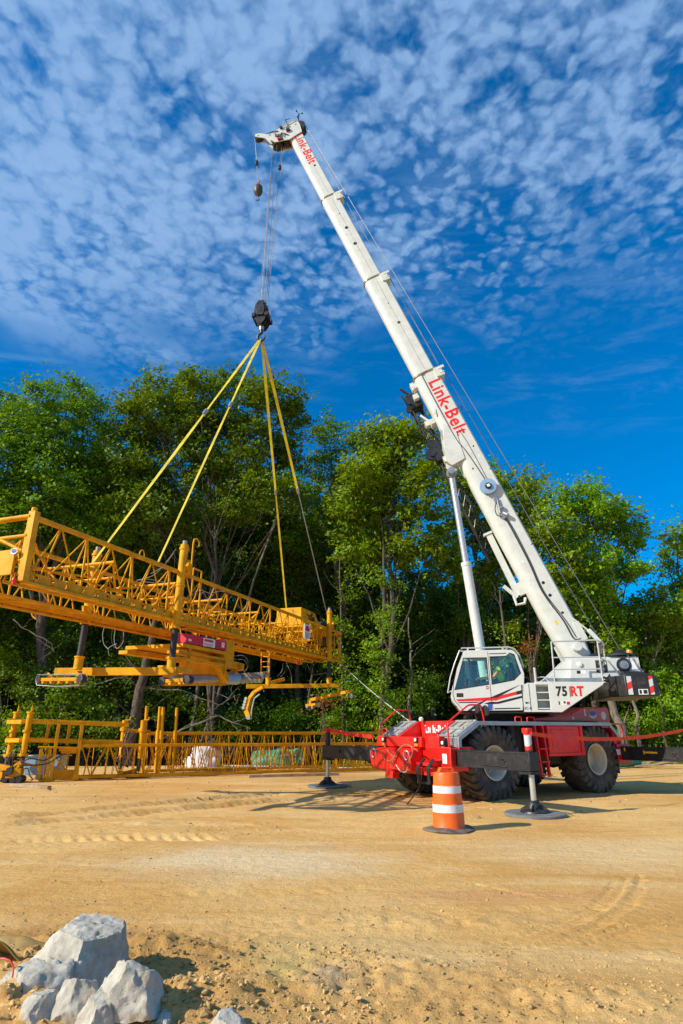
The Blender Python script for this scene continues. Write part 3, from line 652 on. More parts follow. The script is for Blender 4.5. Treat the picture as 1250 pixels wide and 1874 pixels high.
# rust-brown dead foliage
def shrub(px, py, rp, Y, seed, label, leafm='leaf', dens=1.1, n=5, leaf=0.15, name='shrub', squash=0.9):
    a = atY(px, py, Y); a.z = hz(a.x, Y); rr = random.Random(seed); c0 = atY(px, py, Y); d = c0.y*C_+(c0.z-EYE)*S_; r = rp*d/FPX
    t = empty(name, a, 0, label, 'shrub', 'shrubs along the foot of the wood')
    L = []
    for k in range(n):
        L.append((( rr.uniform(-1, 1)*r*1.1, rr.uniform(-.5, .5)*r, max(0.25, c0.z-a.z+rr.uniform(-.7, .7)*r)), r*0.55, r*0.5, r*0.55*squash))
    co, q = leaves(L, seed, dens*1.6, leaf*1.25); raw_mesh('foliage', co, q, M[leafm], False, t)
    mb = MB()
    for k in range(6):
        c = Vector(L[k % n][0]); mb.path(wig(Vector((rr.uniform(-.2, .2), rr.uniform(-.2, .2), -.1)), c, 5, 0.2, rr), 0.035, 5, r2=0.01)
    mb.build('stem', 'bark', t, smooth=60)
    return t
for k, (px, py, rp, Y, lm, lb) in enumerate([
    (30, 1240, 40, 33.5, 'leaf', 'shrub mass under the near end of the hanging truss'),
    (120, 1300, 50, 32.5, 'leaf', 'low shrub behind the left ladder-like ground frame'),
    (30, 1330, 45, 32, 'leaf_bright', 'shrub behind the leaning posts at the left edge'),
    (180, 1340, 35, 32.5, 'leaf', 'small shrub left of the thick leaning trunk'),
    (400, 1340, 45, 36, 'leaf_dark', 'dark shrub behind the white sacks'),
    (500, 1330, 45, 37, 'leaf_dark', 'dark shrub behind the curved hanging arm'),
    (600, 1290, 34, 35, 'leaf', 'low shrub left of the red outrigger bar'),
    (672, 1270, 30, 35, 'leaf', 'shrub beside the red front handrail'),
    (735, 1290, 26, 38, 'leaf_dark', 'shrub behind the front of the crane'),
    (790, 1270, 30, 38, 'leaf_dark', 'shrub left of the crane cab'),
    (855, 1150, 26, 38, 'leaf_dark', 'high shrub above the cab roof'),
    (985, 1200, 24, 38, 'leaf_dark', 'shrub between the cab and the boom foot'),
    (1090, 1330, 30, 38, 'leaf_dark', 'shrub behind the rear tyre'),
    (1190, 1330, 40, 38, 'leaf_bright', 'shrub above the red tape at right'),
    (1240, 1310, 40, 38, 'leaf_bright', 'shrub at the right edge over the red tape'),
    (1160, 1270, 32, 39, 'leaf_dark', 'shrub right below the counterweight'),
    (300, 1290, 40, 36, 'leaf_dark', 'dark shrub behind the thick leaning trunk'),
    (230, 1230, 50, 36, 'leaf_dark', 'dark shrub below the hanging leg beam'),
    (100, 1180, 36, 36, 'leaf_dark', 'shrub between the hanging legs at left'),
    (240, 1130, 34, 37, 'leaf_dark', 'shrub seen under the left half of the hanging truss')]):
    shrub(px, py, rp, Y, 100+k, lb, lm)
shrub(966, 1180, 4.5, 34, 141, 'rust brown dead foliage hanging beside the boom foot', 'leaf_dead', 0.25, 2, 0.10, 'dead_branch', 5)
shrub(592, 1285, 4, 33.5, 142, 'rust brown dead leaves under the far bogie arm', 'leaf_dead', 0.25, 2, 0.10, 'dead_branch', 4.0)

# bare fallen boughs in the shade at left
def bough(pp, Y, r, seed, label):
    pts = [atY(x, y, Y) for x, y in pp]; o = pts[0].copy(); rr = random.Random(seed)
    fine = []
    for k in range(len(pts)-1):
        for i in range(4): fine.append(pts[k].lerp(pts[k+1], i/4)+Vector((rr.uniform(-.05, .05), rr.uniform(-.1, .1), rr.uniform(-.05, .05))))
    fine.append(pts[-1]); mb = MB(Matrix.Translation(-o)); mb.path(fine, r, 6, r2=0.012)
    for k in range(9):
        p0 = fine[rr.randint(2, len(fine)-1)]; mb.path(wig(p0, p0+Vector((rr.uniform(-1.2, 1.2), rr.uniform(-.5, .5), rr.uniform(-.8, .9))), 4, 0.2, rr), r*0.35, 5, r2=0.006)
    ob = mb.build('fallen_bough', 'bark_pale', None, smooth=60); ob.location = o; tag(ob, label, 'branch', 'bare boughs in the undergrowth')
bough([(300,1352),(345,1330),(400,1310),(450,1330),(470,1365)], 33, 0.07, 61, 'arched bare bough between the posts and the curved arm')
bough([(250,1260),(330,1262),(400,1290),(440,1270)], 33.5, 0.05, 62, 'crooked bare bough just under the silver roller')
bough([(25,1135),(60,1160),(95,1178),(100,1195)], 32, 0.035, 63, 'pale broken bough under the hanging rail at left')
bough([(150,1262),(200,1245),(240,1235),(262,1228)], 33, 0.04, 64, 'thin bough crossing behind the left bogie')

# the far wood behind: one dark mass
def far_wood():
    rg = np.random.default_rng(77); N = 170000
    x = rg.uniform(-48, 62, N); y = rg.uniform(46, 60, N); top = np.where(x < 4, 23+2*np.sin(x*0.5), 13.0+1.2*np.sin(x*0.7))
    top = np.where(x > 22, 10.5+np.sin(x), top)
    z = rg.random(N)*top
    p = np.stack([x, y, z], 1); nm = rg.normal(size=(N, 3)) + np.array([0, -0.4, 0.6]); nm /= np.linalg.norm(nm, axis=1)[:, None]
    t = rg.normal(size=(N, 3)); t -= nm*(t*nm).sum(1)[:, None]; t /= np.linalg.norm(t, axis=1)[:, None]; b = np.cross(nm, t)
    ln = rg.uniform(0.4, 1.0, N)[:, None]
    co = np.stack([p-t*ln/2, p+b*ln*0.35, p+t*ln/2, p-b*ln*0.35], 1).reshape(-1, 3)
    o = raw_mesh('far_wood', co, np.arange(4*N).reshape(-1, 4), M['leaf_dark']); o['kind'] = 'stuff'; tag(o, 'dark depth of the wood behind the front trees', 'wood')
far_wood()
def weeds():
    rg = np.random.default_rng(78); N = 16000
    x = np.concatenate([rg.uniform(12, 34, N//2), rg.uniform(-24, 12, N//2)]); y = np.concatenate([rg.uniform(33.5, 42, N//2), rg.uniform(33, 40, N//2)])
    z = height(x, y); h = rg.uniform(0.15, 0.6, N)*(0.5+1.2*np.clip(vnoise(x*0.9, y*0.9, 4)+0.5, 0, 1)); dx = rg.normal(size=N)*0.12; dy = rg.normal(size=N)*0.12; w_ = rg.uniform(0.02, 0.05, N)
    a = np.stack([x-w_, y, z-0.02], 1); b = np.stack([x+w_, y, z-0.02], 1); c = np.stack([x+dx+w_*.3, y+dy, z+h], 1); d = np.stack([x+dx-w_*.3, y+dy, z+h], 1)
    co = np.stack([a, b, c, d], 1).reshape(-1, 3)
    o = raw_mesh('weeds', co, np.arange(4*N).reshape(-1, 4), M['grass']); o['kind'] = 'stuff'; tag(o, 'yellow-green weeds along the foot of the wood', 'weeds')
weeds()
def litter():
    rg = np.random.default_rng(80); vs = []; fs = []
    ph = (1+5**.5)/2; base = np.array([(-1,ph,0),(1,ph,0),(-1,-ph,0),(1,-ph,0),(0,-1,ph),(0,1,ph),(0,-1,-ph),(0,1,-ph),(ph,0,-1),(ph,0,1),(-ph,0,-1),(-ph,0,1)])/1.9
    tri = [(0,11,5),(0,5,1),(0,1,7),(0,7,10),(0,10,11),(1,5,9),(5,11,4),(11,10,2),(10,7,6),(7,1,8),(3,9,4),(3,4,2),(3,2,6),(3,6,8),(3,8,9),(4,9,5),(2,4,11),(6,2,10),(8,6,7),(9,8,1)]
    def put(px0, px1, py0, py1, n, s0, s1):
        for _ in range(n):
            g = G(rg.uniform(px0, px1), rg.uniform(py0, py1)); s = rg.uniform(s0, s1)*(0.5+rg.random()**2)
            b = len(vs); m = base*rg.uniform(0.6, 1.15, 3) + rg.normal(size=base.shape)*0.15; a = rg.uniform(0, 6.28); c, q = math.cos(a), math.sin(a)
            z = hz(g.x, g.y)
            for u in m: vs.append((g.x+(u[0]*c-u[1]*q)*s, g.y+(u[0]*q+u[1]*c)*s, z+u[2]*s*0.7+s*0.1))
            fs.extend([tuple(i+b for i in f) for f in tri])
    put(0, 1250, 1700, 1900, 900, 0.003, 0.010); put(230, 700, 1730, 1900, 1300, 0.005, 0.020); put(0, 420, 1760, 1900, 700, 0.006, 0.03); put(0, 300, 1690, 1790, 250, 0.005, 0.014)
    put(600, 950, 1660, 1720, 120, 0.006, 0.016); put(0, 1250, 1480, 1700, 500, 0.006, 0.016); put(330, 520, 1505, 1530, 90, 0.012, 0.03); put(860, 1250, 1455, 1500, 70, 0.015, 0.045); put(0, 700, 1425, 1470, 200, 0.015, 0.04)
    put(620, 1250, 1740, 1900, 900, 0.004, 0.016); put(0, 1250, 1560, 1720, 500, 0.005, 0.012)
    o = raw_mesh('loose_stones', np.array(vs), np.array(fs), M['clod']); o['kind'] = 'stuff'; tag(o, 'small stones and clods scattered over the sandy ground', 'stones')
M['clod'] = mat('pale_clods', (0.50, 0.32, 0.12), 0.9, var=0.5, bump=0.4, scale=0.8)
litter()

# ------------------------------------------------------------------ rocks
def rock(name, px, py, wpx, hpx, seed, label, dx=1.0, yaw=0.0, sharp=0.16, tilt=(0, 0), cuts=9, planes=None):
    """px,py: foot of the rock in the picture; wpx,hpx its size there"""
    g = G(px, py); d = g.y*C_-EYE*S_; sw = wpx*d/FPX/2; sh = hpx*d/FPX/2*1.05; g.y += sw*0.7*dx; rr = random.Random(seed)
    bm = bmesh.new(); bmesh.ops.create_icosphere(bm, subdivisions=6 if planes else 5, radius=1.0)
    pls = [(Vector(n).normalized(), d_) for n, d_ in (planes or [])]
    hpx *= 0.74; cuts = cuts if not planes else 0
    if not planes:
        cuts = 3; ya = rr.uniform(-.6, .6); Rz = Matrix.Rotation(ya, 3, 'Z')
        for n, dd in [((-.66, -.75, .25), .70), ((.62, -.78, .2), .72), ((.12, -.12, 1), .66), ((-.85, .1, .62), .78), ((1, .15, .12), .80), ((.75, 0, .75), .86), ((-.1, 1, .1), .75), ((.3, -.8, .7), .84)]:
            pls.append(((Rz @ Vector([c+rr.uniform(-.22, .22) for c in n])).normalized(), dd+rr.uniform(-.07, .07)))
    for k in range(cuts):
        n = Vector((rr.uniform(-1, 1), rr.uniform(-1, 1), rr.uniform(-.6, 1))).normalized(); pls.append((n, rr.uniform(0.62, 0.86)))
    pls.append((Vector((0, 0, -1)), 0.5))
    for v in bm.verts:
        p = v.co.copy()*1.08
        for n, dd in pls:
            e = p.dot(n)-dd
            if e > 0: p -= n*e*0.97
        v.co = p
    xs = np.array([v.co[:] for v in bm.verts]); ns = fbm(xs[:, 0]*2.2+seed, xs[:, 1]*2.2+xs[:, 2]*1.7, 6, seed, 0.55); ns2 = fbm(xs[:, 0]*7+3, xs[:, 2]*7-xs[:, 1]*5, 4, seed+9, 0.6)
    lo = xs.min(0); hi = xs.max(0)
    Mr = Matrix.Rotation(yaw, 4, 'Z')
    for v, a, b in zip(bm.verts, ns, ns2):
        p = v.co; q = p.normalized(); p = p + q*(a*sharp*0.75+b*0.04)
        v.co = p
    mx = Mr @ Matrix.Rotation(tilt[0], 4, 'X') @ Matrix.Rotation(tilt[1], 4, 'Y'); bm.transform(mx)
    xs = np.array([v.co[:] for v in bm.verts]); lo = xs.min(0); hi = xs.max(0)
    for v in bm.verts:
        v.co.x = (v.co.x-(lo[0]+hi[0])/2)/(hi[0]-lo[0])*2*sw
        v.co.y = (v.co.y-(lo[1]+hi[1])/2)/(hi[1]-lo[1])*2*sw*dx
        v.co.z = (v.co.z-lo[2])/(hi[2]-lo[2])*2*sh - sh*0.16
    me = bpy.data.meshes.new(name); bm.to_mesh(me); bm.free()
    me.polygons.foreach_set('use_smooth', [True]*len(me.polygons)); me.set_sharp_from_angle(angle=R(32)); me.materials.append(M['rock'])
    o = bpy.data.objects.new(name, me); col.objects.link(o); o.location = (g.x, g.y, max(0, hz(g.x, g.y)-0.04))
    return tag(o, label, 'rock', 'pale limestone rocks at the lower left')
rock('boulder', 116, 1824, 188, 110, 3, 'biggest pale boulder, standing with a split vertical edge above the others', 0.75, 0, planes=[((-.52, -.84, .22), .55), ((.74, -.66, .05), .60), ((.12, -.12, 1), .66), ((-.85, .1, .62), .70), ((1, .15, .12), .74), ((.75, 0, .75), .90), ((-.1, 1, .1), .7), ((-1, .2, -.3), .82), ((.3, -.6, -1), .75)])
rock('rock', 40, 1858, 140, 66, 4, 'flat grey rock at the left below the biggest boulder', 0.8, 0.2)
rock('rock', 124, 1892, 96, 84, 5, 'upright pale rock with a pointed top in the middle of the pile', 0.9, 1.0)
rock('rock', 220, 1896, 124, 84, 6, 'large right-hand rock of the pile with a smooth sloping face', 0.8, 0.3)
rock('rock', 190, 1866, 64, 60, 17, 'small low rock wedged between the pointed rock and the right-hand rock', 0.9, 0.7)
rock('rock', 164, 1908, 84, 60, 8, 'small rock at the very front of the pile, cut by the lower edge', 0.9, 0.1)
rock('rock', 408, 1908, 88, 36, 9, 'lone low rock half buried at the lower edge, right of the pile', 0.9, 0.4)
rock('rock', 12, 1822, 54, 34, 21, 'small pale rock at the left edge beside the tan tarp', 0.9, 0.5)
rock('rock', 60, 1898, 70, 48, 22, 'low rock at the lower left corner in front of the flat grey one', 0.9, 0.8)
rock('rock', 292, 1893, 40, 22, 10, 'tiny rock at the lower edge below the right-hand rock', 0.9, 0.4)
rock('rock', 88, 1842, 66, 74, 15, 'dark grey rounded rock below the left of the biggest boulder', 0.9, 0.9)
def tarp():
    g = G(15, 1790); mb = MB(); n = 28; vs = []; fs = []
    for j in range(n):
        for i in range(n):
            u, v = i/(n-1), j/(n-1); vs.append((-0.42+0.66*u, -0.12+0.34*v, 0.13+0.05*math.sin(u*5+v*3)*(1-v)+0.04*math.sin(v*6+u*2)-0.26*max(0, u-.55)+0.05*float(fbm(np.array([u*3.1]), np.array([v*3.7]), 3, 4)[0])))
    fs = [(j*n+i, j*n+i+1, (j+1)*n+i+1, (j+1)*n+i) for j in range(n-1) for i in range(n-1)]
    mb.add(vs, fs); o = mb.build('tarp', 'tan_tarp', None, 80); o.location = (g.x-0.05, g.y+0.15, 0.02)
    s = o.modifiers.new('thick', 'SOLIDIFY'); s.thickness = 0.006
    tag(o, 'crumpled tan tarp lying left behind the rocks', 'tarp')
tarp()
mb = MB(); g = G(-8, 1846); mb.path([(-.15, .05, .2), (-.06, .02, .235), (0.0, 0, .245), (0.05, -.01, .235), (.09, -.03, .20), (.10, -.05, .15)], 0.006, 6)
o = mb.build('cord', 'tape', None, 60); o.location = (g.x, g.y, 0.03); tag(o, 'short loop of red cord on the soil at the left edge', 'cord')
M['collar'] = mat('brownish_collar', (0.30, 0.26, 0.17), 0.4, 0.4)
M['greyball'] = mat('worn_grey_iron', (0.07, 0.065, 0.055), 0.5, 0.3, var=0.3)
_k = Vector((1, 0, 1)).normalized()
M['str'] = stripe_mat('red_white_stripes', (0.55, 0.2, 0.75), 0.34); STR = 'str'
_w = (Matrix.Rotation(0.0, 3, 'Z') @ Vector((1, 0, 1)))
M['str2'] = stripe_mat('hazard_stripes', (0.72, 0.42, 0.62), 0.22); STR2 = 'str2'
# ------------------------------------------------------------------ the crane
CC = Vector((4.76, 18.87, 0)); FW = Vector((-0.854, -0.520, 0)).normalized(); LF = Vector((-FW.y, FW.x, 0))
HD = Vector((-0.988, 0.156, 0)).normalized(); HL = Vector((-HD.y, HD.x, 0))
crane = empty('rough_terrain_crane', CC, math.atan2(FW.y, FW.x), 'white and red mobile crane with its long boom raised, standing on its outriggers', 'crane')
SUPM = Matrix.Rotation(math.atan2(HD.y, HD.x)-math.atan2(FW.y, FW.x), 4, 'Z')
def cpt(px, py, x=None, y=None, z=None):       # a pixel on a plane of the carrier, in carrier axes
    if x is not None: p = pl(px, py, CC+FW*x, FW)
    elif y is not None: p = pl(px, py, CC+LF*y, LF)
    else: p = G(px, py, z)
    q = p-CC; return Vector((q.dot(FW), q.dot(LF), p.z))
def spt(px, py, y):                            # a pixel on the plane y of the turning upper works
    q = pl(px, py, CC+HL*y, HL)-CC; return Vector((q.dot(HD), q.dot(HL), q.z))
FR = lambda y0: (lambda u, v, t: (u, t, v))
# chassis
mb = MB(); mb.box(-3.2, 2.38, -.55, .55, .85, 1.75); mb.box(2.3, 3.3, -.5, .5, .8, 1.22); mb.box(-2.9, 2.38, -.8, .8, 1.45, 1.84)
mb.box(-.9, 1.0, -1.2, 1.25, .78, 1.8)
o = mb.build('chassis', 'under', crane, bevel=0.02)
mb = MB()
for x in (2.0, -2.0):
    mb.tube((x, -1.2, .93), (x, 1.2, .93), .15, n=14); mb.ball((x, 0, .93), .33, 14, (1, 1.1, 1)); mb.box(x-.1, x+.1, -.9, .9, 1.0, 1.3)
    mb.tube((x-.4, -.5, 1.0), (x-.4, .9, 1.15), .05)
mb.build('axle', 'under', crane)
# wheels
def wheel_meshes():
    RR, W = 0.925, 0.74
    mb = MB(); prof = [(.38, -W*.36), (.47, -W*.42), (.60, -W*.49), (.74, -W*.50), (.82, -W*.46), (.865, -W*.37), (.88, -W*.15), (.88, W*.15), (.865, W*.37), (.82, W*.46), (.74, W*.50), (.60, W*.49), (.47, W*.43), (.38, W*.37), (.38, -W*.36)]
    mb.lathe(prof, ax=(0, 1, 0), n=64, cap=False)
    N = 26
    for side in (1, -1):
        for k in range(N):
            a0 = 2*math.pi*(k+(0 if side > 0 else .5))/N; rings = []
            for (yy, r, sw, wd) in [(.02, .925, -.10, .06), (.12, .928, -.05, .065), (.22, .925, .02, .07), (.31, .912, .07, .075), (.355, .88, .085, .075), (.372, .80, .09, .06), (.374, .73, .09, .04)]:
                yv = side*yy; a = a0+sw*0.9; q = []
                for (da, dr) in ((-wd, -.0), (wd, -.0), (wd*1.1, -.075), (-wd*1.1, -.075)):
                    an = a+da/ r*0.92; rad = r+dr; yo = yv + (0.018*side if yy > .33 and dr == 0 else 0)
                    q.append((rad*math.sin(an), yo, rad*math.cos(an)))
                rings.append(q)
            mb.loft(rings)
    t = mb.build('tyre', 'tyre', None, 28)
    mb = MB(); prof = [(.37, .36*W), (.415, .43*W), (.42, .455*W), (.40, .465*W), (.365, .42*W), (.35, .34*W), (.325, .22*W), (.315, -.06*W), (.27, -.10*W), (.20, -.10*W), (.18, .00*W), (.12, .04*W), (.0, .04*W)]
    pr = [(.42, -.40*W), (.455, -.42*W), (.455, -.45*W), (.35, -.3*W), (.0, -.28*W)]
    mb.lathe(prof, ax=(0, 1, 0), n=48, cap=False); mb.lathe(pr, ax=(0, 1, 0), n=48, cap=False)
    for k in range(20):
        a = k*2*math.pi/20; mb.tube((.235*math.sin(a), -.10*W, .235*math.cos(a)), (.235*math.sin(a), -.04*W, .235*math.cos(a)), .018, n=6)
    for k in range(8):
        a = k*2*math.pi/8; mb.tube((.15*math.sin(a), .0, .15*math.cos(a)), (.15*math.sin(a), .05*W, .15*math.cos(a)), .014, n=6)
    r = mb.build('rim', 'cream', None, 30)
    return t, r
ty, rm = wheel_meshes()
first = True
for (x, y) in ((2.0, 1.28), (-2.0, 1.28), (2.0, -1.28), (-2.0, -1.28)):
    t = ty if first else ty.copy(); r = rm if first else rm.copy()
    if not first: col.objects.link(t); col.objects.link(r)
    first = False
    t.parent = crane; r.parent = t; t.location = (x, y, .905)
    t.rotation_euler = (0, 0.3*x+y, 0 if y > 0 else math.pi)
# fenders and deck
def fender(s):
    y0, y1 = (.8, 1.66) if s > 0 else (-1.66, -.8)
    mb = MB()
    pro = [(3.22, 1.28), (3.22, 1.52), (2.52, 1.90), (-2.72, 1.90), (-3.22, 1.42), (-3.22, 1.28), (-3.14, 1.28), (-3.14, 1.38), (-2.68, 1.80), (2.49, 1.80), (3.12, 1.46), (3.12, 1.28)]
    e = y1 if s > 0 else y0
    for (a, b) in ((e-s*.05, e), (e-s*.86, e-s*.81)): mb.plate(pro, FR(0), a, b)
    a, b = e-s*.81, e-s*.05
    mb.box(-2.72, 2.3, a, b, 1.85, 1.885)
    return mb.build('fender', 'alu', crane, bevel=.006)
for s in (1, -1):
    f = fender(s); e = 1.66*s
    a, b = sorted((e-s*.81, e-s*.05))
    mb = MB()   # front slope: two recessed trays with a bar between, on a ribbed nose
    def sl(x): return 1.52+(3.22-x)/(3.22-2.52)*.38
    mb.bar((3.2, (a+b)/2, 1.515), (2.52, (a+b)/2, 1.885), b-a, .02)
    o = mb.build('tread_plate', 'alu_dusty', f)
    mb = MB()
    for x in (3.18, 2.86, 2.54): mb.bar((x, a, sl(x)+.02), (x, b, sl(x)+.02), .06, .05)
    for y in (a+.06, (a+b)/2, b-.04): mb.bar((3.2, y, 1.545), (2.52, y, 1.915), .035 if y == (a+b)/2 else .1, .03)
    for z in (1.30, 1.345, 1.39, 1.435, 1.48): mb.box(3.2, 3.235, a, b, z, z+.028)
    mb.box(3.15, 3.2, a, b, 1.27, 1.52)
    mb.build('step_frame', 'alu', f, bevel=.004)
    mb = MB(); mb.box(-2.5, 2.2, a+.1, b-.1, 1.886, 1.894); mb.build('tread_plate', 'alu_dusty', f)
# red centre recess with the lettered panel
mb = MB()
mb.bar((3.25, 0, 1.30), (2.75, 0, 1.42), 1.5, .04); mb.box(2.42, 2.50, -.80, .80, 1.35, 1.92)
for s in (-1, 1):
    mb.plate([(3.3, 1.2), (3.3, 1.5), (2.55, 1.915), (2.45, 1.915), (2.45, 1.2)], FR(0), s*.80, s*.70)
mb.box(1.0, 2.42, -.80, .80, 1.84, 1.915)
hood = mb.build('front_hood', 'red', crane, bevel=.008)
text('Link-Belt', 'lettering', .26, basis((2.506, -.02, 1.70), LF*0+Vector((0, 1, 0)), (0, 0, 1)), 'txt_white', hood, .003, .012, sx=.92)
mb = MB(); mb.ball((2.6, -.55, 1.97), .07, 12); mb.build('lamp_cap', 'sticker', crane)
# front bumper / outrigger box
mb = MB(); mb.box(2.9, 3.5, -1.62, 1.62, .74, 1.27); mb.box(3.44, 3.50, -1.66, 1.66, .70, 1.29)
mb.box(2.75, 3.2, -1.64, 1.64, 1.2, 1.30)
bump = mb.build('front_outrigger_box', 'red', crane, bevel=.012)
mb = MB(); mb.plate([(3.5, .62), (3.86, .72), (3.92, 1.16), (3.5, 1.27)], FR(0), -1.22, .58)
mb.box(3.5, 3.62, -1.30, .70, 1.27, 1.52); mb.box(3.30, 3.5, .70, 1.25, 1.27, 1.54); mb.tube((3.75, -.45, .60), (3.75, -.45, .80), .12); mb.box(3.62, 3.84, -.62, -.28, .5, .66)
wb = mb.build('winch_bumper', 'red', crane, bevel=.012)
mb = MB(); mb.box(3.44, 3.6, 1.0, 1.35, .98, 1.02); mb.bar((3.55, .95, .92), (3.7, .95, .80), .5, .03); mb.box(3.5, 3.78, .66, 1.24, .86, .93); mb.box(3.5, 3.55, .66, 1.24, .62, .90)
mb.build('towing_step', 'red', crane, bevel=.005)
for y in (-1.44, 1.05):
    mb = MB(); mb.bar((3.68, y-.17, 1.02), (3.90, y-.20, .80), .10, .03); mb.bar((3.68, y+.17, 1.02), (3.90, y+.20, .80), .10, .03)
    mb.bar((3.86, y-.2, .50), (3.9, y-.2, .82), .10, .03, (1, 0, 0)); mb.bar((3.86, y+.2, .50), (3.9, y+.2, .82), .10, .03, (1, 0, 0)); mb.bar((3.86, y-.24, .48), (3.86, y+.24, .48), .06, .05)
    if y < 0: mb = MB(); mb.plate([(-.28, 1.28), (.28, 1.28), (.34, .88), (.22, .80), (.15, 1.16), (-.2, 1.16), (-.26, .80), (-.38, .86)], lambda u, v, t: (t, -1.42+u, v), 3.56, 3.64)
    mb.build('step_bracket', 'black', crane, bevel=.005)
# lamps, stickers, shackles, hoses on the front
def lamp(x, y, z):
    mb = MB(); mb.box(x, x+.05, y-.06, y+.06, z-.05, z+.09); l = mb.build('headlight', 'black', crane, bevel=.005)
    mb = MB(); mb.lathe([(.045, 0), (.04, .012), (0, .016)], (x+.05, y, z+.03), (1, 0, 0), 14); mb.build('lens', 'sticker', l)
    mb = MB(); mb.box(x, x+.04, y-.07, y+.07, z-.12, z-.06); mb.build('turn_signal', 'amber', l)
lamp(3.62, -.92, 1.42); lamp(3.62, .52, 1.42); lamp(3.44, 1.36, 1.36)
mb = MB(); mb.box(3.885, 3.895, -.22, .02, .98, 1.06); mb.box(3.50, 3.508, 1.36, 1.52, .92, 1.14); mb.box(3.645, 3.65, -1.48, -1.40, .98, 1.10); pieces(mb, 'sticker', 'sticker', crane)
def shackle(c):
    mb = MB(); c = Vector(c); mb.path([c+Vector((0.02+.05*math.sin(a*.6), .09*math.cos(a), .11*math.sin(a))) for a in [i*math.pi/7-.4 for i in range(12)]], .022, 8); mb.build('shackle', 'steel', crane, 60)
shackle((3.9, -.98, 1.10)); shackle((3.9, .50, 1.08))
def hose(pts, r, m, par, name='hose', sub=6, n=7):
    pts = [Vector(p) for p in pts]; out = []
    for i in range(len(pts)-1):
        p0, p1, p2, p3 = pts[max(i-1, 0)], pts[i], pts[i+1], pts[min(i+2, len(pts)-1)]
        for k in range(sub):
            t = k/sub; out.append(0.5*((2*p1)+(p2-p0)*t+(2*p0-5*p1+4*p2-p3)*t*t+(3*p1-p0-3*p2+p3)*t*t*t))
    out.append(pts[-1]); mb = MB(); mb.path(out, r, n); return mb.build(name, m, par, 60)
cx = lambda a, b, x=3.97: cpt(a, b, x=x)
hose([cx(703,1364), cx(712,1376), cx(722,1385), cx(730,1372), cx(742,1363), cx(752,1366), cx(755,1378), cx(748,1394), cx(735,1404)], .014, 'brown_hose', crane)
hose([cx(699,1374), cx(703,1388), cx(714,1393), cx(722,1385), cx(718,1398), cx(714,1406)], .012, 'brown_hose', crane)
hose([cx(765,1375), cx(752,1366), cx(740,1363), cx(729,1372), cx(720,1388), cx(713,1398)], .012, 'brown_hose', crane)
hose([cx(725,1400), cx(732,1410), cx(742,1413), cx(746,1404)], .012, 'rail', crane)
hose([cx(772,1404), cx(771,1425), cx(765,1445), cpt(752, 1463, z=.1), cpt(745, 1472, z=.02)], .014, 'rubber_hose', crane)
def railing(pts, r=.02, m='red', name='handrail', par=None, rad=.0):
    P2 = [Vector(p) for p in pts]; out = [P2[0]]
    for i in range(1, len(P2)-1):
        a, b, c = P2[i-1], P2[i], P2[i+1]; k = min(.09, (b-a).length*.4, (c-b).length*.4)
        p, q = b+(a-b).normalized()*k, b+(c-b).normalized()*k
        out += [p, p.lerp(b, .5).lerp(b.lerp(q, .5), .35), p.lerp(b, .5).lerp(b.lerp(q, .5), .65), q]
    out.append(P2[-1]); mb = MB(); mb.path(out, r, 8); return mb.build(name, m, par or crane, 60)
railing([(3.36, 1.45, 1.27), (3.36, 1.45, 1.86), (2.62, 1.45, 2.30), (2.18, 1.45, 2.30), (2.12, 1.45, 1.90)], .022)
railing([(3.36, -1.52, 1.27), (3.36, -1.52, 1.80), (2.75, -1.52, 2.24), (2.28, -1.52, 2.24), (2.22, -1.52, 1.90)], .022)
railing([(3.55, -1.10, 1.27), (3.55, -1.10, 1.72), (3.55, -.88, 1.72), (3.55, -.88, 1.50)], .018)
railing([(3.42, .62, 1.27), (3.42, .62, 1.78), (3.42, .88, 1.78), (3.42, .88, 1.30)], .018)
railing([(-3.0, 1.40, 1.55), (-3.05, 1.40, 1.86), (-3.62, 1.40, 1.86), (-3.7, 1.40, 1.0)], .022, 'deepred')
for (x, y, z) in ((2.12, 1.52, 2.16), (2.2, -1.62, 2.16)):
    mb = MB(); mb.lathe([(.12, -.02), (.14, 0), (.13, .025), (0, .03)], (x, y, z), (-1, 0, 0), 20); mb.build('mirror', 'black', crane)
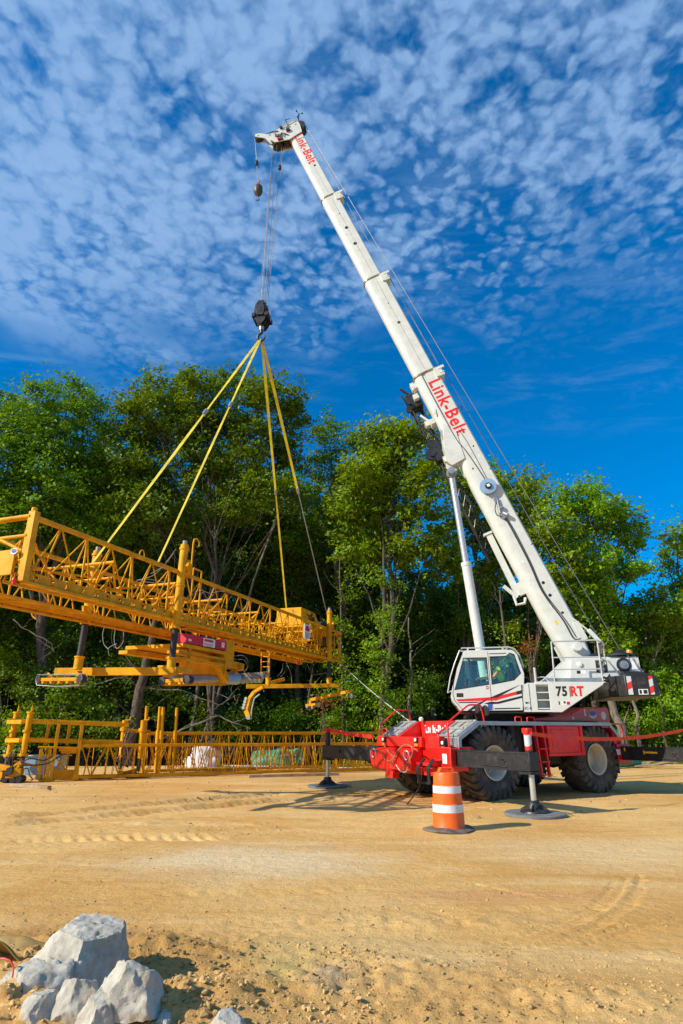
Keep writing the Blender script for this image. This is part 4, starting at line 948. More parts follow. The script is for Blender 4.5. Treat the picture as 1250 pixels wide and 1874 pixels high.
# outriggers
for (x, s, ln) in ((3.17, 1, 3.95), (3.55, -1, 4.28), (-3.28, 1, 3.95), (-3.45, -1, 4.1)):
    y0, y1 = s*1.3, s*ln; ya = s*(ln-.12)
    mb = MB()
    mb.box(x-.14, x+.14, y0, y1, .86, 1.23)
    zc = 1.045
    bm_ = mb.build('outrigger_beam', 'black', crane, bevel=.01)
    mb = MB(); mb.box(x-.165, x+.165, s*(ln-.32), s*(ln+.02), .80, .855); mb.box(x-.155, x+.155, s*1.3, s*(ln-.02), .868, .882); mb.box(x-.155, x+.155, s*1.3, s*(ln-.02), 1.21, 1.224)
    e = x+.155
    mb.bar((e, s*1.9, 1.10), (e, s*2.45, .94), .02, .02); mb.bar((e, s*2.45, .94), (e, s*3.3, .93), .02, .02)
    mb.lathe([(.055, 0), (.055, .02), (.03, .022), (.03, .0)], (x+.14, s*3.2, 1.06), (1, 0, 0), 14)
    mb.build('beam_rib', 'dark', bm_, bevel=.003)
    jm = MB(); jm.tube((x, ya, .80), (x, ya, 1.28), .08, n=18); jk = jm.build('jack_housing', 'black', crane)
    jm = MB(); jm.tube((x, ya, 1.28), (x, ya, 1.64), .078, n=18); jm.build('jack_sleeve', STR, jk) if s > 0 else jm.build('jack_sleeve', 'black', jk)
    jm = MB(); jm.box(x-.085, x+.085, ya-.085, ya+.085, 1.62, 1.73); jm.build('jack_cap', 'red', jk, bevel=.02)
    jm = MB(); jm.tube((x, ya, .26), (x, ya, .84), .058, n=18); jm.build('jack_rod', 'chrome', jk)
    jm = MB(); jm.lathe([(.30, .07), (.29, .10), (.16, .15), (.12, .24), (.12, .27), (.0, .27)], (x, ya, 0), (0, 0, 1), 24)
    jm.tube((x, ya, .27), (x, ya, .30), .11, n=18)
    for k in range(4):
        a = k*math.pi/2+.5; c_, s_ = math.cos(a), math.sin(a)
        jm.bar((x+c_*.12, ya+s_*.12, .2), (x+c_*.28, ya+s_*.28, .11), .03, .05)
    jm.path([(x+.14*math.cos(t), ya+.14*math.sin(t)*.2+.12*s, .13+.1*math.sin(t)) for t in [math.pi*i/8 for i in range(9)]], .012, 6)
    jm.build('float', 'black', jk)
for i, (x, y, lb) in enumerate(((3.17, 3.83, 'round grey outrigger pad on the sand right of the traffic drum'), (3.55, -4.16, 'round grey outrigger pad in front of the ground truss'))):
    p = CC+FW*x+LF*y; mb = MB(); mb.lathe([(.0, 0), (.60, 0), (.63, .012), (.63, .055), (.61, .068), (.0, .068)], n=48)
    mb.path([(.60, .1, .05), (.72, .12, .06), (.76, .02, .03), (.70, -.06, .04), (.61, -.08, .05)], .008, 6)
    o = mb.build('outrigger_pad', 'pad', None, 30, bevel=.0); o.location = (p.x, p.y, .004); tag(o, lb, 'outrigger pad', 'round outrigger pads under the jacks')
mb = MB(); e = -3.28+.155; mb.box(e, e+.004, 2.35, 2.75, 1.06, 1.11); mb.box(e, e+.004, 2.32, 2.36, 1.03, 1.14); mb.box(e, e+.004, 1.72, 1.76, 1.10, 1.2); pieces(mb, 'beam_mark', 'yellow_label', crane)
# side toolbox, ladder, black tanks
a = cpt(985, 1330, y=1.4); mb = MB(); mb.box(-1.30, .04, .9, 1.69, 1.04, 1.79); mb.box(-1.36, .08, 1.65, 1.71, 1.02, 1.10); mb.box(-1.36, -1.26, 1.65, 1.73, 1.02, 1.79)
tb = mb.build('side_tool_box', 'red', crane, bevel=.012)
mb = MB(); mb.box(-1.14, -.1, 1.68, 1.702, 1.16, 1.70); mb.build('box_door', 'red', tb, bevel=.006)
mb = MB()
for (x, z) in [(-.2, 1.2), (-.6, 1.2), (-1.05, 1.2), (-.2, 1.66), (-.6, 1.66), (-1.05, 1.66)]: mb.tube((x, 1.69, z), (x, 1.712, z), .014, n=8)
mb.build('bolt', 'steel', tb)
mb = MB()
for x in (.16, .46): mb.bar((x, 1.60, 1.84), (x+.02, 1.72, .52), .05, .09, (0, 1, 0))
for z in (.56, .88, 1.2, 1.52): mb.box(.16, .48, 1.58+(1.84-z)*.09, 1.70+(1.84-z)*.09, z, z+.03)
mb.build('ladder', 'red', crane, bevel=.005)
railing([(.52, 1.45, 1.9), (.52, 1.45, 2.02), (.24, 1.45, 2.02), (.24, 1.45, 1.9)], .018); railing([(.98, 1.45, 1.9), (.98, 1.45, 2.02), (.74, 1.45, 2.02), (.74, 1.45, 1.9)], .018)
mb = MB(); mb.tube((.9, 1.15, .9), (.9, 1.15, 1.8), .16); mb.tube((.62, 1.2, .8), (.62, 1.2, 1.78), .05); mb.tube((.55, 1.3, .8), (.55, 1.3, 1.78), .03); mb.box(-.2, .2, .8, 1.2, .6, 1.0); mb.build('tank', 'dark', crane)
# rear cowl
mb = MB(); pr = [(-.1, 1.915), (-.1, 2.02), (-1.55, 2.10), (-2.1, 2.32), (-3.3, 2.36), (-3.42, 2.28), (-3.44, 1.60), (-3.3, 1.40), (-2.8, 1.915)]
mb.plate(pr, FR(0), -1.18, 1.18); cowl = mb.build('engine_cowl', 'deepred', crane, bevel=.03, seg=3)
mb = MB()
def disc(c, r, rz, t=.006, y=1.18): mb.add([(c[0]+r*math.cos(a), y+t*k, c[1]+rz*math.sin(a)) for k in (0, 1) for a in [i*math.pi/12 for i in range(24)]], [tuple(range(24)), tuple(range(47, 23, -1))]+[(i, (i+1) % 24, 24+(i+1) % 24, 24+i) for i in range(24)])
disc((-2.62, 2.13), .17, .12); disc((-3.12, 2.10), .12, .12); mb.build('round_emblem', 'sticker', cowl, 30)
mb = MB(); disc((-2.62, 2.16), .15, .075, .004, 1.187); mb.build('emblem_band', 'blue', cowl, 30)
mb = MB(); disc((-3.12, 2.10), .075, .075, .003, 1.187); mb.build('emblem_centre', 'rail', cowl, 30)
mb = MB(); mb.box(-2.30, -2.24, 1.18, 1.186, 2.08, 2.28); mb.box(-1.75, -1.67, 1.18, 1.185, 1.98, 2.05); mb.build('sticker', 'sticker', cowl)
# rear outrigger box
mb = MB(); mb.box(-3.62, -2.98, -1.6, 1.6, .74, 1.30); mb.box(-3.62, -3.2, -1.1, 1.1, 1.3, 1.6); mb.plate([(-2.9, 1.3), (-2.9, 1.75), (-3.25, 1.3)], FR(0), 1.2, 1.58); rb = mb.build('rear_outrigger_box', 'deepred', crane, bevel=.012)
mb = MB(); mb.box(-3.10, -2.90, 1.60, 1.606, 1.0, 1.15); mb.build('sticker', 'sticker', rb)
mb = MB(); mb.box(-2.96, -2.93, 1.0, 1.6, .5, .76); mb.build('mud_flap', 'black', crane)

# ---------------------------------------------------------------- upper works (turned on the carrier)
def SB(): return MB(SUPM)
def sbuild(mb, name, m, par=crane, **kw): return mb.build(name, m, par, **kw)
mb = SB(); mb.lathe([(.82, 1.86), (.82, 1.98), (.76, 1.98), (.76, 2.12), (.9, 2.14), (.9, 2.2), (0, 2.2)], (0, 0, 0), (0, 0, 1), 48); mb.box(-1.2, 1.2, .4, 1.55, 2.12, 2.17)
sbuild(mb, 'turntable', 'under')
XZ = lambda u, v, t: (u, t, v)
mb = SB()
side = [(.95, 2.18), (1.0, 2.62), (.25, 2.75), (-.9, 2.86), (-1.38, 3.15), (-1.98, 3.66), (-3.86, 3.69), (-3.90, 3.12), (-2.7, 2.90), (-1.2, 2.18)]
for s in (1, -1): mb.plate(side, XZ, s*.52, s*.60)
mb.box(-1.5, .9, -.53, .53, 2.2, 2.36); mb.box(-3.86, -3.3, -.53, .53, 3.0, 3.1)
mb.plate([(-1.9, 2.9), (-2.0, 3.6), (-3.84, 3.62), (-3.86, 3.13), (-2.7, 2.9)], XZ, .60, .84)
mb.plate([(-1.9, 2.9), (-2.0, 3.6), (-3.84, 3.62), (-3.86, 3.13), (-2.7, 2.9)], XZ, -.60, -.84)
frame = sbuild(mb, 'upper_frame', 'white', bevel=.012)
mb = SB(); mb.box(-1.5, -.1, -1.5, -.62, 2.15, 2.9); sbuild(mb, 'far_deck_box', 'white', bevel=.02)
# details on the frame's near cheek
mb = SB(); mb.box(-2.96, -2.66, .84, .852, 3.22, 3.56); mb.lathe([(.2, 0), (.2, .02), (0, .02)], (-3.42, .84, 3.42), (0, 1, 0), 24); sbuild(mb, 'vent', 'dark', frame)
mb = SB()
for c in ((-2.82, 3.47), (-2.8, 3.30)): mb.lathe([(.085, 0), (.085, .015), (.055, .018), (.05, .0)], (c[0], .852, c[1]), (0, 1, 0), 18)
mb.lathe([(.12, 0), (.12, .03), (.04, .035), (.04, .05), (0, .05)], (-3.42, .86, 3.42), (0, 1, 0), 18)
pieces(mb, 'gauge', 'steel', frame)
mb = SB(); mb.lathe([(.07, 0), (.07, .04), (.03, .05), (0, .05)], (-2.22, .84, 3.46), (0, 1, 0), 18); mb.box(-2.38, -2.22, .84, .846, 3.18, 3.30); mb.box(-3.8, -3.62, .84, .85, 3.3, 3.5); pieces(mb, 'sticker', 'sticker', frame)
mb = SB(); mb.box(-2.22, -2.12, .846, .849, 3.20, 3.28); sbuild(mb, 'warning_label', 'txt_black', frame)
mb = SB(); mb.box(-3.58, -3.56, .60, .86, 3.1, 3.7); mb.bar((-3.68, .86, 3.6), (-3.8, .86, 3.3), .02, .04); mb.bar((-3.0, .86, 3.55), (-3.25, .9, 3.12), .02, .025); sbuild(mb, 'bracket', 'steel', frame)
mb = SB()
for y in (.15,): mb.tube((-3.45, -.5, 3.62), (-3.45, .5, 3.62), .27, n=24); mb.tube((-2.8, -.5, 3.55), (-2.8, .5, 3.55), .26, n=24)
mb.lathe([(.40, .0), (.36, .06), (.0, .10)], (-3.45, .5, 3.70), (0, 0, 1), 24)
sbuild(mb, 'winch_drum', 'dark')
bc = SB(); bc.lathe([(.085, 0), (.085, .10), (.07, .15), (0, .16)], (-3.66, .7, 3.70), (0, 0, 1), 18); sbuild(bc, 'beacon', 'amber', smooth=50)
# near deck with steps and lettering
mb = SB()
outer = [(-.45, 2.15), (-.45, 2.86), (-.64, 2.90), (-.82, 2.90), (-.82, 2.94), (-2.64, 2.91), (-2.60, 2.84), (-1.46, 2.14)]
rec = [(-.84, 2.20), (-.84, 2.86), (-1.17, 2.86), (-1.17, 2.20)]
mb.plate(outer, XZ, 1.54, 1.60, [rec]); mb.plate([(-.45, 2.86), (-.64, 2.90), (-.82, 2.90), (-.82, 2.94), (-2.64, 2.91), (-2.60, 2.84), (-2.58, 2.82), (-.46, 2.82)], XZ, .62, 1.54)
mb.plate([(-.46, 2.16), (-.46, 2.84), (-.8, 2.84), (-.8, 2.16)], XZ, .62, 1.53); mb.box(-1.2, -.82, 1.22, 1.26, 2.16, 2.86); mb.box(-1.22, -1.19, .62, 1.54, 2.16, 2.86)
mb.plate([(-1.46, 2.14), (-2.60, 2.83), (-2.60, 2.86), (-1.46, 2.18)], XZ, .62, 1.54); mb.box(-1.46, -.46, .62, 1.54, 2.145, 2.18)
deck = sbuild(mb, 'near_deck', 'cab_white', bevel=.008)
mb = SB()
for z in (2.22, 2.44, 2.64): mb.box(-1.18, -.84, 1.24, 1.585, z, z+.03)
sbuild(mb, 'step', 'white', deck, bevel=.004)
mb = SB(); mb.box(-.66, -.645, 1.60, 1.604, 2.17, 2.88); mb.box(-.455, -.445, 1.5, 1.61, 2.16, 2.86); sbuild(mb, 'panel_gap', 'under', deck)
def stext(s, nm, size, x, z, m, y=1.602, **kw): return text(s, nm, size, SUPM @ basis((x, y, z), (-1, 0, 0), (0, 0, 1)), m, deck, .002, **kw)
stext('75', 'lettering', .345, -1.50, 2.665, 'txt_black', bold=.013, sx=.80); stext('RT', 'lettering', .345, -1.90, 2.665, 'txt_red', bold=.015, sx=.80)
stext('HC-8', 'lettering', .10, -.555, 2.24, 'txt_black', bold=.001)
mb = SB(); mb.box(-1.725, -1.71, 1.60, 1.603, 2.52, 2.80); mb.box(-1.98, -1.94, 1.6, 1.603, 2.30, 2.35); mb.box(-1.42, -1.39, 1.6, 1.603, 2.33, 2.42)
for (a, b) in ((-.60, -.62), (-.52, -.58)): mb.box(a, b, 1.60, 1.603, 2.36, 2.41)
mb.box(-1.52, -1.57, 1.603, 1.606, 2.36, 2.42); mb.box(-1.28, -1.30, 1.6, 1.606, 2.90, 2.905)
sbuild(mb, 'marking', 'txt_black', deck)
mb = SB(); mb.box(-1.47, -1.69, 1.60, 1.603, 2.32, 2.43); sbuild(mb, 'sticker', 'sticker', deck)
mb = SB(); mb.box(-1.60, -1.68, 1.603, 1.606, 2.33, 2.41); sbuild(mb, 'warning_label', 'redpink', deck)
mb = SB(); mb.box(-2.60, -1.22, 1.50, 1.53, 2.92, 3.03); sbuild(mb, 'toe_board', 'steel', deck)
mb = SB()
A4 = [(-1.36, 2.94), (-1.39, 4.02), (-2.62, 4.04), (-2.62, 2.94)]
for p, q in ((0, 1), (1, 2), (2, 3)): mb.tube((A4[p][0], 1.56, A4[p][1]), (A4[q][0], 1.56, A4[q][1]), .022, n=8)
for z in (3.58, 3.26): mb.tube((-1.37, 1.56, z), (-2.62, 1.56, z), .018, n=8)
mb.path([(-2.62, 1.56, 4.03), (-2.78, 1.5, 3.96), (-2.82, 1.3, 3.6), (-2.82, 1.3, 3.4)], .02, 7); mb.tube((-2.62, 1.56, 3.58), (-2.82, 1.3, 3.5), .018)
mb.path([(-.86, 1.56, 2.94), (-.86, 1.56, 3.32)], .035, 8); mb.path([(-.9, 1.5, 3.06), (-1.1, 1.5, 3.07), (-1.22, 1.5, 2.93)], .018, 7)
mb.path([(-1.0, .7, 2.95), (-.98, .7, 3.3)], .02, 6)
sbuild(mb, 'deck_railing', 'rail', smooth=60)
mb = SB()   # kinked rods and hoses between cab and frame
mb.path([(-.5, 1.3, 3.02), (-.7, 1.2, 3.06), (-.8, .9, 2.98), (-.85, .8, 2.7)], .03, 8); mb.path([(-.5, 1.2, 2.95), (-.66, 1.1, 3.0), (-.78, .9, 2.85)], .025, 8); mb.path([(-2.66, 1.1, 2.97), (-2.8, 1.0, 3.08), (-2.95, .9, 3.0), (-3.0, .8, 3.2)], .03, 8); mb.path([(-2.62, 1.3, 2.98), (-2.85, 1.15, 2.96), (-2.92, 1.0, 3.1)], .022, 8)
sbuild(mb, 'hose_bundle', 'rubber_hose', smooth=60)
# counterweight
mb = SB(); plan = [(-2.85, 1.05), (-3.20, 1.52), (-3.92, 1.52), (-4.12, 1.2), (-4.12, -1.2), (-3.92, -1.52), (-3.20, -1.52), (-2.85, -1.05)]
mb.plate(plan, lambda u, v, t: (u, v, t), 2.54, 3.09)
cw = sbuild(mb, 'counterweight', 'black', bevel=.02)
mb = SB(); mb.box(-3.25, -3.88, 1.28, 1.47, 3.09, 3.14); mb.box(-3.25, -3.8, .9, 1.3, 3.1, 3.20); mb.path([(-3.75, 1.2, 3.12), (-3.75, 1.2, 3.26), (-3.9, 1.0, 3.26)], .03, 6); mb.box(-3.50, -3.74, 1.52, 1.53, 2.82, 3.04); sbuild(mb, 'lifting_lug', 'dark', cw, bevel=.005)
mb = SB(); mb.box(-3.24, -3.36, 1.523, 1.53, 2.58, 3.06); mb.box(-3.80, -3.90, 1.523, 1.53, 2.58, 3.06); sbuild(mb, 'hazard_plate', STR2, cw)
mb = SB(); mb.box(-3.50, -3.74, 1.521, 1.528, 2.58, 2.72); sbuild(mb, 'sticker', 'sticker', cw)
mb = SB(); mb.box(-3.52, -3.58, 1.528, 1.53, 2.60, 2.70); mb.box(-3.62, -3.72, 1.528, 1.53, 2.60, 2.70); sbuild(mb, 'marking', 'txt_black', cw)

# ---------------------------------------------------------------- cab
YC0, YC1 = .66, 1.60
px2 = lambda *pts: [(spt(a, b, YC1).x, spt(a, b, YC1).z) for a, b in pts]
out = px2((843,1301),(828,1283),(825.5,1273),(829,1254),(838,1217),(848,1193),(853,1190.5),(934,1189),(941,1191.5),(946,1197),(959,1232),(959.5,1240),(957,1300))
w1 = px2((848,1204),(890.5,1203),(895,1253),(832,1263)); w2 = px2((896,1201.5),(926,1200.5),(933,1194.5),(941,1197),(953.5,1232),(941,1245),(900,1253))
mb = SB()
for (a, b) in ((YC1-.05, YC1), (YC0, YC0+.05)): mb.plate(out, XZ, a, b, [w1, w2])
def strip(i, j, inset=.0, th=.05):
    (x0, z0), (x1, z1) = out[i], out[j % len(out)]; d = Vector((x1-x0, 0, z1-z0)).normalized(); nrm = Vector((-d.z, 0, d.x))
    cx_ = sum(p[0] for p in out)/len(out); cz_ = sum(p[1] for p in out)/len(out)
    if nrm.dot(Vector((cx_-x0, 0, cz_-z0))) < 0: nrm = -nrm
    q = [Vector((x0, 0, z0)), Vector((x1, 0, z1)), Vector((x1, 0, z1))+nrm*th, Vector((x0, 0, z0))+nrm*th]
    mb.plate([(v.x, v.z) for v in q], XZ, YC0+.05, YC1-.05)
for i, j in ((0, 1), (1, 2), (6, 7), (10, 11), (11, 12), (12, 13)): strip(i, j)
# roof vent louvre, sill
cab = sbuild(mb, 'cab', 'cab_white', bevel=.008)
mb = SB()
for (i, j) in ((2, 3), (3, 4), (4, 5), (8, 9), (9, 10), (5, 6), (7, 8)):
    (x0, z0), (x1, z1) = out[i], out[j]; mb.bar((x0-.02, (YC0+YC1)/2, z0), (x1-.02, (YC0+YC1)/2, z1), YC1-YC0-.12, .012)
sbuild(mb, 'windscreen', 'glass', cab)
for hole in (w1, w2):
    mb = SB(); mb.plate(hole, XZ, YC1-.035, YC1-.028); win = sbuild(mb, 'side_window', 'glass', cab)
    mb = SB(); cx_ = sum(p[0] for p in hole)/len(hole); cz_ = sum(p[1] for p in hole)/len(hole)
    inn = [((x-cx_)*.955+cx_, (z-cz_)*.95+cz_) for x, z in hole]; mb.plate(hole, XZ, YC1-.027, YC1+.004, [inn]); sbuild(mb, 'window_seal', 'rubber_hose', win)
    mb = SB(); mb.plate(hole, XZ, YC0+.02, YC0+.026); sbuild(mb, 'side_window', 'glass', cab)
mb = SB()   # seams, vent and sill slots
s = [spt(892.5, 1193, 1.6), spt(897.5, 1262, 1.6), spt(899.5, 1281, 1.6), spt(903, 1299, 1.6)]
for p, q in zip(s, s[1:]): mb.bar((p.x, 1.601, p.z), (q.x, 1.601, q.z), .004, .012, (1, 0, 0))
for (a, b, c, d, th) in ((895, 1196.5, 926, 1195.5, .022), (905, 1297, 952, 1296, .03), (833, 1270, 833.5, 1270, .01)):
    p, q = spt(a, b, 1.6), spt(c, d, 1.6); mb.bar((p.x, 1.601, p.z), (q.x, 1.601, q.z), .006, th)
p, q = spt(830, 1240, 1.6), spt(846, 1200, 1.6)
g_ = [spt(a, b, 1.6) for a, b in ((846, 1196), (836, 1222), (830, 1250), (829, 1270), (832, 1282), (847, 1299))]
for p, q in zip(g_, g_[1:]): mb.bar((p.x, 1.601, p.z), (q.x, 1.601, q.z), .004, .014, (1, 0, 0))
sbuild(mb, 'door_seam', 'txt_black', cab)
mb = SB(); p = spt(841.5, 1272, 1.6); mb.box(p.x-.09, p.x+.09, 1.60, 1.612, p.z-.05, p.z+.05); dh = sbuild(mb, 'door_handle', 'txt_black', cab, bevel=.01)
mb = SB(); mb.box(p.x-.06, p.x+.06, 1.612, 1.622, p.z-.03, p.z+.01); sbuild(mb, 'handle_lever', 'dark', dh, bevel=.004)
mb = SB(); mb.plate(px2((834,1280),(896,1276),(915,1273),(945,1265.5),(945,1271.5),(918,1278.5),(908,1282),(838,1283.5)), XZ, 1.600, 1.603); sbuild(mb, 'red_stripe', 'txt_red', cab)
mb = SB(); mb.plate(px2((945,1265.3),(956,1262.8),(956,1269),(945,1271.7)), XZ, 1.600, 1.603)
mb.plate(px2((886,1287.5),(897,1284.2),(910,1284.5),(956,1273),(956,1277),(913,1288),(893,1289)), XZ, 1.600, 1.603)
mb.plate(px2((838,1285),(882,1283.8),(872,1286.2),(840,1286.6)), XZ, 1.600, 1.603)
mb.plate(px2((855,1301),(872,1288.5),(905,1273),(952,1253),(910,1276.5),(896,1277.5),(878,1289.5),(862,1300.8)), XZ, 1.6035, 1.606)
sbuild(mb, 'black_stripe', 'txt_black', cab)
mb = SB(); p = spt(897, 1294, 1.6); mb.box(p.x-.055, p.x+.055, 1.60, 1.604, p.z-.08, p.z+.08); sbuild(mb, 'sticker', 'blue', cab)
mb = SB(); p = spt(892, 1258.5, 1.6); mb.lathe([(.045, 0), (.045, .004), (0, .004)], (p.x, 1.60, p.z), (0, 1, 0), 18); e_ = sbuild(mb, 'round_sticker', 'txt_red', cab)
mb = SB(); mb.box(p.x-.03, p.x+.03, 1.604, 1.606, p.z-.012, p.z+.008); sbuild(mb, 'sticker_mark', 'sticker', e_)
# guards on the roof and front
def sp3(a, b, y): q = spt(a, b, y); return (q.x, y, q.z)
mb = SB()
mb.path([sp3(845, 1186.2, 1.5), sp3(880, 1185.6, 1.5), sp3(930, 1184.2, 1.5), sp3(941, 1187, 1.5), sp3(950, 1198, 1.5), sp3(958.5, 1221, 1.5)], .02, 8)
mb.path([sp3(845, 1186.2, 1.5), (spt(845, 1186.2, 1.5).x, .76, spt(845, 1186.2, 1.5).z)], .02, 8)
xr = spt(930, 1184.2, 1.5); mb.path([(xr.x, 1.5, xr.z), (xr.x, .76, xr.z)], .02, 8)
mb.path([(spt(845, 1186.2, 1.5).x, .76, spt(845, 1186.2, 1.5).z), (xr.x, .76, xr.z), (xr.x-.3, .76, xr.z-.15), (xr.x-.45, .76, xr.z-.55)], .02, 8)
for a in (856, 920): q = spt(a, 1189.5, 1.5); mb.bar((q.x, 1.5, q.z-.03), (q.x, 1.5, q.z+.06), .05, .03, (0, 1, 0))
for y in (1.54, .8):
    mb.path([sp3(841, 1190.5, y), sp3(832, 1214, y), sp3(824, 1240, y), sp3(819.5, 1268, y)], .018, 8); mb.path([sp3(841, 1190.5, y), sp3(849, 1194, y)], .014, 6); mb.path([sp3(819.5, 1268, y), sp3(827, 1264, y)], .014, 6)
for a, b in ((841, 1190.5), (832, 1214), (824, 1240)): q = spt(a, b, 1.54); mb.tube((q.x, 1.54, q.z), (q.x, .8, q.z), .014)
q = sp3(953.5, 1218, 1.5); mb.tube(q, (q[0]+.02, 1.56, q[2]+.02), .04, n=10)
sbuild(mb, 'cab_guard', 'rail', cab, smooth=60)
mb = SB(); q = spt(874, 1297, 1.72); mb.lathe([(.10, -.02), (.12, 0), (.12, .03), (0, .045)], (q.x, 1.66, q.z), (1, .6, 0), 20); mb.path([(q.x, 1.6, q.z), (q.x-.05, 1.5, q.z-.1)], .015, 6); sbuild(mb, 'mirror', 'black', cab)
# cab inside
mb = SB(); mb.box(-.30, .22, .9, 1.4, 2.40, 2.78); mb.box(-.34, -.22, .95, 1.4, 2.78, 3.35); mb.box(-.32, -.24, 1.05, 1.3, 3.35, 3.5); mb.box(-.35, .1, .84, .9, 2.75, 2.84); sbuild(mb, 'seat', 'dark', cab, bevel=.03)
mb = SB(); mb.bar((1.28, 1.13, 2.3), (.72, 1.13, 2.72), .09, .09); 
mb.path([(.66+.13*math.cos(a)*.5, 1.13+.2*math.sin(a), 2.78+.17*math.cos(a)*.9) for a in [i*math.pi/10 for i in range(21)]], .018, 6); mb.bar((.66, .95, 2.78), (.66, 1.31, 2.78), .03, .03); mb.box(.95, 1.36, .85, 1.45, 2.30, 2.62); mb.bar((.15, .82, 2.3), (.25, .82, 2.95), .05, .05)
mb.tube((1.0, .74, 2.9), (1.0, .74, 3.1), .06); mb.path([(.9, .72, 3.7), (.7, .72, 3.2), (.75, .72, 2.8)], .02)
sbuild(mb, 'controls', 'dark', cab, bevel=.008)
mb = SB(); mb.box(-.45, 1.2, .72, 1.54, 2.22, 2.28); sbuild(mb, 'floor_plate', 'dark', cab)

# ---------------------------------------------------------------- boom
PV = Vector((-2.26, 0, 3.95)); EL = math.atan2(27.6-3.95, .3978*(27.6-3.95)); U = Vector((math.cos(EL), 0, math.sin(EL))); Nn = Vector((-U.z, 0, U.x))
BT = SUPM @ Matrix(((U.x, 0, Nn.x, PV.x), (0, 1, 0, 0), (U.z, 0, Nn.z, PV.z), (0, 0, 0, 1)))
def BB(): return MB(BT)     # boom axes: x along, y to the near side, z towards the back (upper) face
def sec(h, wd, n=9):
    a = wd/2; t = h*.5; pts = [(a*.86, t), (a, t-a*.16), (a, -h*.10)]
    for k in range(1, n):
        an = math.pi*k/n
        pts.append((a*math.cos(an)**1 if False else a*math.copysign(abs(math.cos(an))**.75, math.cos(an)), -h*.10-(h*.40)*abs(math.sin(an))**.75))
    pts += [(-a, -h*.10), (-a, t-a*.16), (-a*.86, t)]
    return pts
def bsec(name, x0, x1, h, wd, m='white', zoff=0.0, taper=None):
    mb = BB(); rings = []
    for x, k in ((x0, 1 if taper is None else taper), (x1, 1)) if taper is None else ((x0, taper), (x0+1.3, 1), (x1, 1)):
        rings.append([(x, y, z+zoff) for y, z in sec(h*k, wd)])
    mb.loft(rings); return mb.build(name, m, crane, smooth=24, bevel=.0)
LN = 25.5; L1 = 4.92
base = bsec('boom_base_section', -.35, 10.75, .90, .62, taper=.80)
s2 = bsec('boom_section', 10.3, 10.75+L1, .80, .54); s3 = bsec('boom_section', 15.3, 10.75+2*L1, .72, .47); s4 = bsec('boom_section', 20.2, 24.9, .645, .41)
# collars
for (x, h, wd, par) in ((10.75, .90, .62, base), (10.75+L1, .80, .54, s2), (10.75+2*L1, .72, .47, s3)):
    mb = BB(); o_ = sec(h*1.075, wd*1.09); i_ = sec(h*.90, wd*.90)
    mb.plate(o_, lambda u, v, t: (t, u, v), x-.05, x+.012, [i_]); mb.build('boom_collar', 'greycol' if False else 'collar', par, smooth=40, bevel=.004)
    mb = BB(); t = h*.5
    mb.box(x-.16, x-.12, -wd*.46, wd*.62, t, t+.16); mb.box(x-.34, x-.30, -wd*.46, wd*.62, t, t+.18); mb.box(x-.42, x-.05, wd*.50, wd*.60, t-.14, t+.12)
    for y in (-.12, .12): mb.lathe([(.10, -.03), (.07, 0), (.10, .03)], (x-.23, y, t+.13), (0, 1, 0), 16)
    mb.tube((x-.23, -.3, t+.13), (x-.23, .36, t+.13), .022)
    mb.bar((x-.1, wd*.56, t-.02), (x-.1, wd*.56, t+.26), .05, .10, (1, 0, 0)); mb.bar((x-.40, wd*.56, t-.05), (x-.40, wd*.56, t+.17), .04, .08, (1, 0, 0))
    mb.build('rope_guide', 'white', par, bevel=.004)
# marks, holes and fittings on the near face
def bdot(x, z, r, wd, m='txt_black', par=None, t=.004):
    mb = BB(); mb.lathe([(r, 0), (r, t), (0, t)], (x, wd/2+.0005, z), (0, 1, 0), 18); return mb.build('boom_hole', m, par or base)
for (x, z, r, wd, par) in ((17.6, .03, .075, .47, s3), (18.55, .03, .075, .47, s3), (19.4, .05, .03, .47, s3), (13.2, .05, .06, .54, s2), (14.2, .05, .025, .54, s2), (22.55, .12, .05, .41, s4), (2.15, .12, .05, .62, base), (1.72, .12, .05, .62, base), (1.1, .2, .04, .62, base), (7.3, .26, .03, .62, base)):
    bdot(x, z, r, wd, par=par)
TB = lambda x, z, wd: BT @ basis((x, wd/2+.002, z), (-1, 0, 0), (0, 0, 1))
text('Link-Belt', 'lettering', .64, TB(9.10, .13, .62), 'txt_red', base, .002, .015, shear=.0, sx=.95)
text('Link-Belt', 'lettering', .56, TB(23.75, .09, .41), 'txt_red', s4, .002, .010, shear=.0, sx=.92)
for (x, z, a, b, m_) in ((1.4, .02, .14, .10, 'sticker'), (1.38, .02, .05, .05, 'redpink'), (3.0, -.12, .10, .07, 'sticker'), (6.9, .28, .12, .05, 'sticker'), (10.3, .30, .10, .06, 'sticker'), (6.55, -.12, .05, .05, 'txt_black'), (.9, -.1, .12, .08, 'yellow_label')):
    mb = BB(); yy = .3105 if m_ != 'redpink' else .3125; mb.box(x-a/2, x+a/2, yy, yy+.002, z-b/2, z+b/2); mb.build('warning_label', m_, base)
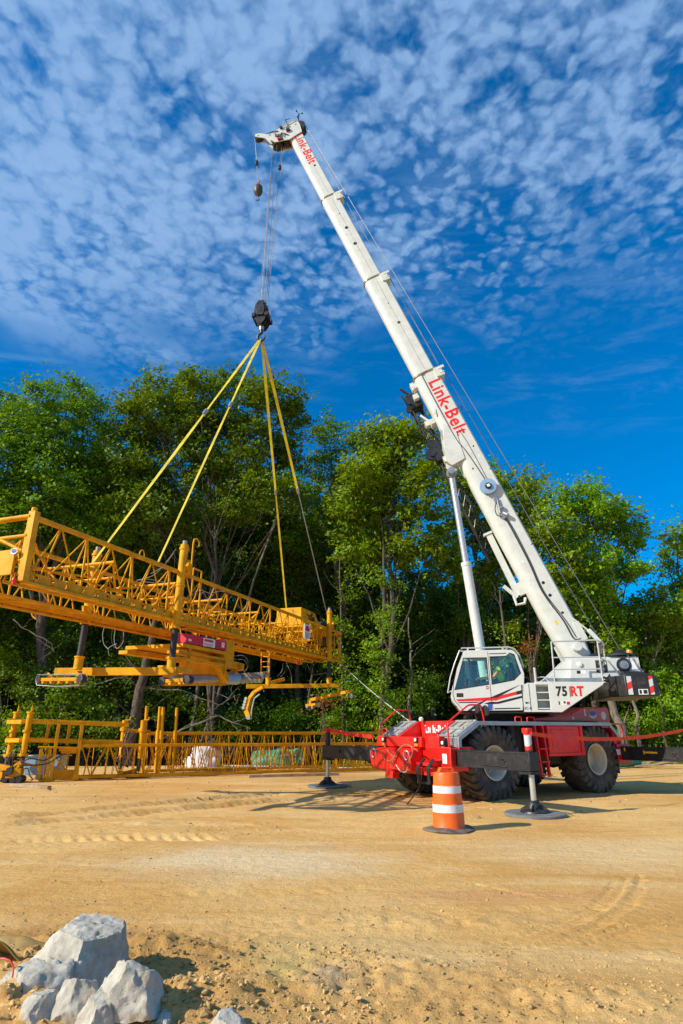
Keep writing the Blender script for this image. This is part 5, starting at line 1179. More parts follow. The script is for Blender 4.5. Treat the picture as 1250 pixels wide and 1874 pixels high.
# side fairing (cylinder bracket) on the base section
mb = BB()
mb.plate([(8.4, -.46), (8.4, -.15), (7.9, -.62), (7.35, -.72), (7.1, -.45), (7.05, -.40), (8.0, -.30)], lambda u, v, t: (u, t, v), -.30, .30)
mb.plate([(8.55, -.30), (8.1, -.50), (7.2, -.80), (6.95, -.70), (7.0, -.2), (8.1, -.02)], lambda u, v, t: (u, t, v), .312, .335)
mb.plate([(8.55, -.30), (8.1, -.50), (7.2, -.80), (6.95, -.70), (7.0, -.2), (8.1, -.02)], lambda u, v, t: (u, t, v), -.335, -.312)
mb.build('cylinder_bracket', 'white', base, bevel=.008)
mb = BB()
for (x, z) in ((10.5, -.46), (8.9, -.47)): mb.box(x-.1, x+.1, -.34, .1, z-.13, z+.02)
mb.plate([(9.0, -.44), (9.25, -.30), (9.0, -.36)], lambda u, v, t: (u, t, v), .31, .34)
mb.build('jib_bracket', 'white', base, bevel=.006)
# hose reel
mb = BB(); c = (5.75, .0, .0)
mb.lathe([(.24, .33), (.27, .34), (.27, .36), (.19, .37), (.19, .43), (.27, .44), (.27, .46), (.22, .465), (.0, .465)], (5.72, 0, .02), (0, 1, 0), 32)
reel = mb.build('cable_reel', 'blue_disc', base, 40)
mb = BB(); mb.lathe([(.11, .46), (.11, .50), (.08, .53), (0, .53)], (5.72, 0, .02), (0, 1, 0), 20); rh = mb.build('reel_hub', 'txt_black', reel)
mb = BB(); mb.box(5.67, 5.77, .53, .535, -.03, .07); mb.build('hub_label', 'sticker', reel)
mb = BB(); mb.box(5.1, 5.3, .31, .40, -.02, .10); mb.box(4.85, 4.95, .31, .42, 0, .14); mb.tube((5.25, .36, .1), (4.7, .38, -.05), .04); mb.tube((4.7, .36, .05), (4.55, .42, .14), .07); mb.box(4.5, 4.72, .31, .40, -.05, .08)
mb.build('valve_block', 'steel', base, bevel=.01)
hose([BT @ Vector(p) for p in ((5.1, .37, 0), (4.9, .42, -.14), (4.7, .40, -.16), (4.55, .37, .0))], .016, 'rubber_hose', base)
hose([BT @ Vector(p) for p in ((5.5, .34, -.02), (5.9, .33, .06), (6.8, .33, .0), (7.3, .33, -.06), (8.0, .345, -.16), (10.4, .33, -.16), (10.65, .33, -.10), (10.75, .34, .1))], .011, 'rubber_hose', base)
hose([BT @ Vector(p) for p in ((8.1, .325, .08), (7.6, .325, .13), (6.9, .325, .14), (6.0, .325, .13))], .006, 'rubber_hose', base)
hose([BT @ Vector(p) for p in ((4.5, .34, .03), (4.1, .33, .05), (2.9, .33, .03), (1.9, .33, -.04), (.9, .33, .1), (.3, .33, .12), (.2, .4, .3))], .018, 'rubber_hose', base)
hose([BT @ Vector(p) for p in ((4.5, .34, .07), (4.0, .33, .10), (2.9, .33, .07), (1.9, .33, .0), (.9, .33, .16), (.3, .33, .2))], .010, 'rubber_hose', base)
for (x0, x1, wd, par) in ((10.9, 15.4, .54, s2), (15.9, 20.3, .47, s3), (20.8, 25.1, .41, s4)):
    hose([BT @ Vector(p) for p in ((x0, wd/2+.006, .06), ((x0+x1)/2, wd/2+.004, .06), (x1, wd/2+.006, .06))], .005, 'greypaint', par)
mb = BB()
for x in (3.4, 6.3, 8.85): mb.tube((x, .31, .36), (x+.03, .34, .56), .012); mb.tube((x+.03, .34, .56), (x-.03, .1, .58), .012)
mb.build('rope_hook', 'dark', base)
mb = BB(); mb.box(-.3, .3, -.36, -.3, -.4, .4); mb.bar((.9, .34, .34), (.25, .34, .66), .03, .05); mb.bar((.35, .34, .62), (-.1, .34, .75), .10, .12); mb.tube((.02, -.62, .05), (.02, .62, .05), .12, n=18); mb.box(.12, .7, .31, .335, .3, .5)
mb.build('boom_foot', 'white', crane, bevel=.01)
# stowed lattice jib on the far side
jib = empty('stowed_jib', (0, 0, 0)); jib.parent = crane
def jp(x, y, z): return BT @ Vector((x, y, z))
mb = MB(); c4 = [(-.52, -.62), (-.82, -.62), (-.52, -.98), (-.82, -.98)]
def chord(i, x): k = 1.0 if x > 7.6 else .8; y, z = c4[i]; return jp(x, -.67+(y+.67)*k, -.72+(z+.80)*k)
for i in range(4): mb.tube(chord(i, 10.35), chord(i, 7.6), .032, n=7); mb.tube(chord(i, 7.6), chord(i, 3.6), .03, n=7)
xs_ = [10.3-.42*k for k in range(16)]
for a, b in zip(xs_, xs_[1:]):
    for i, j in ((0, 2), (1, 3), (0, 1), (2, 3)):
        mb.tube(chord(i, a), chord(j, b), .016, n=5); mb.tube(chord(j, b), chord(i, b), .014, n=5)
mb.build('lattice', 'black', jib, 60)
mb = MB(BT); mb.lathe([(.24, -.05), (.24, .05), (0, .05)], (7.95, -.45, -.98), (0, 1, 0), 28); mb.lathe([(.12, -.12), (.12, .12), (0, .12)], (7.95, -.45, -.98), (0, 1, 0), 18); mb.box(7.6, 8.4, -.75, -.35, -.95, -.6)
mb.build('jib_sheave', 'black', jib, 30)
mb = MB(BT); mb.box(9.9, 10.5, -.8, -.3, -.95, -.45); mb.bar((10.3, -.4, -.6), (10.9, -.4, -.95), .1, .06); mb.bar((10.2, -.6, -.9), (10.75, -.6, -1.0), .08, .06); mb.tube((10.1, -.8, -.9), (10.1, -.2, -.9), .06); mb.lathe([(.14, -.04), (.14, .04), (0, .04)], (9.95, -.4, -.98), (0, 1, 0), 18); mb.bar((9.2, -.4, -.9), (8.4, -.4, -.55), .06, .06)
mb.tube((9.2, -.4, -.9), (9.95, -.4, -.9), .03); mb.build('jib_head', 'black', jib, bevel=.006)
mb = MB(BT); mb.box(10.45, 10.75, -.3, -.05, -.62, -.42); mb.box(10.1, 10.3, -.4, -.1, -.7, -.5); mb.box(8.95, 9.15, -.5, -.2, -.75, -.46); mb.bar((9.0, -.3, -.5), (9.5, -.3, -.75), .05, .08); mb.box(7.4, 7.6, -.5, -.2, -.75, -.46); pieces(mb, 'jib_pin_block', 'white', jib, bevel=.006)
mb = MB(BT)    # white channel arm on the underside, lower down
mb.bar((4.35, -.20, -.58), (2.15, -.20, -.64), .10, .20); mb.bar((4.4, -.2, -.45), (4.4, -.2, -.75), .16, .08, (1, 0, 0)); mb.bar((2.6, -.1, -.95), (2.1, -.1, -.72), .06, .12); mb.path([(2.2, -.1, -.8), (1.9, -.1, -.85), (1.85, -.1, -.6), (2.0, -.1, -.5)], .05, 7); mb.box(2.1, 2.5, -.2, 0, -.6, -.42)
mb.build('jib_stow_arm', 'white', jib, bevel=.006)
# lift cylinder
ct = spt(826, 868, 0); cm = spt(853, 1031, 0); cb = cm+(cm-ct)*1.15
ct.y = cm.y = cb.y = 0
mb = SB(); mb.tube(cm, cb, .155, n=28); mb.tube(cm+(cm-ct).normalized()*-.02, cm+(cm-ct).normalized()*.10, .168, n=28); lc = sbuild(mb, 'lift_cylinder', 'white')
mb = SB(); mb.tube(ct, cm, .105, n=28); sbuild(mb, 'cylinder_rod', 'chrome', lc)
mb = SB(); mb.tube(ct+Vector((0, -.34, 0)), ct+Vector((0, .36, 0)), .12, n=20); mb.lathe([(.17, -.12), (.17, .12), (0, .12)], ct, (0, 1, 0), 20); sbuild(mb, 'rod_end', 'steel', lc)
# boom head
X0 = 24.85
mb = BB()
for y in (-.24, .24):
    a, b = (y-.02, y+.02)
    mb.plate([(X0-.25, -.34), (X0-.15, -.62), (X0-.05, -.98), (X0+.25, -1.12), (X0+.55, -.95), (X0+.72, -.30), (X0+.72, .20), (X0+.62, .38), (X0+.36, .40), (X0-.10, .33)], lambda u, v, t: (u, t, v), a, b, [[(X0+.15, -.75), (X0+.35, -.70), (X0+.30, -.50), (X0+.15, -.50)], [(X0+.45, -.25), (X0+.55, -.2), (X0+.50, .0), (X0+.40, -.02)]])
mb.box(X0-.1, X0+.5, -.23, .23, -.3, .3)
mb.tube((X0+.5, -.28, .2), (X0+.5, .28, .2), .06); mb.tube((X0+.62, .3, -.4), (X0+.70, .3, .3), .02)
head = mb.build('boom_head', 'white', crane, bevel=.006)
def sheave(c, r, par, nm='sheave', n=1, m='dark'):
    mb = BB(); prof = []
    for k in range(n):
        o_ = -.05*n+.1*k; prof += [(r, o_), (r*.86, o_+.05), (r, o_+.1)]
    mb.lathe([(0.02, prof[0][1])]+prof+[(.02, prof[-1][1])], c, (0, 1, 0), 28); return mb.build(nm, m, par, 30)
sheave((X0+.15, 0, -.86), .26, head, n=4); sheave((X0+.05, 0, -.42), .22, head, n=3); sheave((X0+.42, 0, .36), .28, head, n=4)
mb = BB(); mb.plate([(X0+.35, -.85), (X0+.55, -.85), (X0+1.08, -1.42), (X0+1.12, -1.60), (X0+.98, -1.66), (X0+.62, -1.28), (X0+.10, -1.15), (X0+.1, -1.0)], lambda u, v, t: (u, t, v), .10, .14)
mb.plate([(X0+.35, -.85), (X0+.55, -.85), (X0+1.08, -1.42), (X0+1.12, -1.60), (X0+.98, -1.66), (X0+.62, -1.28), (X0+.10, -1.15), (X0+.1, -1.0)], lambda u, v, t: (u, t, v), -.14, -.10)
mb.box(X0+.4, X0+.6, -.1, .1, -1.0, -.9); mb.tube((X0+.98, -.16, -1.52), (X0+.98, .16, -1.52), .05); aux = mb.build('auxiliary_head', 'white', crane, bevel=.005)
sheave((X0+.98, 0, -1.50), .20, aux, n=2)
mb = BB(); mb.tube((X0+1.12, 0, -1.45), (X0+.75, 0, -.1), .008); mb.path([(X0+.75, .2, .1), (X0+1.0, .24, .12), (X0+.95, .3, -.1), (X0+.5, .3, -.12)], .018, 6); mb.path([(X0+.3, .28, -.5), (X0+.1, .3, -.65), (X0+.2, .32, -.85), (X0+.45, .3, -.8)], .03, 6); mb.path([(X0, .28, -.3), (X0+.2, .3, -.45), (X0+.05, .31, -.55)], .025, 6); mb.path([(X0+.5, .28, -.62), (X0+.6, .3, -.9), (X0+.75, .2, -1.1)], .02, 6); mb.box(X0+.22, X0+.36, .26, .34, -.3, -.12); mb.box(X0+.55, X0+.66, .26, .34, -.5, -.38)
mb.box(X0-.1, X0+.05, .26, .3, -.8, -.6); mb.build('head_hose', 'dark', head, 50)
mb = BB(); mb.box(X0+.62, X0+.74, -.1, .1, -.72, -.62); mb.box(X0+.72, X0+.82, -.1, .1, -.30, -.10); mb.ball((X0+.0, .3, -.78), .07, 8); mb.build('red_marker', 'txt_red', head)
mb = BB(); mb.tube((X0+.75, 0, .38), (X0+1.05, 0, .52), .012); mb.tube((X0+1.05, 0, .52), (X0+1.05, 0, .54), .02)
p = BT @ Vector((X0+1.05, 0, .52)); mb2 = MB(); mb2.tube(p, p+Vector((0, 0, .32)), .035, n=8)
for k in range(3): a = k*2.09+.4; q_ = p+Vector((0, 0, .34)); e_ = q_+Vector((math.cos(a)*.16, math.sin(a)*.16, .02)); mb2.tube(q_, e_, .008, n=5); mb2.ball(e_, .045, 7)
mb2.v += [BT.inverted() @ v for v in []]
mb2.build('wind_gauge', 'txt_black', head, 50); mb.build('gauge_arm', 'dark', head)

# world positions on the boom
CRW = Matrix.Translation(CC) @ Matrix.Rotation(math.atan2(FW.y, FW.x), 4, 'Z')
W = lambda x, y, z: CRW @ (BT @ Vector((x, y, z)))
WI = CRW.inverted()
def sw(x, y, z): return CC + HD*x + HL*y + Vector((0, 0, z))
def ropes(name, pairs, r, par=crane):
    mb = MB(WI)
    for p, q in pairs: mb.tube(p, q, r, n=6)
    return mb.build(name, 'rope', par, 60)
hoistx = W(X0+.62, 0, .50)
ropes('hoist_rope', [(W(X0+.45, .08, .63), sw(-3.55, .3, 3.86)), (W(10.5, .12, .70), sw(-3.02, .34, 4.12)), (sw(-3.02, .34, 4.12), sw(-3.0, .3, 3.8))], .014)
ropes('hoist_rope', [(W(X0-.1, .0, .62), W(20.3, 0, .62)), (W(20.3, 0, .60), W(15.4, 0, .62)), (W(15.4, 0, .64), W(10.5, .05, .66)), (W(X0-.1, .1, .60), W(20.3, .12, .56)), (W(20.3, .12, .56), W(15.4, .12, .60)), (W(15.4, .12, .62), W(10.5, .12, .60))], .010)
# hook block hangs from the head
hkx = spt(481, 562, 0); hk = sw(hkx.x, 0, hkx.z)
blk = empty('hook_block', hk+Vector((0, 0, -1.1)), 0, 'black multi-sheave hook block hanging from the boom head, holding the yellow slings', 'hook block')
HBM = Matrix.Rotation(math.atan2(HD.y, HD.x), 4, 'Z')
def HB(): return MB(Matrix.Translation(Vector((0, 0, 1.1))) @ HBM)
mb = HB()
for y in (-.27, -.09, .09, .27):
    mb.plate([(-.10, .12), (.10, .12), (.22, -.05), (.26, -.30), (.26, -.55), (.20, -.80), (.08, -.98), (-.08, -.98), (-.20, -.80), (-.26, -.55), (-.26, -.30), (-.22, -.05)], lambda u, v, t: (u, t, v), y-.018, y+.018)
for y in (-.32, .32): mb.plate([(-.14, -.62), (.14, -.62), (.18, -.3), (.12, -.1), (-.12, -.1), (-.18, -.3)], lambda u, v, t: (u, t, v), y-.03, y+.03)
mb.box(-.34, -.2, -.34, .34, -.66, -.50); mb.box(.2, .34, -.34, .34, -.66, -.50); mb.tube((0, -.36, -.38), (0, .36, -.38), .07, n=12); mb.box(-.12, .12, -.3, .3, .02, .1)
mb.tube((-.12, -.34, -.05), (-.12, .34, -.05), .03); mb.tube((.12, -.34, -.05), (.12, .34, -.05), .03)
mb.build('cheek_plate', 'black', blk, bevel=.006)
mb = HB()
for y in (-.18, 0, .18): mb.lathe([(.04, -.05), (.27, -.05), (.22, 0), (.27, .05), (.04, .05)], (0, y, -.38), (0, 1, 0), 24)
mb.build('sheave', 'dark', blk, 30)
mb = HB(); mb.box(-.30, -.26, -.12, .06, -.35, -.1); mb.box(-.34, -.30, -.1, 0, -.66, -.56); mb.box(.05, .2, -.33, -.30, -.75, -.68); mb.build('sticker', 'sticker', blk)
mb = HB(); mb.tube((0, 0, -.96), (0, 0, -1.13), .10, n=16); mb.build('swivel', 'sheet_steel', blk)
mb = HB(); mb.tube((0, 0, -1.12), (0, 0, -1.28), .07, .06, n=12)
hp = [(0, 0, -1.25), (.10, 0, -1.33), (.15, 0, -1.45), (.11, 0, -1.58), (0, 0, -1.64), (-.11, 0, -1.58), (-.15, 0, -1.48), (-.13, 0, -1.40)]
mb.path(hp, .062, 10, r2=.03); mb.build('hook', 'black', blk, 60)
HOOK = hk + Vector((0, 0, -1.55))
mh = MB(WI)
lx = []
for k, (x, z, y) in enumerate([(X0+.0, -1.08, .15), (X0+.06, -1.10, .05), (X0+.12, -1.10, -.05), (X0-.05, -.90, .15), (X0-.02, -.66, .08), (X0-.02, -.64, -.05)]):
    yb = (.18, 0, -.18)[k % 3]; xo = .10 if k < 3 else -.12
    q = hk + HD*xo + HL*yb + Vector((0, 0, -.15)); mh.tube(W(x, y, z), q, .011, n=6); lx.append((W(x, y, z), q))
mh.build('hoist_fall', 'rope', crane, 60)
# weights on the falls
def bead(nm, p, q, t, r=.075):
    c = Vector(p).lerp(Vector(q), t); mb = MB(WI); mb.lathe([(.02, -.17), (r, -.10), (r, .06), (.03, .17)], c, (0, 0, 1), 14); mb.build(nm, 'txt_black', crane, 30)
bead('limit_weight', lx[4][0], lx[4][1], .165)
# ball and hook on the auxiliary line
at_ = W(X0+.90, 0, -1.72); ab = spt(473, 340, 0); abw = sw(ab.x, 0, ab.z); 
mb = MB(WI); mb.tube(W(X0+.98, 0, -1.70), abw, .012, n=6); mb.tube(W(X0+.90, .1, -1.70), Vector(W(X0+.90, 0, -1.70)).lerp(abw, .42), .010, n=6); mb.build('auxiliary_fall', 'rope', crane, 60)
bead('limit_weight', W(X0+.98, 0, -1.70), abw, .52)
hb = empty('headache_ball', abw+Vector((0, 0, -.3)), 0, 'small round steel ball and hook on the front line of the boom head', 'crane ball')
mb = MB(Matrix.Translation((0, 0, .3))); mb.lathe([(.03, .05), (.12, 0), (.19, -.09), (.20, -.2), (.20, -.34), (.15, -.48), (.06, -.56), (.04, -.60), (0, -.6)], (0, 0, 0), (0, 0, 1), 24); mb.build('ball', 'greyball', hb, 30)
mb = MB(Matrix.Translation((0, 0, .3))); mb.path([(0, 0, -.58), (.0, 0, -.70), (.06, 0, -.76), (.05, 0, -.84), (-.01, 0, -.87), (-.06, 0, -.82)], .028, 8, r2=.015); mb.build('hook', 'black', hb, 60)
mb = MB(Matrix.Translation((0, 0, .3))); mb.tube((0, 0, .0), (.02, 0, .28), .04, n=8); mb.box(-.05, .05, -.05, .05, .02, .16); mb.build('wedge_socket', 'txt_red', hb)
# operator in the cab
def person():
    o0 = sw(.20, 1.30, 2.84); t = empty('person', o0, math.atan2(HD.y, HD.x), 'operator in a hi-vis vest seated in the crane cab, hands on the controls', 'person')
    def skin(nm, nodes, edges, radii, m, par=t, sub=2):
        me = bpy.data.meshes.new(nm); me.from_pydata(nodes, edges, []); o = bpy.data.objects.new(nm, me); col.objects.link(o); o.parent = par
        o.modifiers.new('skin', 'SKIN').use_smooth_shade = True; s = o.modifiers.new('sub', 'SUBSURF'); s.levels = sub; s.render_levels = sub
        for v, r_ in zip(me.skin_vertices[0].data, radii): v.radius = r_ if isinstance(r_, tuple) else (r_, r_)
        me.skin_vertices[0].data[0].use_root = True; me.materials.append(M[m]); return o
    nd = [(-.1, 0, .08), (-.11, 0, .25), (-.12, 0, .42), (-.10, 0, .52), (-.07, 0, .60), (-.05, 0, .68), (-.03, 0, .76),
          (-.10, .19, .47), (.04, .26, .26), (.28, .20, .20), (.40, .16, .20), (-.10, -.19, .47), (.06, -.26, .27), (.32, -.18, .24), (.42, -.14, .24),
          (.10, .11, .07), (.42, .13, .06), (.50, .13, -.30), (.60, .13, -.33), (.10, -.11, .07), (.42, -.13, .06), (.50, -.13, -.30), (.60, -.13, -.33)]
    ed = [(0,1),(1,2),(2,3),(3,4),(4,5),(5,6),(2,7),(7,8),(8,9),(9,10),(2,11),(11,12),(12,13),(13,14),(0,15),(15,16),(16,17),(17,18),(0,19),(19,20),(20,21),(21,22)]
    rd = [(.13,.15),(.12,.15),(.12,.16),(.07,.08),(.055,.055),(.085,.075),(.08,.07),.065,.05,.038,.03,.065,.05,.038,.03,.085,.065,.05,.04,.085,.065,.05,.04]
    body = skin('body', nd, ed, rd, 'skin')
    vest = skin('vest', [(-.1, 0, .06), (-.11, 0, .25), (-.12, 0, .44), (-.10, .2, .46), (-.10, -.2, .46), (-.06, .235, .40), (-.06, -.235, .40)], [(0,1),(1,2),(2,3),(2,4),(3,5),(4,6)], [(.16,.18),(.17,.19),(.15,.18),.095,.095,.085,.085], 'hivis')
    tr_ = skin('trousers', [(-.1, 0, .06), (.10, .11, .07), (.42, .13, .06), (.49, .13, -.26), (.10, -.11, .07), (.42, -.13, .06), (.49, -.13, -.26)], [(0,1),(1,2),(2,3),(0,4),(4,5),(5,6)], [(.14,.16),.095,.075,.065,.095,.075,.065], 'jeans')
    mb = MB(); mb.lathe([(.11, -.02), (.115, .03), (.10, .08), (.06, .115), (0, .125)], (-.03, 0, .80), (0, 0, 1), 20); mb.box(.05, .15, -.07, .07, .775, .79); mb.build('cap', 'dark', t, 60)
    mb = MB(); mb.ball((.055, 0, .73), .018, 8, (1.2, .8, 1.4)); mb.ball((.045, .03, .755), .011, 8); mb.ball((.045, -.03, .755), .011, 8); mb.box(.04, .058, -.022, .022, .692, .699); mb.ball((-.03, .085, .74), .022, 8, (1, .5, 1.3)); mb.ball((-.03, -.085, .74), .022, 8, (1, .5, 1.3)); mb.build('face', 'skin', t, 60)
    for s in (1, -1):
        mb = MB(); b = Vector((.40, .16 if s > 0 else -.14, .20 if s > 0 else .24)); mb.ball(b+Vector((.05, 0, 0)), .042, 10, (1.2, .9, .5))
        for k in range(4): y = -.03+.02*k; l = (.055, .065, .07, .06)[k]; mb.path([b+Vector((.08, y, 0)), b+Vector((.08+l*.6, y, -.01)), b+Vector((.08+l*.8, y, -.04)), b+Vector((.08+l*.5, y, -.06))], .009, 6)
        mb.path([b+Vector((.04, -.04*s, 0)), b+Vector((.08, -.06*s, -.02)), b+Vector((.11, -.05*s, -.03))], .011, 6); mb.build('hand', 'skin', t, 60)
person()
M['dirtypiston'] = mat('worn_piston', (0.09, 0.07, 0.045), 0.5, 0.3, var=0.4, dirt=0.6, dirtc=(0.35, 0.17, 0.02))
# ------------------------------------------------------------------ traffic drum
g = G(822, 1519); dr = empty('traffic_drum', (g.x, g.y, 0), 0.3, 'orange and white striped traffic drum in front of the crane', 'traffic drum')
segs = [(.0, .285, .30, .279), (.30, .277, .43, .272), (.43, .268, .60, .262), (.60, .259, .73, .255), (.73, .250, .93, .243)]
body = [(.0, .03), (.292, .03), (.292, .05), (.284, .065), (.281, .28), (.274, .285), (.274, .44), (.272, .445), (.266, .45), (.262, .60), (.256, .605), (.252, .74), (.250, .745), (.243, .75), (.236, .93), (.228, .955), (.17, .96), (.0, .96)]
mb = MB(); mb.lathe(body, n=48); mb.build('drum_body', 'orange', dr, 30)
for (z0, z1, r0, r1) in ((.30, .43, .2765, .2755), (.615, .735, .2575, .2545)):
    mb = MB(); mb.lathe([(r0-.004, z0), (r0, z0+.002), (r1, z1-.002), (r1-.004, z1)], n=48); mb.build('reflective_band', 'reflect', dr, 30)
mb = MB(); mb.plate([(-.17, 0), (.17, 0), (.13, .085), (-.13, .085)], lambda u, v, t: (u, t, .955+v), -.05, .05, [[(-.085, .03), (.085, .03), (.075, .06), (-.075, .06)]]); mb.build('handle', 'orange', dr, bevel=.01)
mb = MB(); rr = random.Random(4); n = 56
ring = lambda r, z, a: [(r*(1+a*math.sin(3*t+1)+a*.6*math.sin(7*t))*math.cos(t), r*(1+a*math.sin(3*t+1))*math.sin(t), z+.012*math.sin(2*t+.6)+.008*math.sin(5*t)) for t in [2*math.pi*i/n for i in range(n)]]
mb.loft([ring(.27, .005, 0), ring(.455, -.01, .04), ring(.47, .008, .04), ring(.455, .03, .04), ring(.29, .055, 0)]); mb.build('rubber_base', 'rubber', dr, 40)

# ------------------------------------------------------------------ red tapes
def ribbon(pts, wd, m, name, label, cat, group=None, twist=0.0, base=None, thick=.004, wdir=(0, 0, 1), wd2=None):
    pts = [Vector(p) for p in pts]; o = base or pts[0].copy(); mb = MB(Matrix.Translation(-o)); n = len(pts); vs = []
    for k, p in enumerate(pts):
        d = (pts[min(k+1, n-1)]-pts[max(k-1, 0)]).normalized(); up = Vector(wdir); up = (up-d*up.dot(d)).normalized(); sd_ = d.cross(up)
        a = twist*math.sin(k*.7)*.6+twist*k/n*2; ww = wd if wd2 is None else wd+(wd2-wd)*k/(n-1)
        ax = up*math.cos(a)+sd_*math.sin(a); b = d.cross(ax)
        vs.append([p+ax*ww/2+b*thick/2, p-ax*ww/2+b*thick/2, p-ax*ww/2-b*thick/2, p+ax*ww/2-b*thick/2])
    mb.loft(vs); ob = mb.build(name, m, None, 60); ob.location = o; return tag(ob, label, cat, group)
def sag(a, b, s, n=24): a, b = Vector(a), Vector(b); return [a.lerp(b, t/n)-Vector((0, 0, 4*s*(t/n)*(1-t/n))) for t in range(n+1)]
CW_ = lambda x, y, z: CC+FW*x+LF*y+Vector((0, 0, z))
ja = CW_(3.17, 3.83, 1.62)
nr = CW_(-3.28, 3.83, 1.78)
ribbon(sag(ja+Vector((.06, .05, 0)), nr+Vector((0, 0, -.02)), .20, 40), .085, 'tape', 'barrier_tape', 'long red tape stretched across the crane side to the right edge', 'barrier tape', 'red tapes tied between outrigger jacks', .25)
ribbon(sag(CW_(3.17, 3.71, 1.66), CW_(3.17, 3.95, 1.60), .0, 6), .09, 'tape', 'tape_knot', 'knot of red tape round the striped near jack', 'tape', None)
fa = CW_(3.55, -4.16, 1.70)
ribbon(sag(fa, CW_(3.55, -1.6, 1.50), .02), .11, 'tape', 'barrier_tape', 'short red tape from the far left jack to the front of the crane', 'barrier tape', 'red tapes tied between outrigger jacks', .1)

# ------------------------------------------------------------------ hanging bridge-deck machine
GA = Vector((-6.37, 11.69, 0)); GB = Vector((0, 30.08, 0)); E1 = (GB-GA).normalized(); E2 = Vector((-E1.y, E1.x, 0)); Z0 = 5.83; SL = .017
gant = empty('concrete_paving_machine', (GA+GB)/2+Vector((0, 0, 3.2)), 0, 'long yellow lattice paving machine hanging from four yellow slings', 'paving machine')
GI = Matrix.Translation(-gant.location)
def gw(s, w_, z): return GA+E1*s+E2*w_+Vector((0, 0, z))          # along, across (0 near truss, 2.08 far truss), height
def gt(s, w_, dz=0.0): return gw(s, w_, Z0+SL*s+dz)               # relative to the top chord
def gp(px, py, w_): return pl(px, py, GA+E2*w_, E2)
def gps(px, py, s): return pl(px, py, GA+E1*s, E1)
def GBm(): return MB(GI)
HT = 1.35; SE = 19.45; WB = 2.08
def truss(par, f, s0, s1, ht, bay, mm, wd=.46, bot=.22, inner=1):
    """f(s, w, dz) -> point. One near chord on top, a box rail and an angle at the bottom"""
    mb = MB(par[1]); mb.bar(f(s0, 0, 0), f(s1, 0, 0), .09, .10); tc_ = mb.build('top_chord', mm, par[0], bevel=.01)
    mb = MB(par[1])
    if bot > .2:
        mb.bar(f(s0, 0, -ht+bot-.03), f(s1, 0, -ht+bot-.03), .035, .05); mb.bar(f(s0, 0, -ht+.02), f(s1, 0, -ht+.02), .035, .07); s = s0
        while s < s1-.3: mb.bar(f(s, 0, -ht+bot/2), f(s+.27, 0, -ht+bot/2), .028, bot-.02); s += .44
    else: mb.bar(f(s0, 0, -ht+bot/2-.01), f(s1, 0, -ht+bot/2-.01), .03, bot)
    if True: pass
    mb.bar(f(s0, 0, -ht+.0), f(s1, 0, -ht+.0), .04, .02); mb.bar(f(s0, -.05, -ht-.03), f(s1, -.05, -ht-.03), .14, .05); mb.bar(f(s0, wd*inner, -ht+.02), f(s1, wd*inner, -ht+.02), .06, .06)
    mb.build('bottom_chord', mm, par[0])
    mb = MB(par[1]); s = s0; k = 0
    while s < s1-.3:
        e = min(s+bay, s1); mid = (s+e)/2
        mb.tube(f(s, 0, 0), f(s, 0, -ht+.1), .026, n=6)
        mb.tube(f(mid, 0, 0), f(s+.12, 0, -ht+.1), .019, n=6); mb.tube(f(mid, 0, 0), f(e-.12, 0, -ht+.1), .019, n=6)
        mb.tube(f(mid, 0, 0), f(mid, wd*inner, -ht+.02), .019, n=6)
        mb.tube(f(s, 0, 0), f(s, wd*inner, -ht+.02), .019, n=6); mb.tube(f(s, 0, 0), f(mid, wd*inner, -ht+.02), .016, n=6); mb.tube(f(e, 0, 0), f(mid, wd*inner, -ht+.02), .016, n=6)
        mb.tube(f(s, 0, -ht+.02), f(mid, wd*inner, -ht+.02), .016, n=6); mb.tube(f(e, 0, -ht+.02), f(mid, wd*inner, -ht+.02), .016, n=6)
        s = e; k += 1
    mb.build('lattice', mm, par[0], 60)
for w0, s0, s1 in ((0, 0, SE), (WB, 0, SE)):
    tr_ = empty('truss', (0, 0, 0)); tr_.parent = gant
    sgn = 1 if w0 == 0 else -1
    truss((tr_, GI), lambda s, w_, dz, w0=w0, sgn=sgn: gt(s, w0+sgn*w_, dz), s0, s1, HT, 1.62, 'yellow', bot=.22 if w0 == 0 else .12)
    mb = GBm(); mb.bar(gt(.1, w0-.02*sgn, -HT+.02), gt(SE-.1, w0-.02*sgn, -HT+.02), .014, .02)
    for k in range(int(SE/.45)):
        s = .3+k*.45; mb.bar(gt(s, w0-.025*sgn, -HT+.02), gt(s, w0-.025*sgn, -HT+(.2 if w0 == 0 else .1)), .012, .02, tuple(E1))
    mb.build('rail_stud', 'yellow_worn', tr_)
# cross members and inner braces
mb = GBm()
for k, s in enumerate([0, 2.6, 5.2, 7.8, 10.4, 13.0, 15.6, 17.4, SE]):
    mb.tube(gt(s, 0, -.35 if 0 < s < SE else -.02), gt(s, WB, -.35 if 0 < s < SE else -.02), .04, n=8)
    mb.tube(gt(s, 0, -HT*.55), gt(s, WB, -HT*.55), .03, n=7)
    if k < 8:
        e = [0, 2.6, 5.2, 7.8, 10.4, 13.0, 15.6, 17.4, SE][k+1]
        mb.tube(gt(s, .02, -.36), gt(e, WB-.02, -.36), .028, n=7); mb.tube(gt(s, WB-.3, -HT*.55), gt(e, .3, -HT*.55), .024, n=6)
        mb.tube(gt(s, 0, -.35), gt(s, WB*.5, -HT*.9), .024, n=6); mb.tube(gt(s, WB, -.35), gt(s, WB*.5, -HT*.9), .024, n=6)
mb.build('cross_brace', 'yellow', gant, 60)
mb = GBm()
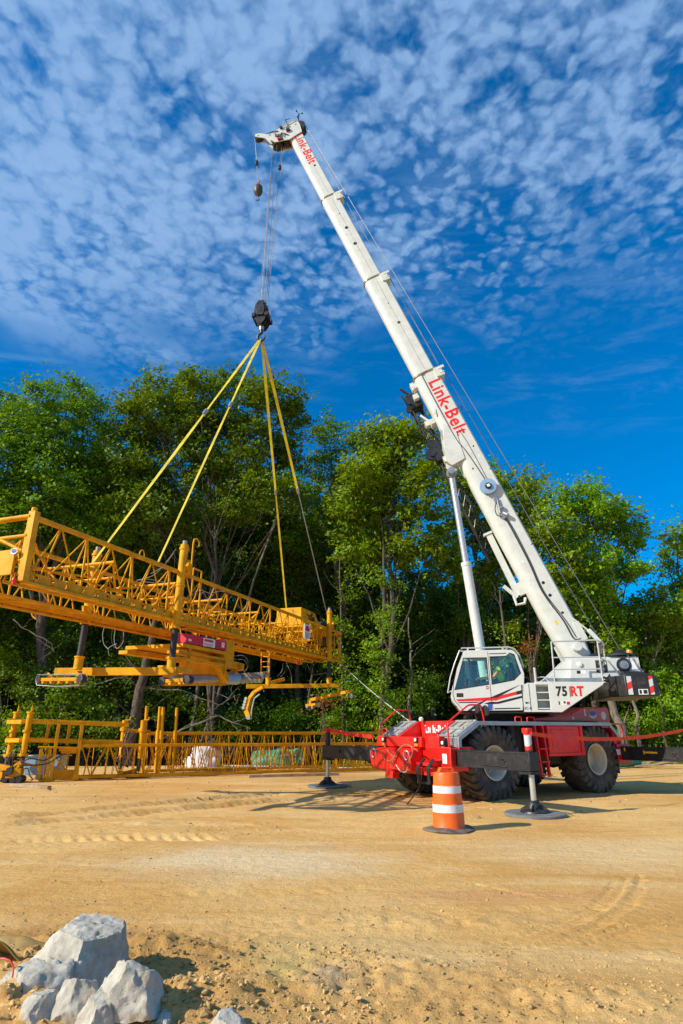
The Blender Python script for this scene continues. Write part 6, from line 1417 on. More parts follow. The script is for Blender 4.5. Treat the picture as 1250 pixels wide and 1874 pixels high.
for (s0, s1, w_, z_) in ((0, SE, .55, -HT*.62), (0, SE, 1.5, -HT*.62), (4.8, 18.2, 1.04, -HT*.30), (8.4, 18.8, .3, -.55)):
    mb.tube(gt(s0, w_, z_), gt(s1, w_, z_), .026, n=7)
mb.build('service_pipe', 'yellow_worn', gant, 60)
# carriage rails below
for w_, s0, s1 in ((.55, 9.2, 18.2), (WB+.06, 1.0, 9.2)):
    mb = GBm(); mb.bar(gt(s0 if w_ < 1 else -.6, w_, -HT-.03), gt(s1, w_, -HT-.03), .10, .12); mb.bar(gt(s0 if w_ < 1 else -.6, w_, -HT-.11), gt(s1, w_, -HT-.11), .17, .035); cr = mb.build('carriage_rail', 'yellow_worn', gant, bevel=.004)
    mb = GBm()
    for k in range(18):
        s = s0+k*.5; mb.bar(gt(s, w_-.054, -HT-.09), gt(s, w_-.054, -HT+.02), .01, .016, tuple(E1))
    mb.build('rail_joint', 'under', cr)
# end frame at the near end with the plate
mb = GBm(); mb.bar(gt(0, -.04, .10), gt(0, -.04, -HT-.02), .17, .14, tuple(E1)); mb.tube(gt(-.02, -.04, .08), gt(-.02, -.04, .18), .06, n=10)
mb.tube(gt(-.05, 0, 0), gt(-.05, WB, 0), .045, n=8); mb.tube(gt(-.05, 0, -.42), gt(-.05, WB, -.42), .04, n=8); mb.tube(gt(-.05, .05, -.75), gt(-.05, .8, -.40), .035, n=8); mb.tube(gt(-.05, .05, -.95), gt(-.05, WB, -.2), .035, n=8)
mb.bar(gt(-.02, WB, .05), gt(-.02, WB, -HT), .14, .12, tuple(E1)); ef = mb.build('end_frame', 'yellow', gant, bevel=.006)
mb = GBm(); a, b = gps(47, 1003, -.12), gps(35, 1050, -.12); za, zb = a.z, b.z; mb.bar(gw(-.12, .14, (za+zb)/2), gw(-.12, 1.75, (za+zb)/2-.02), .04, za-zb); pt = mb.build('end_plate', 'yellow', gant, bevel=.006)
mb = GBm(); c = gps(26, 1009, -.15); n_ = 24
e2z = [c + E2*(.085*math.cos(t)) + Vector((0, 0, .065*math.sin(t))) for t in [2*math.pi*i/n_ for i in range(n_)]]
mb.add([p for p in e2z]+[p-E1*.006 for p in e2z], [tuple(range(n_)), tuple(range(2*n_-1, n_-1, -1))]+[(i, (i+1) % n_, n_+(i+1) % n_, n_+i) for i in range(n_)]); lg = mb.build('oval_emblem', 'sticker', pt)
mb = GBm(); e2z = [c - E1*.008 + E2*(.068*math.cos(t)) + Vector((0, 0, .008+.042*math.sin(t))) for t in [2*math.pi*i/n_ for i in range(n_)]]; mb.add(e2z+[p-E1*.003 for p in e2z], [tuple(range(n_)), tuple(range(2*n_-1, n_-1, -1))]+[(i, (i+1) % n_, n_+(i+1) % n_, n_+i) for i in range(n_)]); mb.build('emblem_field', 'blue', pt)
mb = GBm(); p = gps(26, 1062, -.1); mb.ball(p, .05, 10, (1, 1, 1.3)); mb.path([p+Vector((0, 0, .06)), p+Vector((0, 0, .16))], .015); mb.ball(p+Vector((0, 0, -.06)), .04, 8); mb.build('end_clevis', 'txt_red', gant)
# legs
def leg(s, w_, top, bot, bb, r=.115, rp=.088, hook=False, tilt=0.0):
    T, B = gw(s+tilt, w_, top), gw(s, w_, bot); L = (T-B).length; q = lambda z: B.lerp(T, (z-bot)/(top-bot))
    mb = GBm(); mb.tube(q(bb), T, r, n=20)
    for z in (top-.12, (top+bb)/2, bb+.03): mb.tube(q(z-.03), q(z+.03), r*1.22, n=20)
    mb.bar(q(top-.55)-E1*.0+E2*(-.16 if w_ < 1 else .16), q(top-.75)+E1*.35+E2*(-.05 if w_ < 1 else .05), .08, .25); mb.bar(q(bb+.5)+E1*-.12, q(bb+.05)+E1*.0, .06, .2)
    lg_ = mb.build('leg_post', 'yellow', gant, 30)
    mb = GBm(); mb.tube(q(bot+.30), q(bb+.02), rp, n=18); mb.build('piston', 'dark', lg_, 30)
    mb = GBm(); mb.tube(q(bot), q(bot+.34), r*1.02, n=18); mb.tube(q(bot+.30), q(bot+.34), r*1.2, n=18); mb.build('foot_sleeve', 'yellow', lg_, 30)
    mb = GBm(); mb.tube(q(top), q(top+.12), .07, n=12); mb.build('post_cap', 'greypaint', lg_, 30)
    return lg_
l1 = leg(5.2, -.10, 6.72, 3.18, 4.30, hook=True, tilt=.12); l2 = leg(4.3, WB+.1, 6.5, 3.20, 4.40, tilt=.12); l3 = leg(17.4, -.12, 6.95, 3.55, 4.62); l4 = leg(15.9, WB+.1, 6.2, 3.50, 4.75)
mb = GBm(); b0 = gw(5.75, -.1, 5.9)
mb.path([b0, b0+Vector((0, 0, 1.0)), b0+Vector((.02, 0, 1.12)), b0+E1*.08+Vector((.04, 0, 1.16)), b0+E1*.2+Vector((.06, 0, 1.10)), b0+E1*.22+Vector((.06, 0, .96))], .028, 8)
for (px, py, w_) in ((405, 1015, WB), (148, 1015, .5), (700/3.47+300, 1110, .3)):
    pass
mb.build('hook_bar', 'yellow', gant, 60)
mb = GBm()
for (s, w_) in ((3.6, 0), (5.6, .1), (13.4, 0), (2.1, WB)):
    c = gt(s, w_, .05); mb.path([c+E1*(.10*math.cos(t))+Vector((0, 0, .14*math.sin(t)+.02)) for t in [math.pi*i/9 for i in range(10)]], .016, 7)
pieces(mb, 'lifting_eye', 'yellow', gant, smooth=60)
# leg beams, bogies, arms
mb = GBm(); e = gps(108, 1226, 4.6); wl = (e-GA).dot(E2)
mb.bar(gw(5.2, -.3, 3.16), gw(4.5, wl, 3.18), .16, .20); lb1 = mb.build('leg_beam', 'yellow', gant, bevel=.008)
mb = GBm(); mb.bar(gw(15.4, WB+.9, 3.46), gw(17.5, -.55, 3.56), .16, .17); mb.build('leg_beam', 'yellow', gant, bevel=.008)
def bogie(pa, pb, h=.09, wd=.15, nm='bogie', tr=True):
    d = (pb-pa).normalized(); mb = GBm(); mb.bar(pa, pb, wd, h); n = 5
    sd_ = d.cross(Vector((0, 0, 1)))
    for k in range(n): c = pa.lerp(pb, (k+.5)/n)-Vector((0, 0, h*.6)); mb.tube(c-sd_*wd*.4, c+sd_*wd*.4, .06, n=10)
    b = mb.build(nm, 'yellow_worn', gant, bevel=.006)
    mb = GBm()
    for p in (pa, pb): mb.tube(p-sd_*wd*.62, p+sd_*wd*.62, .11, n=16)
    mb.build('track_wheel', 'dark', b)
    if tr:
        mb = GBm(); a = pa-Vector((0, 0, .02))
        loop = [pa-d*.12+Vector((0, 0, .02)), pa-d*.06+Vector((0, 0, .13)), pa.lerp(pb, .5)+Vector((0, 0, .12)), pb+d*.06+Vector((0, 0, .13)), pb+d*.12+Vector((0, 0, .02)), pb+d*.02-Vector((0, 0, .15)), pa.lerp(pb, .5)-Vector((0, 0, .19)), pa-d*.02-Vector((0, 0, .15)), pa-d*.12+Vector((0, 0, .02))]
        for o_ in (-wd*.55, wd*.55): mb.path([p+sd_*o_ for p in loop], .015, 6)
        mb.build('drive_chain', 'steel', b, 60)
    return b
pa, pb = gps(75, 1244, 4.7), gps(150, 1243, 4.3); bogie(pa, pb)
mb = GBm(); mb.bar(gps(110, 1228, 4.6), gps(110, 1240, 4.6), .10, .10, tuple(E1)); mb.bar(gps(145, 1228, 4.4), gps(145, 1240, 4.4), .12, .10, tuple(E1)); mb.bar(gps(88, 1232, 4.6), gps(100, 1243, 4.6), .05, .05); pieces(mb, 'bogie_bracket', 'yellow', gant, bevel=.004)
pa, pb = gps(300, 1247, 5.0), gps(345, 1244, 4.9); bogie(pa, pb, tr=False)
# curved arm at lower middle
A_ = [gps(x, y, 15.2) for x, y in ((482, 1257), (466, 1266), (457, 1278), (451, 1300), (456, 1313))]
mb = GBm()
for a, b, wd_ in ((0, 1, .12), (1, 2, .13), (2, 3, .16), (3, 4, .20)): mb.bar(A_[a], A_[b], .16, wd_)
ar = mb.build('curved_arm', 'yellow', gant, bevel=.006)
mb = GBm()
for t in (.1, .35, .6, .85): c = A_[2].lerp(A_[3], t)+(A_[3]-A_[2]).cross(E1).normalized()*-.12; mb.tube(c-E1*.13, c+E1*.13, .07, n=10)
mb.bar(A_[2]+E2*-.22, A_[3]+E2*-.24, .05, .05); mb.bar(A_[3]+E2*-.24, A_[4]+E2*-.1, .05, .05); mb.bar(A_[1]+E2*-.25+Vector((0, 0, -.1)), A_[2]+E2*-.22, .05, .05); mb.tube(A_[4]-E1*.1, A_[4]+E1*.1, .09, n=12)
mb.build('arm_roller', 'steel', ar)
B_ = [gps(x, y, 17.6) for x, y in ((645, 1264), (618, 1268), (568, 1281), (568, 1289), (586, 1288), (560, 1291))]
mb = GBm(); mb.bar(B_[0], B_[2], .12, .13); mb.bar(gps(620, 1258, 17.5), gps(620, 1269, 17.6), .1, .14, tuple(E1)); mb.bar(B_[2], B_[3], .1, .12, tuple(E1)); mb.bar(B_[5], B_[4], .16, .10)
a2 = mb.build('bogie_arm', 'yellow', gant, bevel=.006)
mb = GBm()
for p in (gps(563, 1293, 17.6), gps(573, 1294, 17.6), gps(584, 1292, 17.6)): mb.tube(p-E1*.12, p+E1*.12, .055, n=12)
p = gps(643, 1271, 17.6); mb.bar(p+Vector((0, 0, .06)), p-Vector((0, 0, .14)), .14, .1, tuple(E1)); mb.build('track_wheel', 'steel', a2)
pa, pb = gps(492, 1251, 16.6), gps(520, 1243, 17.2); mb = GBm(); mb.bar(pa, pb, .14, .15); mb.build('bogie_arm', 'yellow', gant, bevel=.006)
# carriage with the red box, roller and auger
car = empty('paving_carriage', (0, 0, 0)); car.parent = gant
mb = GBm(); a = gp(326, 1170, .25); b = gp(401, 1186, .25); s0_, s1_ = (a-GA).dot(E1), (b-GA).dot(E1); zt = a.z; 
z1c = 4.30; z0c = 4.02
sB0, sB1 = 6.05, 8.35
mb.bar(gw(sB0, .25, (z0c+z1c)/2), gw(sB1, .25, (z0c+z1c)/2+.06), .40, z1c-z0c); pb_ = mb.build('red_panel_box', 'redpink', car, bevel=.012)
mb = GBm(); k = .205; mb.bar(gw(6.95, .25-k, 4.17), gw(7.62, .25-k, 4.19), .006, .25); mb.bar(gw(8.02, .25-k, 4.22), gw(8.2, .25-k, 4.22), .006, .16); mb.bar(gw(6.14, .25-k, 4.13), gw(6.3, .25-k, 4.13), .006, .06); pn = mb.build('panel_label', 'sticker', pb_)
mb = GBm(); mb.bar(gw(7.0, .25-k-.005, 4.23), gw(7.5, .25-k-.005, 4.245), .003, .07)
for zz in (4.14, 4.10, 4.06): mb.bar(gw(7.0, .25-k-.005, zz), gw(7.5, .25-k-.005, zz+.01), .003, .012)
mb.build('label_print', 'redpink', pn)
def cb(s0, s1, w0, w1, z0, z1, mbx): mbx.bar(gw(s0, (w0+w1)/2, (z0+z1)/2), gw(s1, (w0+w1)/2, (z0+z1)/2+SL*(s1-s0)), w1-w0, z1-z0)
mb = GBm(); cb(5.9, 8.6, .05, 2.0, 3.90, 4.0, mb); cb(5.8, 8.9, .1, .5, 3.72, 3.80, mb); cb(5.4, 8.2, .0, .25, 3.52, 3.60, mb); cb(8.35, 8.95, .1, 1.8, 3.80, 4.45, mb); cb(5.5, 8.7, 1.6, 1.9, 3.72, 3.82, mb)
cb(8.1, 8.8, .4, 1.6, 3.30, 3.9, mb); cb(5.3, 6.6, .1, .4, 3.20, 3.34, mb); mb.bar(gw(8.0, .3, 3.75), gw(8.8, .3, 3.2), .3, .22); mb.bar(gw(6.3, .3, 4.48), gw(9.0, .3, 4.54), .3, .05)
for s in (5.6, 6.4, 8.5): mb.bar(gw(s, .15, 3.3), gw(s, .15, 3.95), .08, .10, tuple(E1))
mb.build('carriage_frame', 'yellow', car, bevel=.006)
r0, r1 = gps(322, 1243, 6.4), gps(396, 1242, 8.6); rl = gps(480, 1241, 11.2)
mb = GBm(); mb.tube(gps(312, 1243, 6.0), r1, .14, n=28); mb.build('paving_roller', 'steel', car, 30)
mb = GBm(); mb.tube(gps(409, 1241, 9.2), gps(433, 1242, 9.9), .20, n=28); mb.build('paving_roller', 'blue_disc', car, 30)
mb = GBm(); a = gps(300, 1251, 5.9); b = gps(412, 1251, 9.1); mb.bar(a, b, .12, .12); mb.bar(gps(300, 1236, 5.9), gps(312, 1250, 6.1), .12, .16); mb.bar(gps(398, 1225, 8.8), gps(402, 1252, 8.9), .2, .16, tuple(E1)); mb.bar(gps(402, 1212, 8.9), gps(440, 1222, 9.7), .4, .22); mb.build('roller_frame', 'yellow', car, bevel=.006)
a, b = gps(434, 1242, 9.9), gps(482, 1240, 11.3); dax = (b-a); L = dax.length; dax.normalize(); x_, y_ = ortho(dax); vs = []; fs = []; T_ = 6; NN = T_*16
mb = GBm()
for i in range(NN+1):
    t = i/NN; an = 2*math.pi*T_*t; c = a+dax*L*t
    for r_ in (.05, .19): vs.append(c+(x_*math.cos(an)+y_*math.sin(an))*r_); vs.append(c+dax*.012+(x_*math.cos(an)+y_*math.sin(an))*r_)
for i in range(NN): q = 4*i; fs += [(q, q+2, q+6, q+4), (q+1, q+5, q+7, q+3), (q+2, q+3, q+7, q+6)]
mb.add(vs, fs); mb.tube(a, b, .045, n=12); mb.build('auger', 'steel', car, 40)
mb = GBm(); rr = random.Random(9)
for k in range(10): c = gps(420+rr.uniform(0, 22), 1216+rr.uniform(0, 14), 9.4); mb.tube(c, c+Vector((rr.uniform(-.15, .15), rr.uniform(-.1, .1), rr.uniform(-.12, .12))), .03+rr.random()*.03, n=8)
mb.build('hydraulic_motor', 'yellow_worn', car)
def ghose(pts, s, r=.012, m='rubber_hose', nm='hose', par=None):
    return hose([GI @ (gps(x, y, s) if not isinstance(s, (list, tuple)) else gps(x, y, s[i])) for i, (x, y) in enumerate(pts)], r, m, par or gant, nm)
ghose([(402,1190),(425,1200),(445,1200),(455,1212),(452,1225),(442,1232),(430,1228)], 10, .018); ghose([(410,1195),(430,1206),(447,1208),(453,1220),(445,1229),(432,1222)], 10, .014)
ghose([(192,1145),(188,1160),(190,1178),(198,1188)], 6.2, .01, 'greypaint'); ghose([(208,1146),(204,1165),(209,1185),(222,1180),(227,1160),(222,1146)], 6.2, .012); ghose([(212,1146),(209,1170),(214,1187),(225,1175),(226,1155)], 6.2, .010, 'greypaint'); ghose([(200,1200),(199,1186),(214,1178)], 6.2, .008, 'greypaint')
ghose([(500,1245),(512,1240),(522,1228),(526,1212)], 16.2, .014); ghose([(507,1238),(516,1228),(518,1214)], 16.2, .010, 'greypaint'); ghose([(524,1213),(532,1232),(534,1250)], 16.2, .010, 'greypaint')
ghose([(350,1092),(365,1080),(385,1086),(405,1082),(425,1090)], 8.0, .02); ghose([(362,1100),(372,1084),(380,1096),(392,1088)], 8.0, .02); ghose([(240,1072),(256,1066),(275,1066),(295,1070),(310,1072)], 6.5, .02); ghose([(250,1064),(270,1060),(300,1066)], 6.5, .014)
ghose([(276,1050),(300,1035),(318,1012)], [6.5, 5.8, 5.4], .008, 'greypaint'); ghose([(250,1062),(285,1050),(322,1005)], [6.5, 5.9, 5.3], .008, 'greypaint')
ghose([(320,1010),(318,1050),(308,1100),(306,1140)], 5.25, .006)
# power unit at the far right
pw = empty('power_unit', (0, 0, 0)); pw.parent = gant
mb = GBm(); sP = 15.6
mb.plate([(0, 0), (2.3, 0), (2.3, .28), (1.85, .62), (1.7, .78), (.0, .78)], lambda u, v, t: gw(sP+u, t, 6.05+v), .55, 1.75); mb.build('engine_cover', 'yellow', pw, bevel=.02)
mb = GBm(); rr = random.Random(3)
for k in range(16): c = gw(sP+.7+rr.random()*.8, .53, 6.35+rr.random()*.35); mb.path([c, c+Vector((rr.uniform(-.1, .1), -.05, rr.uniform(-.1, .1))), c+Vector((rr.uniform(-.2, .2), -.02, rr.uniform(-.25, .1)))], .022, 6)
mb.build('control_valve', 'dark', pw, 60)
mb = GBm(); cb(18.1, 19.0, .5, 1.3, 6.45, 6.62, mb); mb.bar(gw(18.0, .6, 6.3), gw(18.2, .6, 6.6), .1, .15); mb.build('exhaust', 'dark', pw, bevel=.02)
mb = GBm(); cb(18.0, 19.0, .4, 1.4, 6.1, 6.35, mb); cb(15.5, 18.9, .2, 1.9, 5.95, 6.02, mb); mb.build('operator_platform', 'yellow', pw, bevel=.01)
mb = GBm(); k = gp(563, 1155, -.12); sS = (k-GA).dot(E1)
mb.bar(gw(sS-.32, -.1, k.z-.02), gw(sS+.32, -.1, k.z-.02), .02, .60); sg = mb.build('sign_plate', 'sticker', gant)
mb = GBm(); mb.plate([(-.24, 0), (-.14, .14), (0, .2), (.14, .14), (.24, 0), (.15, -.04), (-.15, -.04)], lambda u, v, t: gw(sS+u, t, k.z+.04+v), -.118, -.111)
for zz in (-.1, -.17, -.24): mb.bar(gw(sS-.22, -.114, k.z+zz), gw(sS+.2, -.114, k.z+zz), .006, .02)
mb.build('sign_print', 'redpink', sg)
mb = GBm()
for w_ in (.9, 1.25): mb.bar(gw(13.3, w_, 3.55), gw(13.25, w_, 4.6), .035, .035, tuple(E1))
for z in (3.65, 3.85, 4.05, 4.25, 4.45): mb.bar(gw(13.3, .9, z), gw(13.3, 1.25, z), .03, .03)
mb.build('ladder', 'yellow', gant)
mb = GBm()
for s in (18.1, 18.6, 19.1, 19.5): mb.tube(gt(s, .05, -.1), gt(s, .05, -1.2), .02, n=6)
for s in np.arange(17.6, 19.5, .22): mb.tube(gt(s, WB-.05, .0), gt(s, WB-.05, -1.2), .02, n=6)
for s in np.arange(5.9, 17.2, .62): mb.tube(gt(s, WB*.5, -.38), gt(s+.1, WB*.5, -HT*.92), .018, n=6)
for (s, a) in ((6.1, .0), (6.55, .0)): mb.tube(gt(s, .05, .30), gt(s, .05, -.9), .026, n=7)
mb.tube(gt(6.1, .05, .30), gt(6.55, .05, .30), .026, n=7)
pieces(mb, 'guard_rail', 'yellow', gant, smooth=60)
mb = GBm()
for p in (gp(545, 1213, .3), ): mb.ball(p, .08, 10); mb.ball(gp(627, 1214, .0), .06, 10)
pieces(mb, 'end_stop', 'txt_red', gant)
mb = GBm(); c = gw(17.0, -.02, 5.45)
for k in range(3): mb.path([c+E1*((.14-.02*k)*math.cos(t))+Vector((0, 0, (.26-.03*k)*math.sin(t)))-E2*.02*k for t in [2*math.pi*i/16 for i in range(17)]], .016, 6)
mb.build('cable_coil', 'rubber_hose', gant, 60)
mb = GBm(); mb.path([gps(60, 1108, 3.0), gps(57, 1120, 3.0), gps(60, 1128, 3.0), gps(66, 1133, 3.0)], .022, 7); mb.build('hanger_arm', 'yellow_worn', gant, 60)

# ------------------------------------------------------------------ slings and tag line
def sling(px, py, w_, wd, label, joint=None, thin=None):
    wd *= .85
    end = gp(px, py, w_); st = HOOK + Vector(((px-400)*.0002, 0, 0)); mid = st.lerp(end, joint) if joint else None
    t = empty('sling', st, 0, label, 'sling', 'yellow slings between hook and machine'); n = 40
    d = (end-st).normalized(); view = Vector((0, 1, 0)); up = d.cross(view).normalized()
    j = joint or 1.0; jp_ = [st.lerp(end, k/n*j) for k in range(n+1)]
    def rb(nm, pts, w1, m, tw):
        mb = MB(Matrix.Translation(-st)); vs = []
        for k, p in enumerate(pts):
            a = tw[0]+tw[1]*k/len(pts); ax = up*math.cos(a)+d.cross(up)*math.sin(a); b = d.cross(ax); e_ = w1*(.55+.45*min(1, 5*k/len(pts)))
            vs.append([p+ax*e_/2+b*.005, p-ax*e_/2+b*.005, p-ax*e_/2-b*.005, p+ax*e_/2-b*.005])
        mb.loft(vs); return mb.build(nm, m, t, 60)
    rb('webbing', jp_, wd, 'strap', (.3, .5))
    if joint:
        mb = MB(Matrix.Translation(-st)); mb.tube(mid-d*.12, mid+d*.12, wd*.5, n=8); mb.build('shackle', 'steel', t)
        if thin == 'rope': mb = MB(Matrix.Translation(-st)); mb.tube(mid, end, .022, n=6); mb.build('lower_rope', 'steel', t, 60)
        else: rb('lower_webbing', [mid.lerp(end, k/n) for k in range(n+1)], wd*(thin or 1), 'strap', (.5, .3))
sling(160, 1043, WB, .17, 'left-most yellow sling running down to the back of the near half', .40, 1.15)
sling(289, 1030, 0, .15, 'second yellow sling from the left, ending beside the tall near post', .38, .9)
sling(524, 1114, WB, .15, 'yellow sling ending beside the yellow engine cover', .52, .8)
sling(597, 1118, -.1, .15, 'right-most sling, its lower part a thin rope ending on the far post', .52, 'rope')
a = gp(627, 1217, 0); b = Vector((2.5, -1.25, 1.94)); bw = CRW @ b
mb = MB(Matrix.Translation(-a)); mb.path([a.lerp(bw, k/12)-Vector((0, 0, .25*4*(k/12)*(1-k/12)*.3)) for k in range(13)], .012, 6); o = mb.build('tag_line', 'pale_cord', None, 60); o.location = a; tag(o, 'thin pale line from the hanging machine down to the crane front', 'rope')

# ------------------------------------------------------------------ truss sections on the ground
ga, gb = G(75, 1431), G(715, 1412); F1 = (gb-ga).normalized(); F2 = Vector((-F1.y, F1.x, 0)); LG = (gb-ga).length
def fw(s, w_, z): return ga+F1*s+F2*w_+Vector((0, 0, z))
def fp(px, py, w_=0): return pl(px, py, ga+F2*w_, F2)
def fs_(px, py, w_=0): p = fp(px, py, w_)-ga; return p.dot(F1), p.z
def ground_truss(s0, s1, w0, label, ht=1.06, bay=.95, zb=.10):
    t = empty('ground_truss', fw((s0+s1)/2, w0, 0), 0, label, 'truss', 'yellow trusses lying on the ground'); I = Matrix.Translation(-t.location)
    f = lambda s, w_, dz: fw(s, w0+w_, zb+ht+dz)
    mb = MB(I); mb.bar(f(s0, 0, 0), f(s1, 0, 0), .08, .09); mb.bar(f(s0, .5, -.04), f(s1, .5, -.04), .07, .08); mb.build('top_chord', 'yellow', t, bevel=.008)
    mb = MB(I); mb.bar(f(s0, 0, -ht+.02), f(s1, 0, -ht+.02), .10, .09); mb.bar(f(s0, .5, -ht+.02), f(s1, .5, -ht+.02), .08, .08); mb.build('bottom_chord', 'yellow_worn', t, bevel=.008)
    mb = MB(I); s = s0; rr = random.Random(int(s0*10+w0*100)+3)
    while s < s1-.2:
        e = min(s+bay, s1); m_ = (s+e)/2
        for w_ in (0, .5):
            mb.tube(f(s, w_, 0), f(s, w_, -ht), .019, n=6); mb.tube(f(m_+rr.uniform(-.02, .02), w_, -ht), f(s+.05, w_, 0), .017, n=6); mb.tube(f(m_, w_, -ht), f(e-.05, w_, 0), .017, n=6); mb.tube(f((s+m_)/2, w_, -ht), f((s+m_)/2+.1, w_, 0), .012, n=5)
        mb.tube(f(s, 0, 0), f(s, .5, -ht), .015, n=5); mb.tube(f(s, 0, -.02), f(m_, .5, -.04), .015, n=5); mb.tube(f(e, 0, -.02), f(m_, .5, -.04), .015, n=5); mb.tube(f(m_, 0, -ht), f(m_, .5, -.04), .015, n=5)
        s = e
    mb.build('lattice', 'yellow', t, 60); return t
sx = [fs_(148, 1375)[0]]
t1 = ground_truss(fs_(146, 1375)[0], LG*.5, 0, 'front ground truss, left half, starting at the yellow box end', 1.06)
t2 = ground_truss(LG*.5+.04, LG, 0, 'front ground truss, right half, ending behind the crane outrigger', 1.04)
t3 = ground_truss(fs_(270, 1345, 2.4)[0], LG+1.6, 2.4, 'rear ground truss standing behind the front one', 1.46, 1.0)
# end box of the front truss
eb = empty('truss_end_section', fw(.6, 0, 0), 0, 'yellow end section with solid plate and open posts, left end of the ground truss', 'truss end'); I = Matrix.Translation(-eb.location)
def fpl(mb, a, b, wd, hg, w0=0, w1=None): mb.bar(fp(a[0], a[1], w0), fp(b[0], b[1], w0 if w1 is None else w1), wd, hg)
mb = MB(I); fpl(mb, (70, 1367), (150, 1369), .30, .06); fpl(mb, (70, 1367), (108, 1368), .5, .05, .6); mb.bar(fp(108, 1372), fp(140, 1372), .06, .1)
for (a, b) in (((76, 1370), (70, 1427)), ((92, 1370), (86, 1427)), ((108, 1325), (92, 1430)), ((151, 1326), (136, 1428)), ((144, 1370), (140, 1428))): fpl(mb, a, b, .11, .11)
for (a, b) in (((86, 1370), (80, 1425)), ((128, 1370), (118, 1425))): fpl(mb, a, b, .06, .06, .7)
mb.build('end_post', 'yellow', eb, bevel=.006)
mb = MB(I); a, b = fp(92, 1418), fp(138, 1418); mb.bar(a, b, .05, .34); mb.bar(fp(112, 1374), fp(141, 1374), .05, .18); pieces(mb, 'side_plate', 'yellow_worn', eb, bevel=.004)
mb = MB(I); mb.bar(fp(70, 1428), fp(100, 1429), .12, .06); mb.tube(fp(98, 1420, .1), fp(128, 1372, .1), .025); mb.tube(fp(128, 1420, .1), fp(98, 1380, .1), .025); mb.bar(fp(25, 1393, .3), fp(75, 1404, .3), .06, .07); mb.build('brace', 'yellow', eb)
# twin rail frame with leaning posts
fr_ = empty('leg_frame', fw(0, .3, 0), 0, 'yellow twin-rail frame with two leaning posts at the left edge', 'leg frame'); I = Matrix.Translation(-fr_.location)
mb = MB(I)
for w_, dy in ((.2, 0), (1.2, -2)):
    for (a, b) in (((15 if w_ > 1 else 42, 1320), (236, 1327)), ((12 if w_ > 1 else 38, 1354), (224, 1360))): fpl(mb, (a[0], a[1]+dy), (b[0], b[1]+dy), .09, .135, w_)
fpl(mb, (15, 1321), (42, 1321), .12, .14, 1.2, .2); fpl(mb, (12, 1355), (38, 1355), .12, .14, 1.2, .2)
fr1 = mb.build('rail', 'yellow', fr_, bevel=.008)
mb = MB(I)
for (a, b) in (((91, 1322), (82, 1364)), ((129, 1322), (122, 1364))): fpl(mb, a, b, .11, .11, 1.2)
pieces(mb, 'upright', 'yellow', fr_, bevel=.006)
for (tp, md, bt, w_) in (((56, 1306), (42, 1382), (33, 1432), .15), ((31, 1306), (16, 1383), (8, 1420), 1.25)):
    T, Mi, B = fp(*tp, w_), fp(*md, w_), fp(*bt, w_); mb = MB(I); mb.tube(Mi, T, .10, n=18); mb.tube(Mi-Vector((0, 0, .03)), Mi+Vector((0, 0, .05)), .17, n=18); q = Mi.lerp(T, .55); mb.tube(q, q+Vector((0, 0, .08)), .15, n=18); mb.tube(T, T+Vector((.01, 0, .05)), .14, n=18); mb.path([T+Vector((.02, 0, .05)), T+Vector((.04, 0, .28)), T+Vector((.07, 0, .10))], .03, 6)
    lp = mb.build('leg_post', 'yellow', fr_, 30); mb = MB(I); mb.tube(B, Mi, .09, n=18); mb.build('piston', 'dirtypiston', lp, 30)
# drive bogie at its foot
bg = empty('drive_bogie', fp(30, 1455, .0), 0, 'yellow drive bogie with black motor at the foot of the leaning posts', 'bogie'); I2 = Matrix.Translation(-bg.location)
mb = MB(I2); c = fp(24, 1452, 0); gz = hz(c.x, c.y); c.z = 0
mb.bar(c+Vector((-.25, -.1, .30)), c+Vector((.22, -.05, .30)), .30, .30); mb.bar(c+Vector((-1.2, .4, .55)), c+Vector((-.1, 0, .42)), .2, .16); mb.bar(c+Vector((-.12, 0, .45)), c+Vector((.15, 0, .62)), .2, .18); mb.bar(c+Vector((-.9, .5, .18)), c+Vector((-.5, .3, .22)), .3, .30); mb.build('bogie_frame', 'yellow_worn', bg, bevel=.015)
mb = MB(I2)
for x in (-.28, .0, .2): mb.tube(c+Vector((x, -.22, .12)), c+Vector((x, .12, .12)), .115, n=18)
mb.build('wheel', 'dark', bg); mb = MB(I2); mb.tube(c+Vector((-.12, -.3, .38)), c+Vector((-.10, .05, .38)), .12, n=16); mb.tube(c+Vector((-.3, .2, .10)), c+Vector((-.75, .4, .10)), .10, n=14); mb.ball(c+Vector((-.2, -.2, .3)), .10, 10); mb.build('motor', 'dark', bg)
for pts in ([(-.1, -.1, .45), (-.2, -.05, .9), (-.05, .1, 1.15), (.08, .1, .9), (.05, 0, .5)], [(-.05, -.1, .5), (.35, .0, .75), (.8, .2, .70), (1.1, .5, .95), (1.4, .7, 1.05)], [(.1, -.1, .55), (.5, 0, .55), (.9, .3, .60), (1.3, .6, .95)], [(.15, -.15, .4), (.4, -.1, .45), (.5, -.1, .25), (.62, -.1, .12), (.58, -.1, .08)], [(-.15, -.15, .5), (-.32, -.1, .75), (-.28, 0, 1.0)]):
    hose([I2 @ (c+Vector(p)) for p in pts], .02, 'rubber_hose', bg)
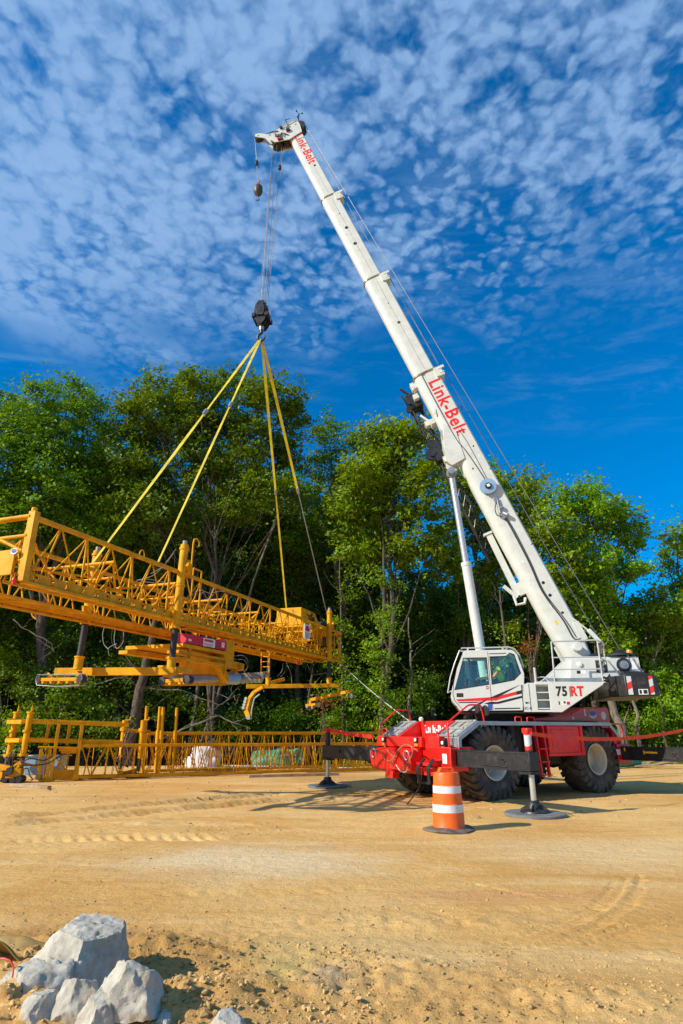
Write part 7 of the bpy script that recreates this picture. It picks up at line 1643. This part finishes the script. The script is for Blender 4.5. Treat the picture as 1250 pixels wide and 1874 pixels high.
# second pair of leaning posts, and loose upright tubes
pr2 = empty('leg_frame', fw(3.4, .8, 0), 0, 'pair of short yellow posts with hoses, left end of the rear truss', 'leg frame', 'yellow leg frames on the ground'); fr_['group'] = 'yellow leg frames on the ground'; I = Matrix.Translation(-pr2.location)
for (tp, md, bt, w_) in (((229, 1318), (222, 1385), (219, 1408), .9), ((263, 1318), (256, 1388), (252, 1412), .5)):
    T, Mi, B = fp(*tp, w_), fp(*md, w_), fp(*bt, w_); mb = MB(I); mb.tube(Mi, T, .10, n=16); q = Mi.lerp(T, .7); mb.tube(q, q+Vector((0, 0, .12)), .15, n=16); mb.path([T, T+Vector((.12, 0, .0)), T+Vector((.2, 0, .02)), T+Vector((.2, 0, .12))], .025, 6)
    lp = mb.build('leg_post', 'yellow', pr2, 30); mb = MB(I); mb.tube(B, Mi, .075, n=16); mb.build('piston', 'dirtypiston', lp, 30)
mb = MB(I); fpl(mb, (215, 1412), (262, 1418), .3, .10, .6); fpl(mb, (225, 1337), (275, 1339), .12, .12, .7); fpl(mb, (224, 1417), (250, 1410), .2, .16, .3); mb.build('foot_beam', 'yellow_worn', pr2, bevel=.01)
for k in range(8):
    rr = random.Random(k); x0 = 236+rr.uniform(-6, 12); hose([I @ fp(x, y, .45) for x, y in ((x0, 1334+rr.uniform(-3, 6)), (x0-6+rr.uniform(-3, 3), 1350), (225+rr.uniform(-6, 18), 1375), (222+rr.uniform(-8, 22), 1392), (232+rr.uniform(-5, 14), 1402+rr.uniform(-4, 3)))], .014 if k % 2 else .02, ['rubber_hose', 'greypaint', 'brown_hose', 'rail'][k % 4], pr2)
for k, (x, y0, y1, w_, lb) in enumerate(((269, 1292, 1330, 2.0, 'upright yellow tube nearest the short posts'), (293, 1293, 1400, 2.2, 'left one of two close upright yellow tubes'), (299, 1294, 1400, 2.0, 'right one of two close upright yellow tubes'), (324, 1295, 1400, 2.2, 'right-most single upright yellow tube'))):
    T, B = fp(x, y0, w_), fp(x-8, 1408, w_); B.z = 0; mb = MB(Matrix.Translation(-B)); mb.tube(B, T, .062, n=14); mb.tube(B+Vector((0, 0, .02)), B+Vector((0, 0, .06)), .14, n=14); m_ = B.lerp(T, .45); mb.tube(m_, m_+(T-B).normalized()*.5, .095, n=14)
    o = mb.build('upright_tube', 'yellow', None, 30, bevel=.004); o.location = B; tag(o, lb, 'tube', 'upright yellow tubes above the rear truss')

# ------------------------------------------------------------------ silt fence and things lying about
def sfence():
    pts = [G(x, 1400) for x in (0, 1)]; t = empty('silt_fence', (-6, 30.2, 0), 0, 'long low black fabric fence behind the ground trusses', 'fence'); mb = MB(Matrix.Translation((6, -30.2, 0))); vs = []; fs = []; n = 220
    for i in range(n+1):
        x = -24+32*i/n; y = 30.8+.12*(x+24)+.10*math.sin(x*1.3)+.05*math.sin(x*5.1); z = hz(x, y)
        h = .95+.05*math.sin(x*2.2)
        vs += [(x, y, z-.1), (x, y+.03*math.sin(x*9), z+h*.5), (x+.02, y, z+h)]
    for i in range(n): a = 3*i; fs += [(a, a+1, a+4, a+3), (a+1, a+2, a+5, a+4)]
    mb.add(vs, fs); o = mb.build('fabric', 'fence', t, 60); s = o.modifiers.new('t', 'SOLIDIFY'); s.thickness = .01
    mb = MB(Matrix.Translation((6, -30.2, 0)))
    for i in range(17): x = -24+2*i; y = 30.8+.12*(x+24)+.10*math.sin(x*1.3)+.05; mb.box(x-.025, x+.025, y+.02, y+.07, -.1, 1.15)
    mb.build('stake', 'wood', t)
sfence()
def sack(px, py, w_, h, seed, mt, name, label, cat, grp=None, dp=.6):
    g = G(px, py); bm = bmesh.new(); bmesh.ops.create_icosphere(bm, subdivisions=4, radius=1.0); co = np.array([v.co[:] for v in bm.verts]); n1 = fbm(co[:, 0]*1.8+seed, co[:, 2]*2.5+co[:, 1], 4, seed)
    for v, a in zip(bm.verts, n1): p = v.co; k = 1+a*.5; v.co = Vector((math.copysign(abs(p.x)**.7, p.x)*k*w_/2, math.copysign(abs(p.y)**.7, p.y)*k*w_*dp/2, max(-.35, math.copysign(abs(p.z)**.8, p.z))*k*h*.62+h*.2))
    me = bpy.data.meshes.new(name); bm.to_mesh(me); bm.free(); me.polygons.foreach_set('use_smooth', [True]*len(me.polygons)); me.materials.append(M[mt]); o = bpy.data.objects.new(name, me); col.objects.link(o); o.location = (g.x, g.y, hz(g.x, g.y)); return tag(o, label, cat, grp)
sack(372, 1403, 1.5, 1.15, 3, 'sack', 'bulk_sack', 'large white bulk sack behind the ground truss', 'sack'); sack(350, 1402, .7, .5, 7, 'sack', 'cloth_bundle', 'low white bundle left of the large white sack', 'bundle')
sack(497, 1402, 1.9, 1.0, 5, 'green_tarp', 'tarp_heap', 'left green tarp heap behind the ground truss', 'tarp', 'green tarp heaps'); sack(530, 1401, 1.3, .95, 8, 'green_tarp', 'tarp_heap', 'right green tarp heap with pale folds', 'tarp', 'green tarp heaps')
sack(638, 1375, 2.4, 1.3, 12, 'soil', 'sand_pile', 'small pile of sand behind the red outrigger tape', 'sand pile', None, .8)
tr_o = fp(84, 1388, 1.6); tt = empty('water_trough', tr_o, 0, 'grey metal trough behind the yellow end section', 'trough'); mb = MB()
mb.plate([(-.75, .1), (.75, .1), (.55, -.55), (-.55, -.55)], lambda u, v, t: (u, t, v), -.35, .35); mb.build('basin', 'blue_disc', tt, bevel=.04); mb = MB(); mb.box(-.8, .8, -.4, .4, .08, .12); mb.build('rim', 'sheet_steel', tt, bevel=.01); mb = MB(); mb.box(-.2, .0, -.2, .2, -1.05, -.5); mb.build('pedestal', 'blue_disc', tt, bevel=.02)
for (x0, y0, x1, y1, r, m_, lb) in ((400, 1403, 720, 1410, .05, 'greypaint', 'long grey pipe lying behind the right half of the ground truss'), (120, 1427, 480, 1416, .04, 'rail', 'pale pipe on the ground under the left half of the truss'), (300, 1392, 470, 1392, .035, 'dark', 'dark pipe in front of the white sack')):
    a, b = G(x0, y0), G(x1, y1); a.z = hz(a.x, a.y)+r; b.z = hz(b.x, b.y)+r; mb = MB(Matrix.Translation(-a)); mb.tube(a, b, r, n=10); o = mb.build('pipe', m_, None, 30); o.location = a; tag(o, lb, 'pipe', 'pipes lying on the ground')
a, b = G(1098, 1408), G(1168, 1404); a.z = b.z = .25; mb = MB(Matrix.Translation(-a)); mb.tube(a, b, .22, n=18); o = mb.build('drain_pipe', 'green_tarp', None, 30); o.location = a; tag(o, 'green drain pipe on the ground behind the rear outrigger box', 'pipe')
rr = random.Random(21)
for k in range(7):
    x = 1170+k*9+rr.uniform(-4, 4); g = G(x, 1402+rr.uniform(-3, 5)); L = rr.uniform(.6, 1.4); a = rr.uniform(-.4, .4); mb = MB(); mb.bar((-L/2, 0, .06), (L/2, 0, .12+rr.random()*.15), .16, .05); o = mb.build('plank', 'wood', None, bevel=.005); o.location = (g.x, g.y, hz(g.x, g.y)+.04*k*.4); o.rotation_euler = (0, 0, a); tag(o, 'short weathered plank in the pile under the rear outrigger beam', 'plank', 'planks in the pile behind the crane')
rr = random.Random(22)
for k, (x0, y0, x1, y1) in enumerate(((330, 1418, 470, 1411), (455, 1423, 620, 1419), (560, 1414, 705, 1410), (20, 1440, 90, 1445))):
    a, b = G(x0, y0), G(x1, y1); a.z = hz(a.x, a.y)+.05; b.z = hz(b.x, b.y)+.05; mb = MB(Matrix.Translation(-a)); mb.bar(a, b, .14, .09); o = mb.build('timber', 'wood', None, bevel=.006); o.location = a
    tag(o, ['timber under the middle of the front ground truss', 'timber left of the far outrigger pad', 'timber behind the far outrigger pad', 'short timber right of the drive bogie'][k], 'timber', 'timbers laid on the ground')
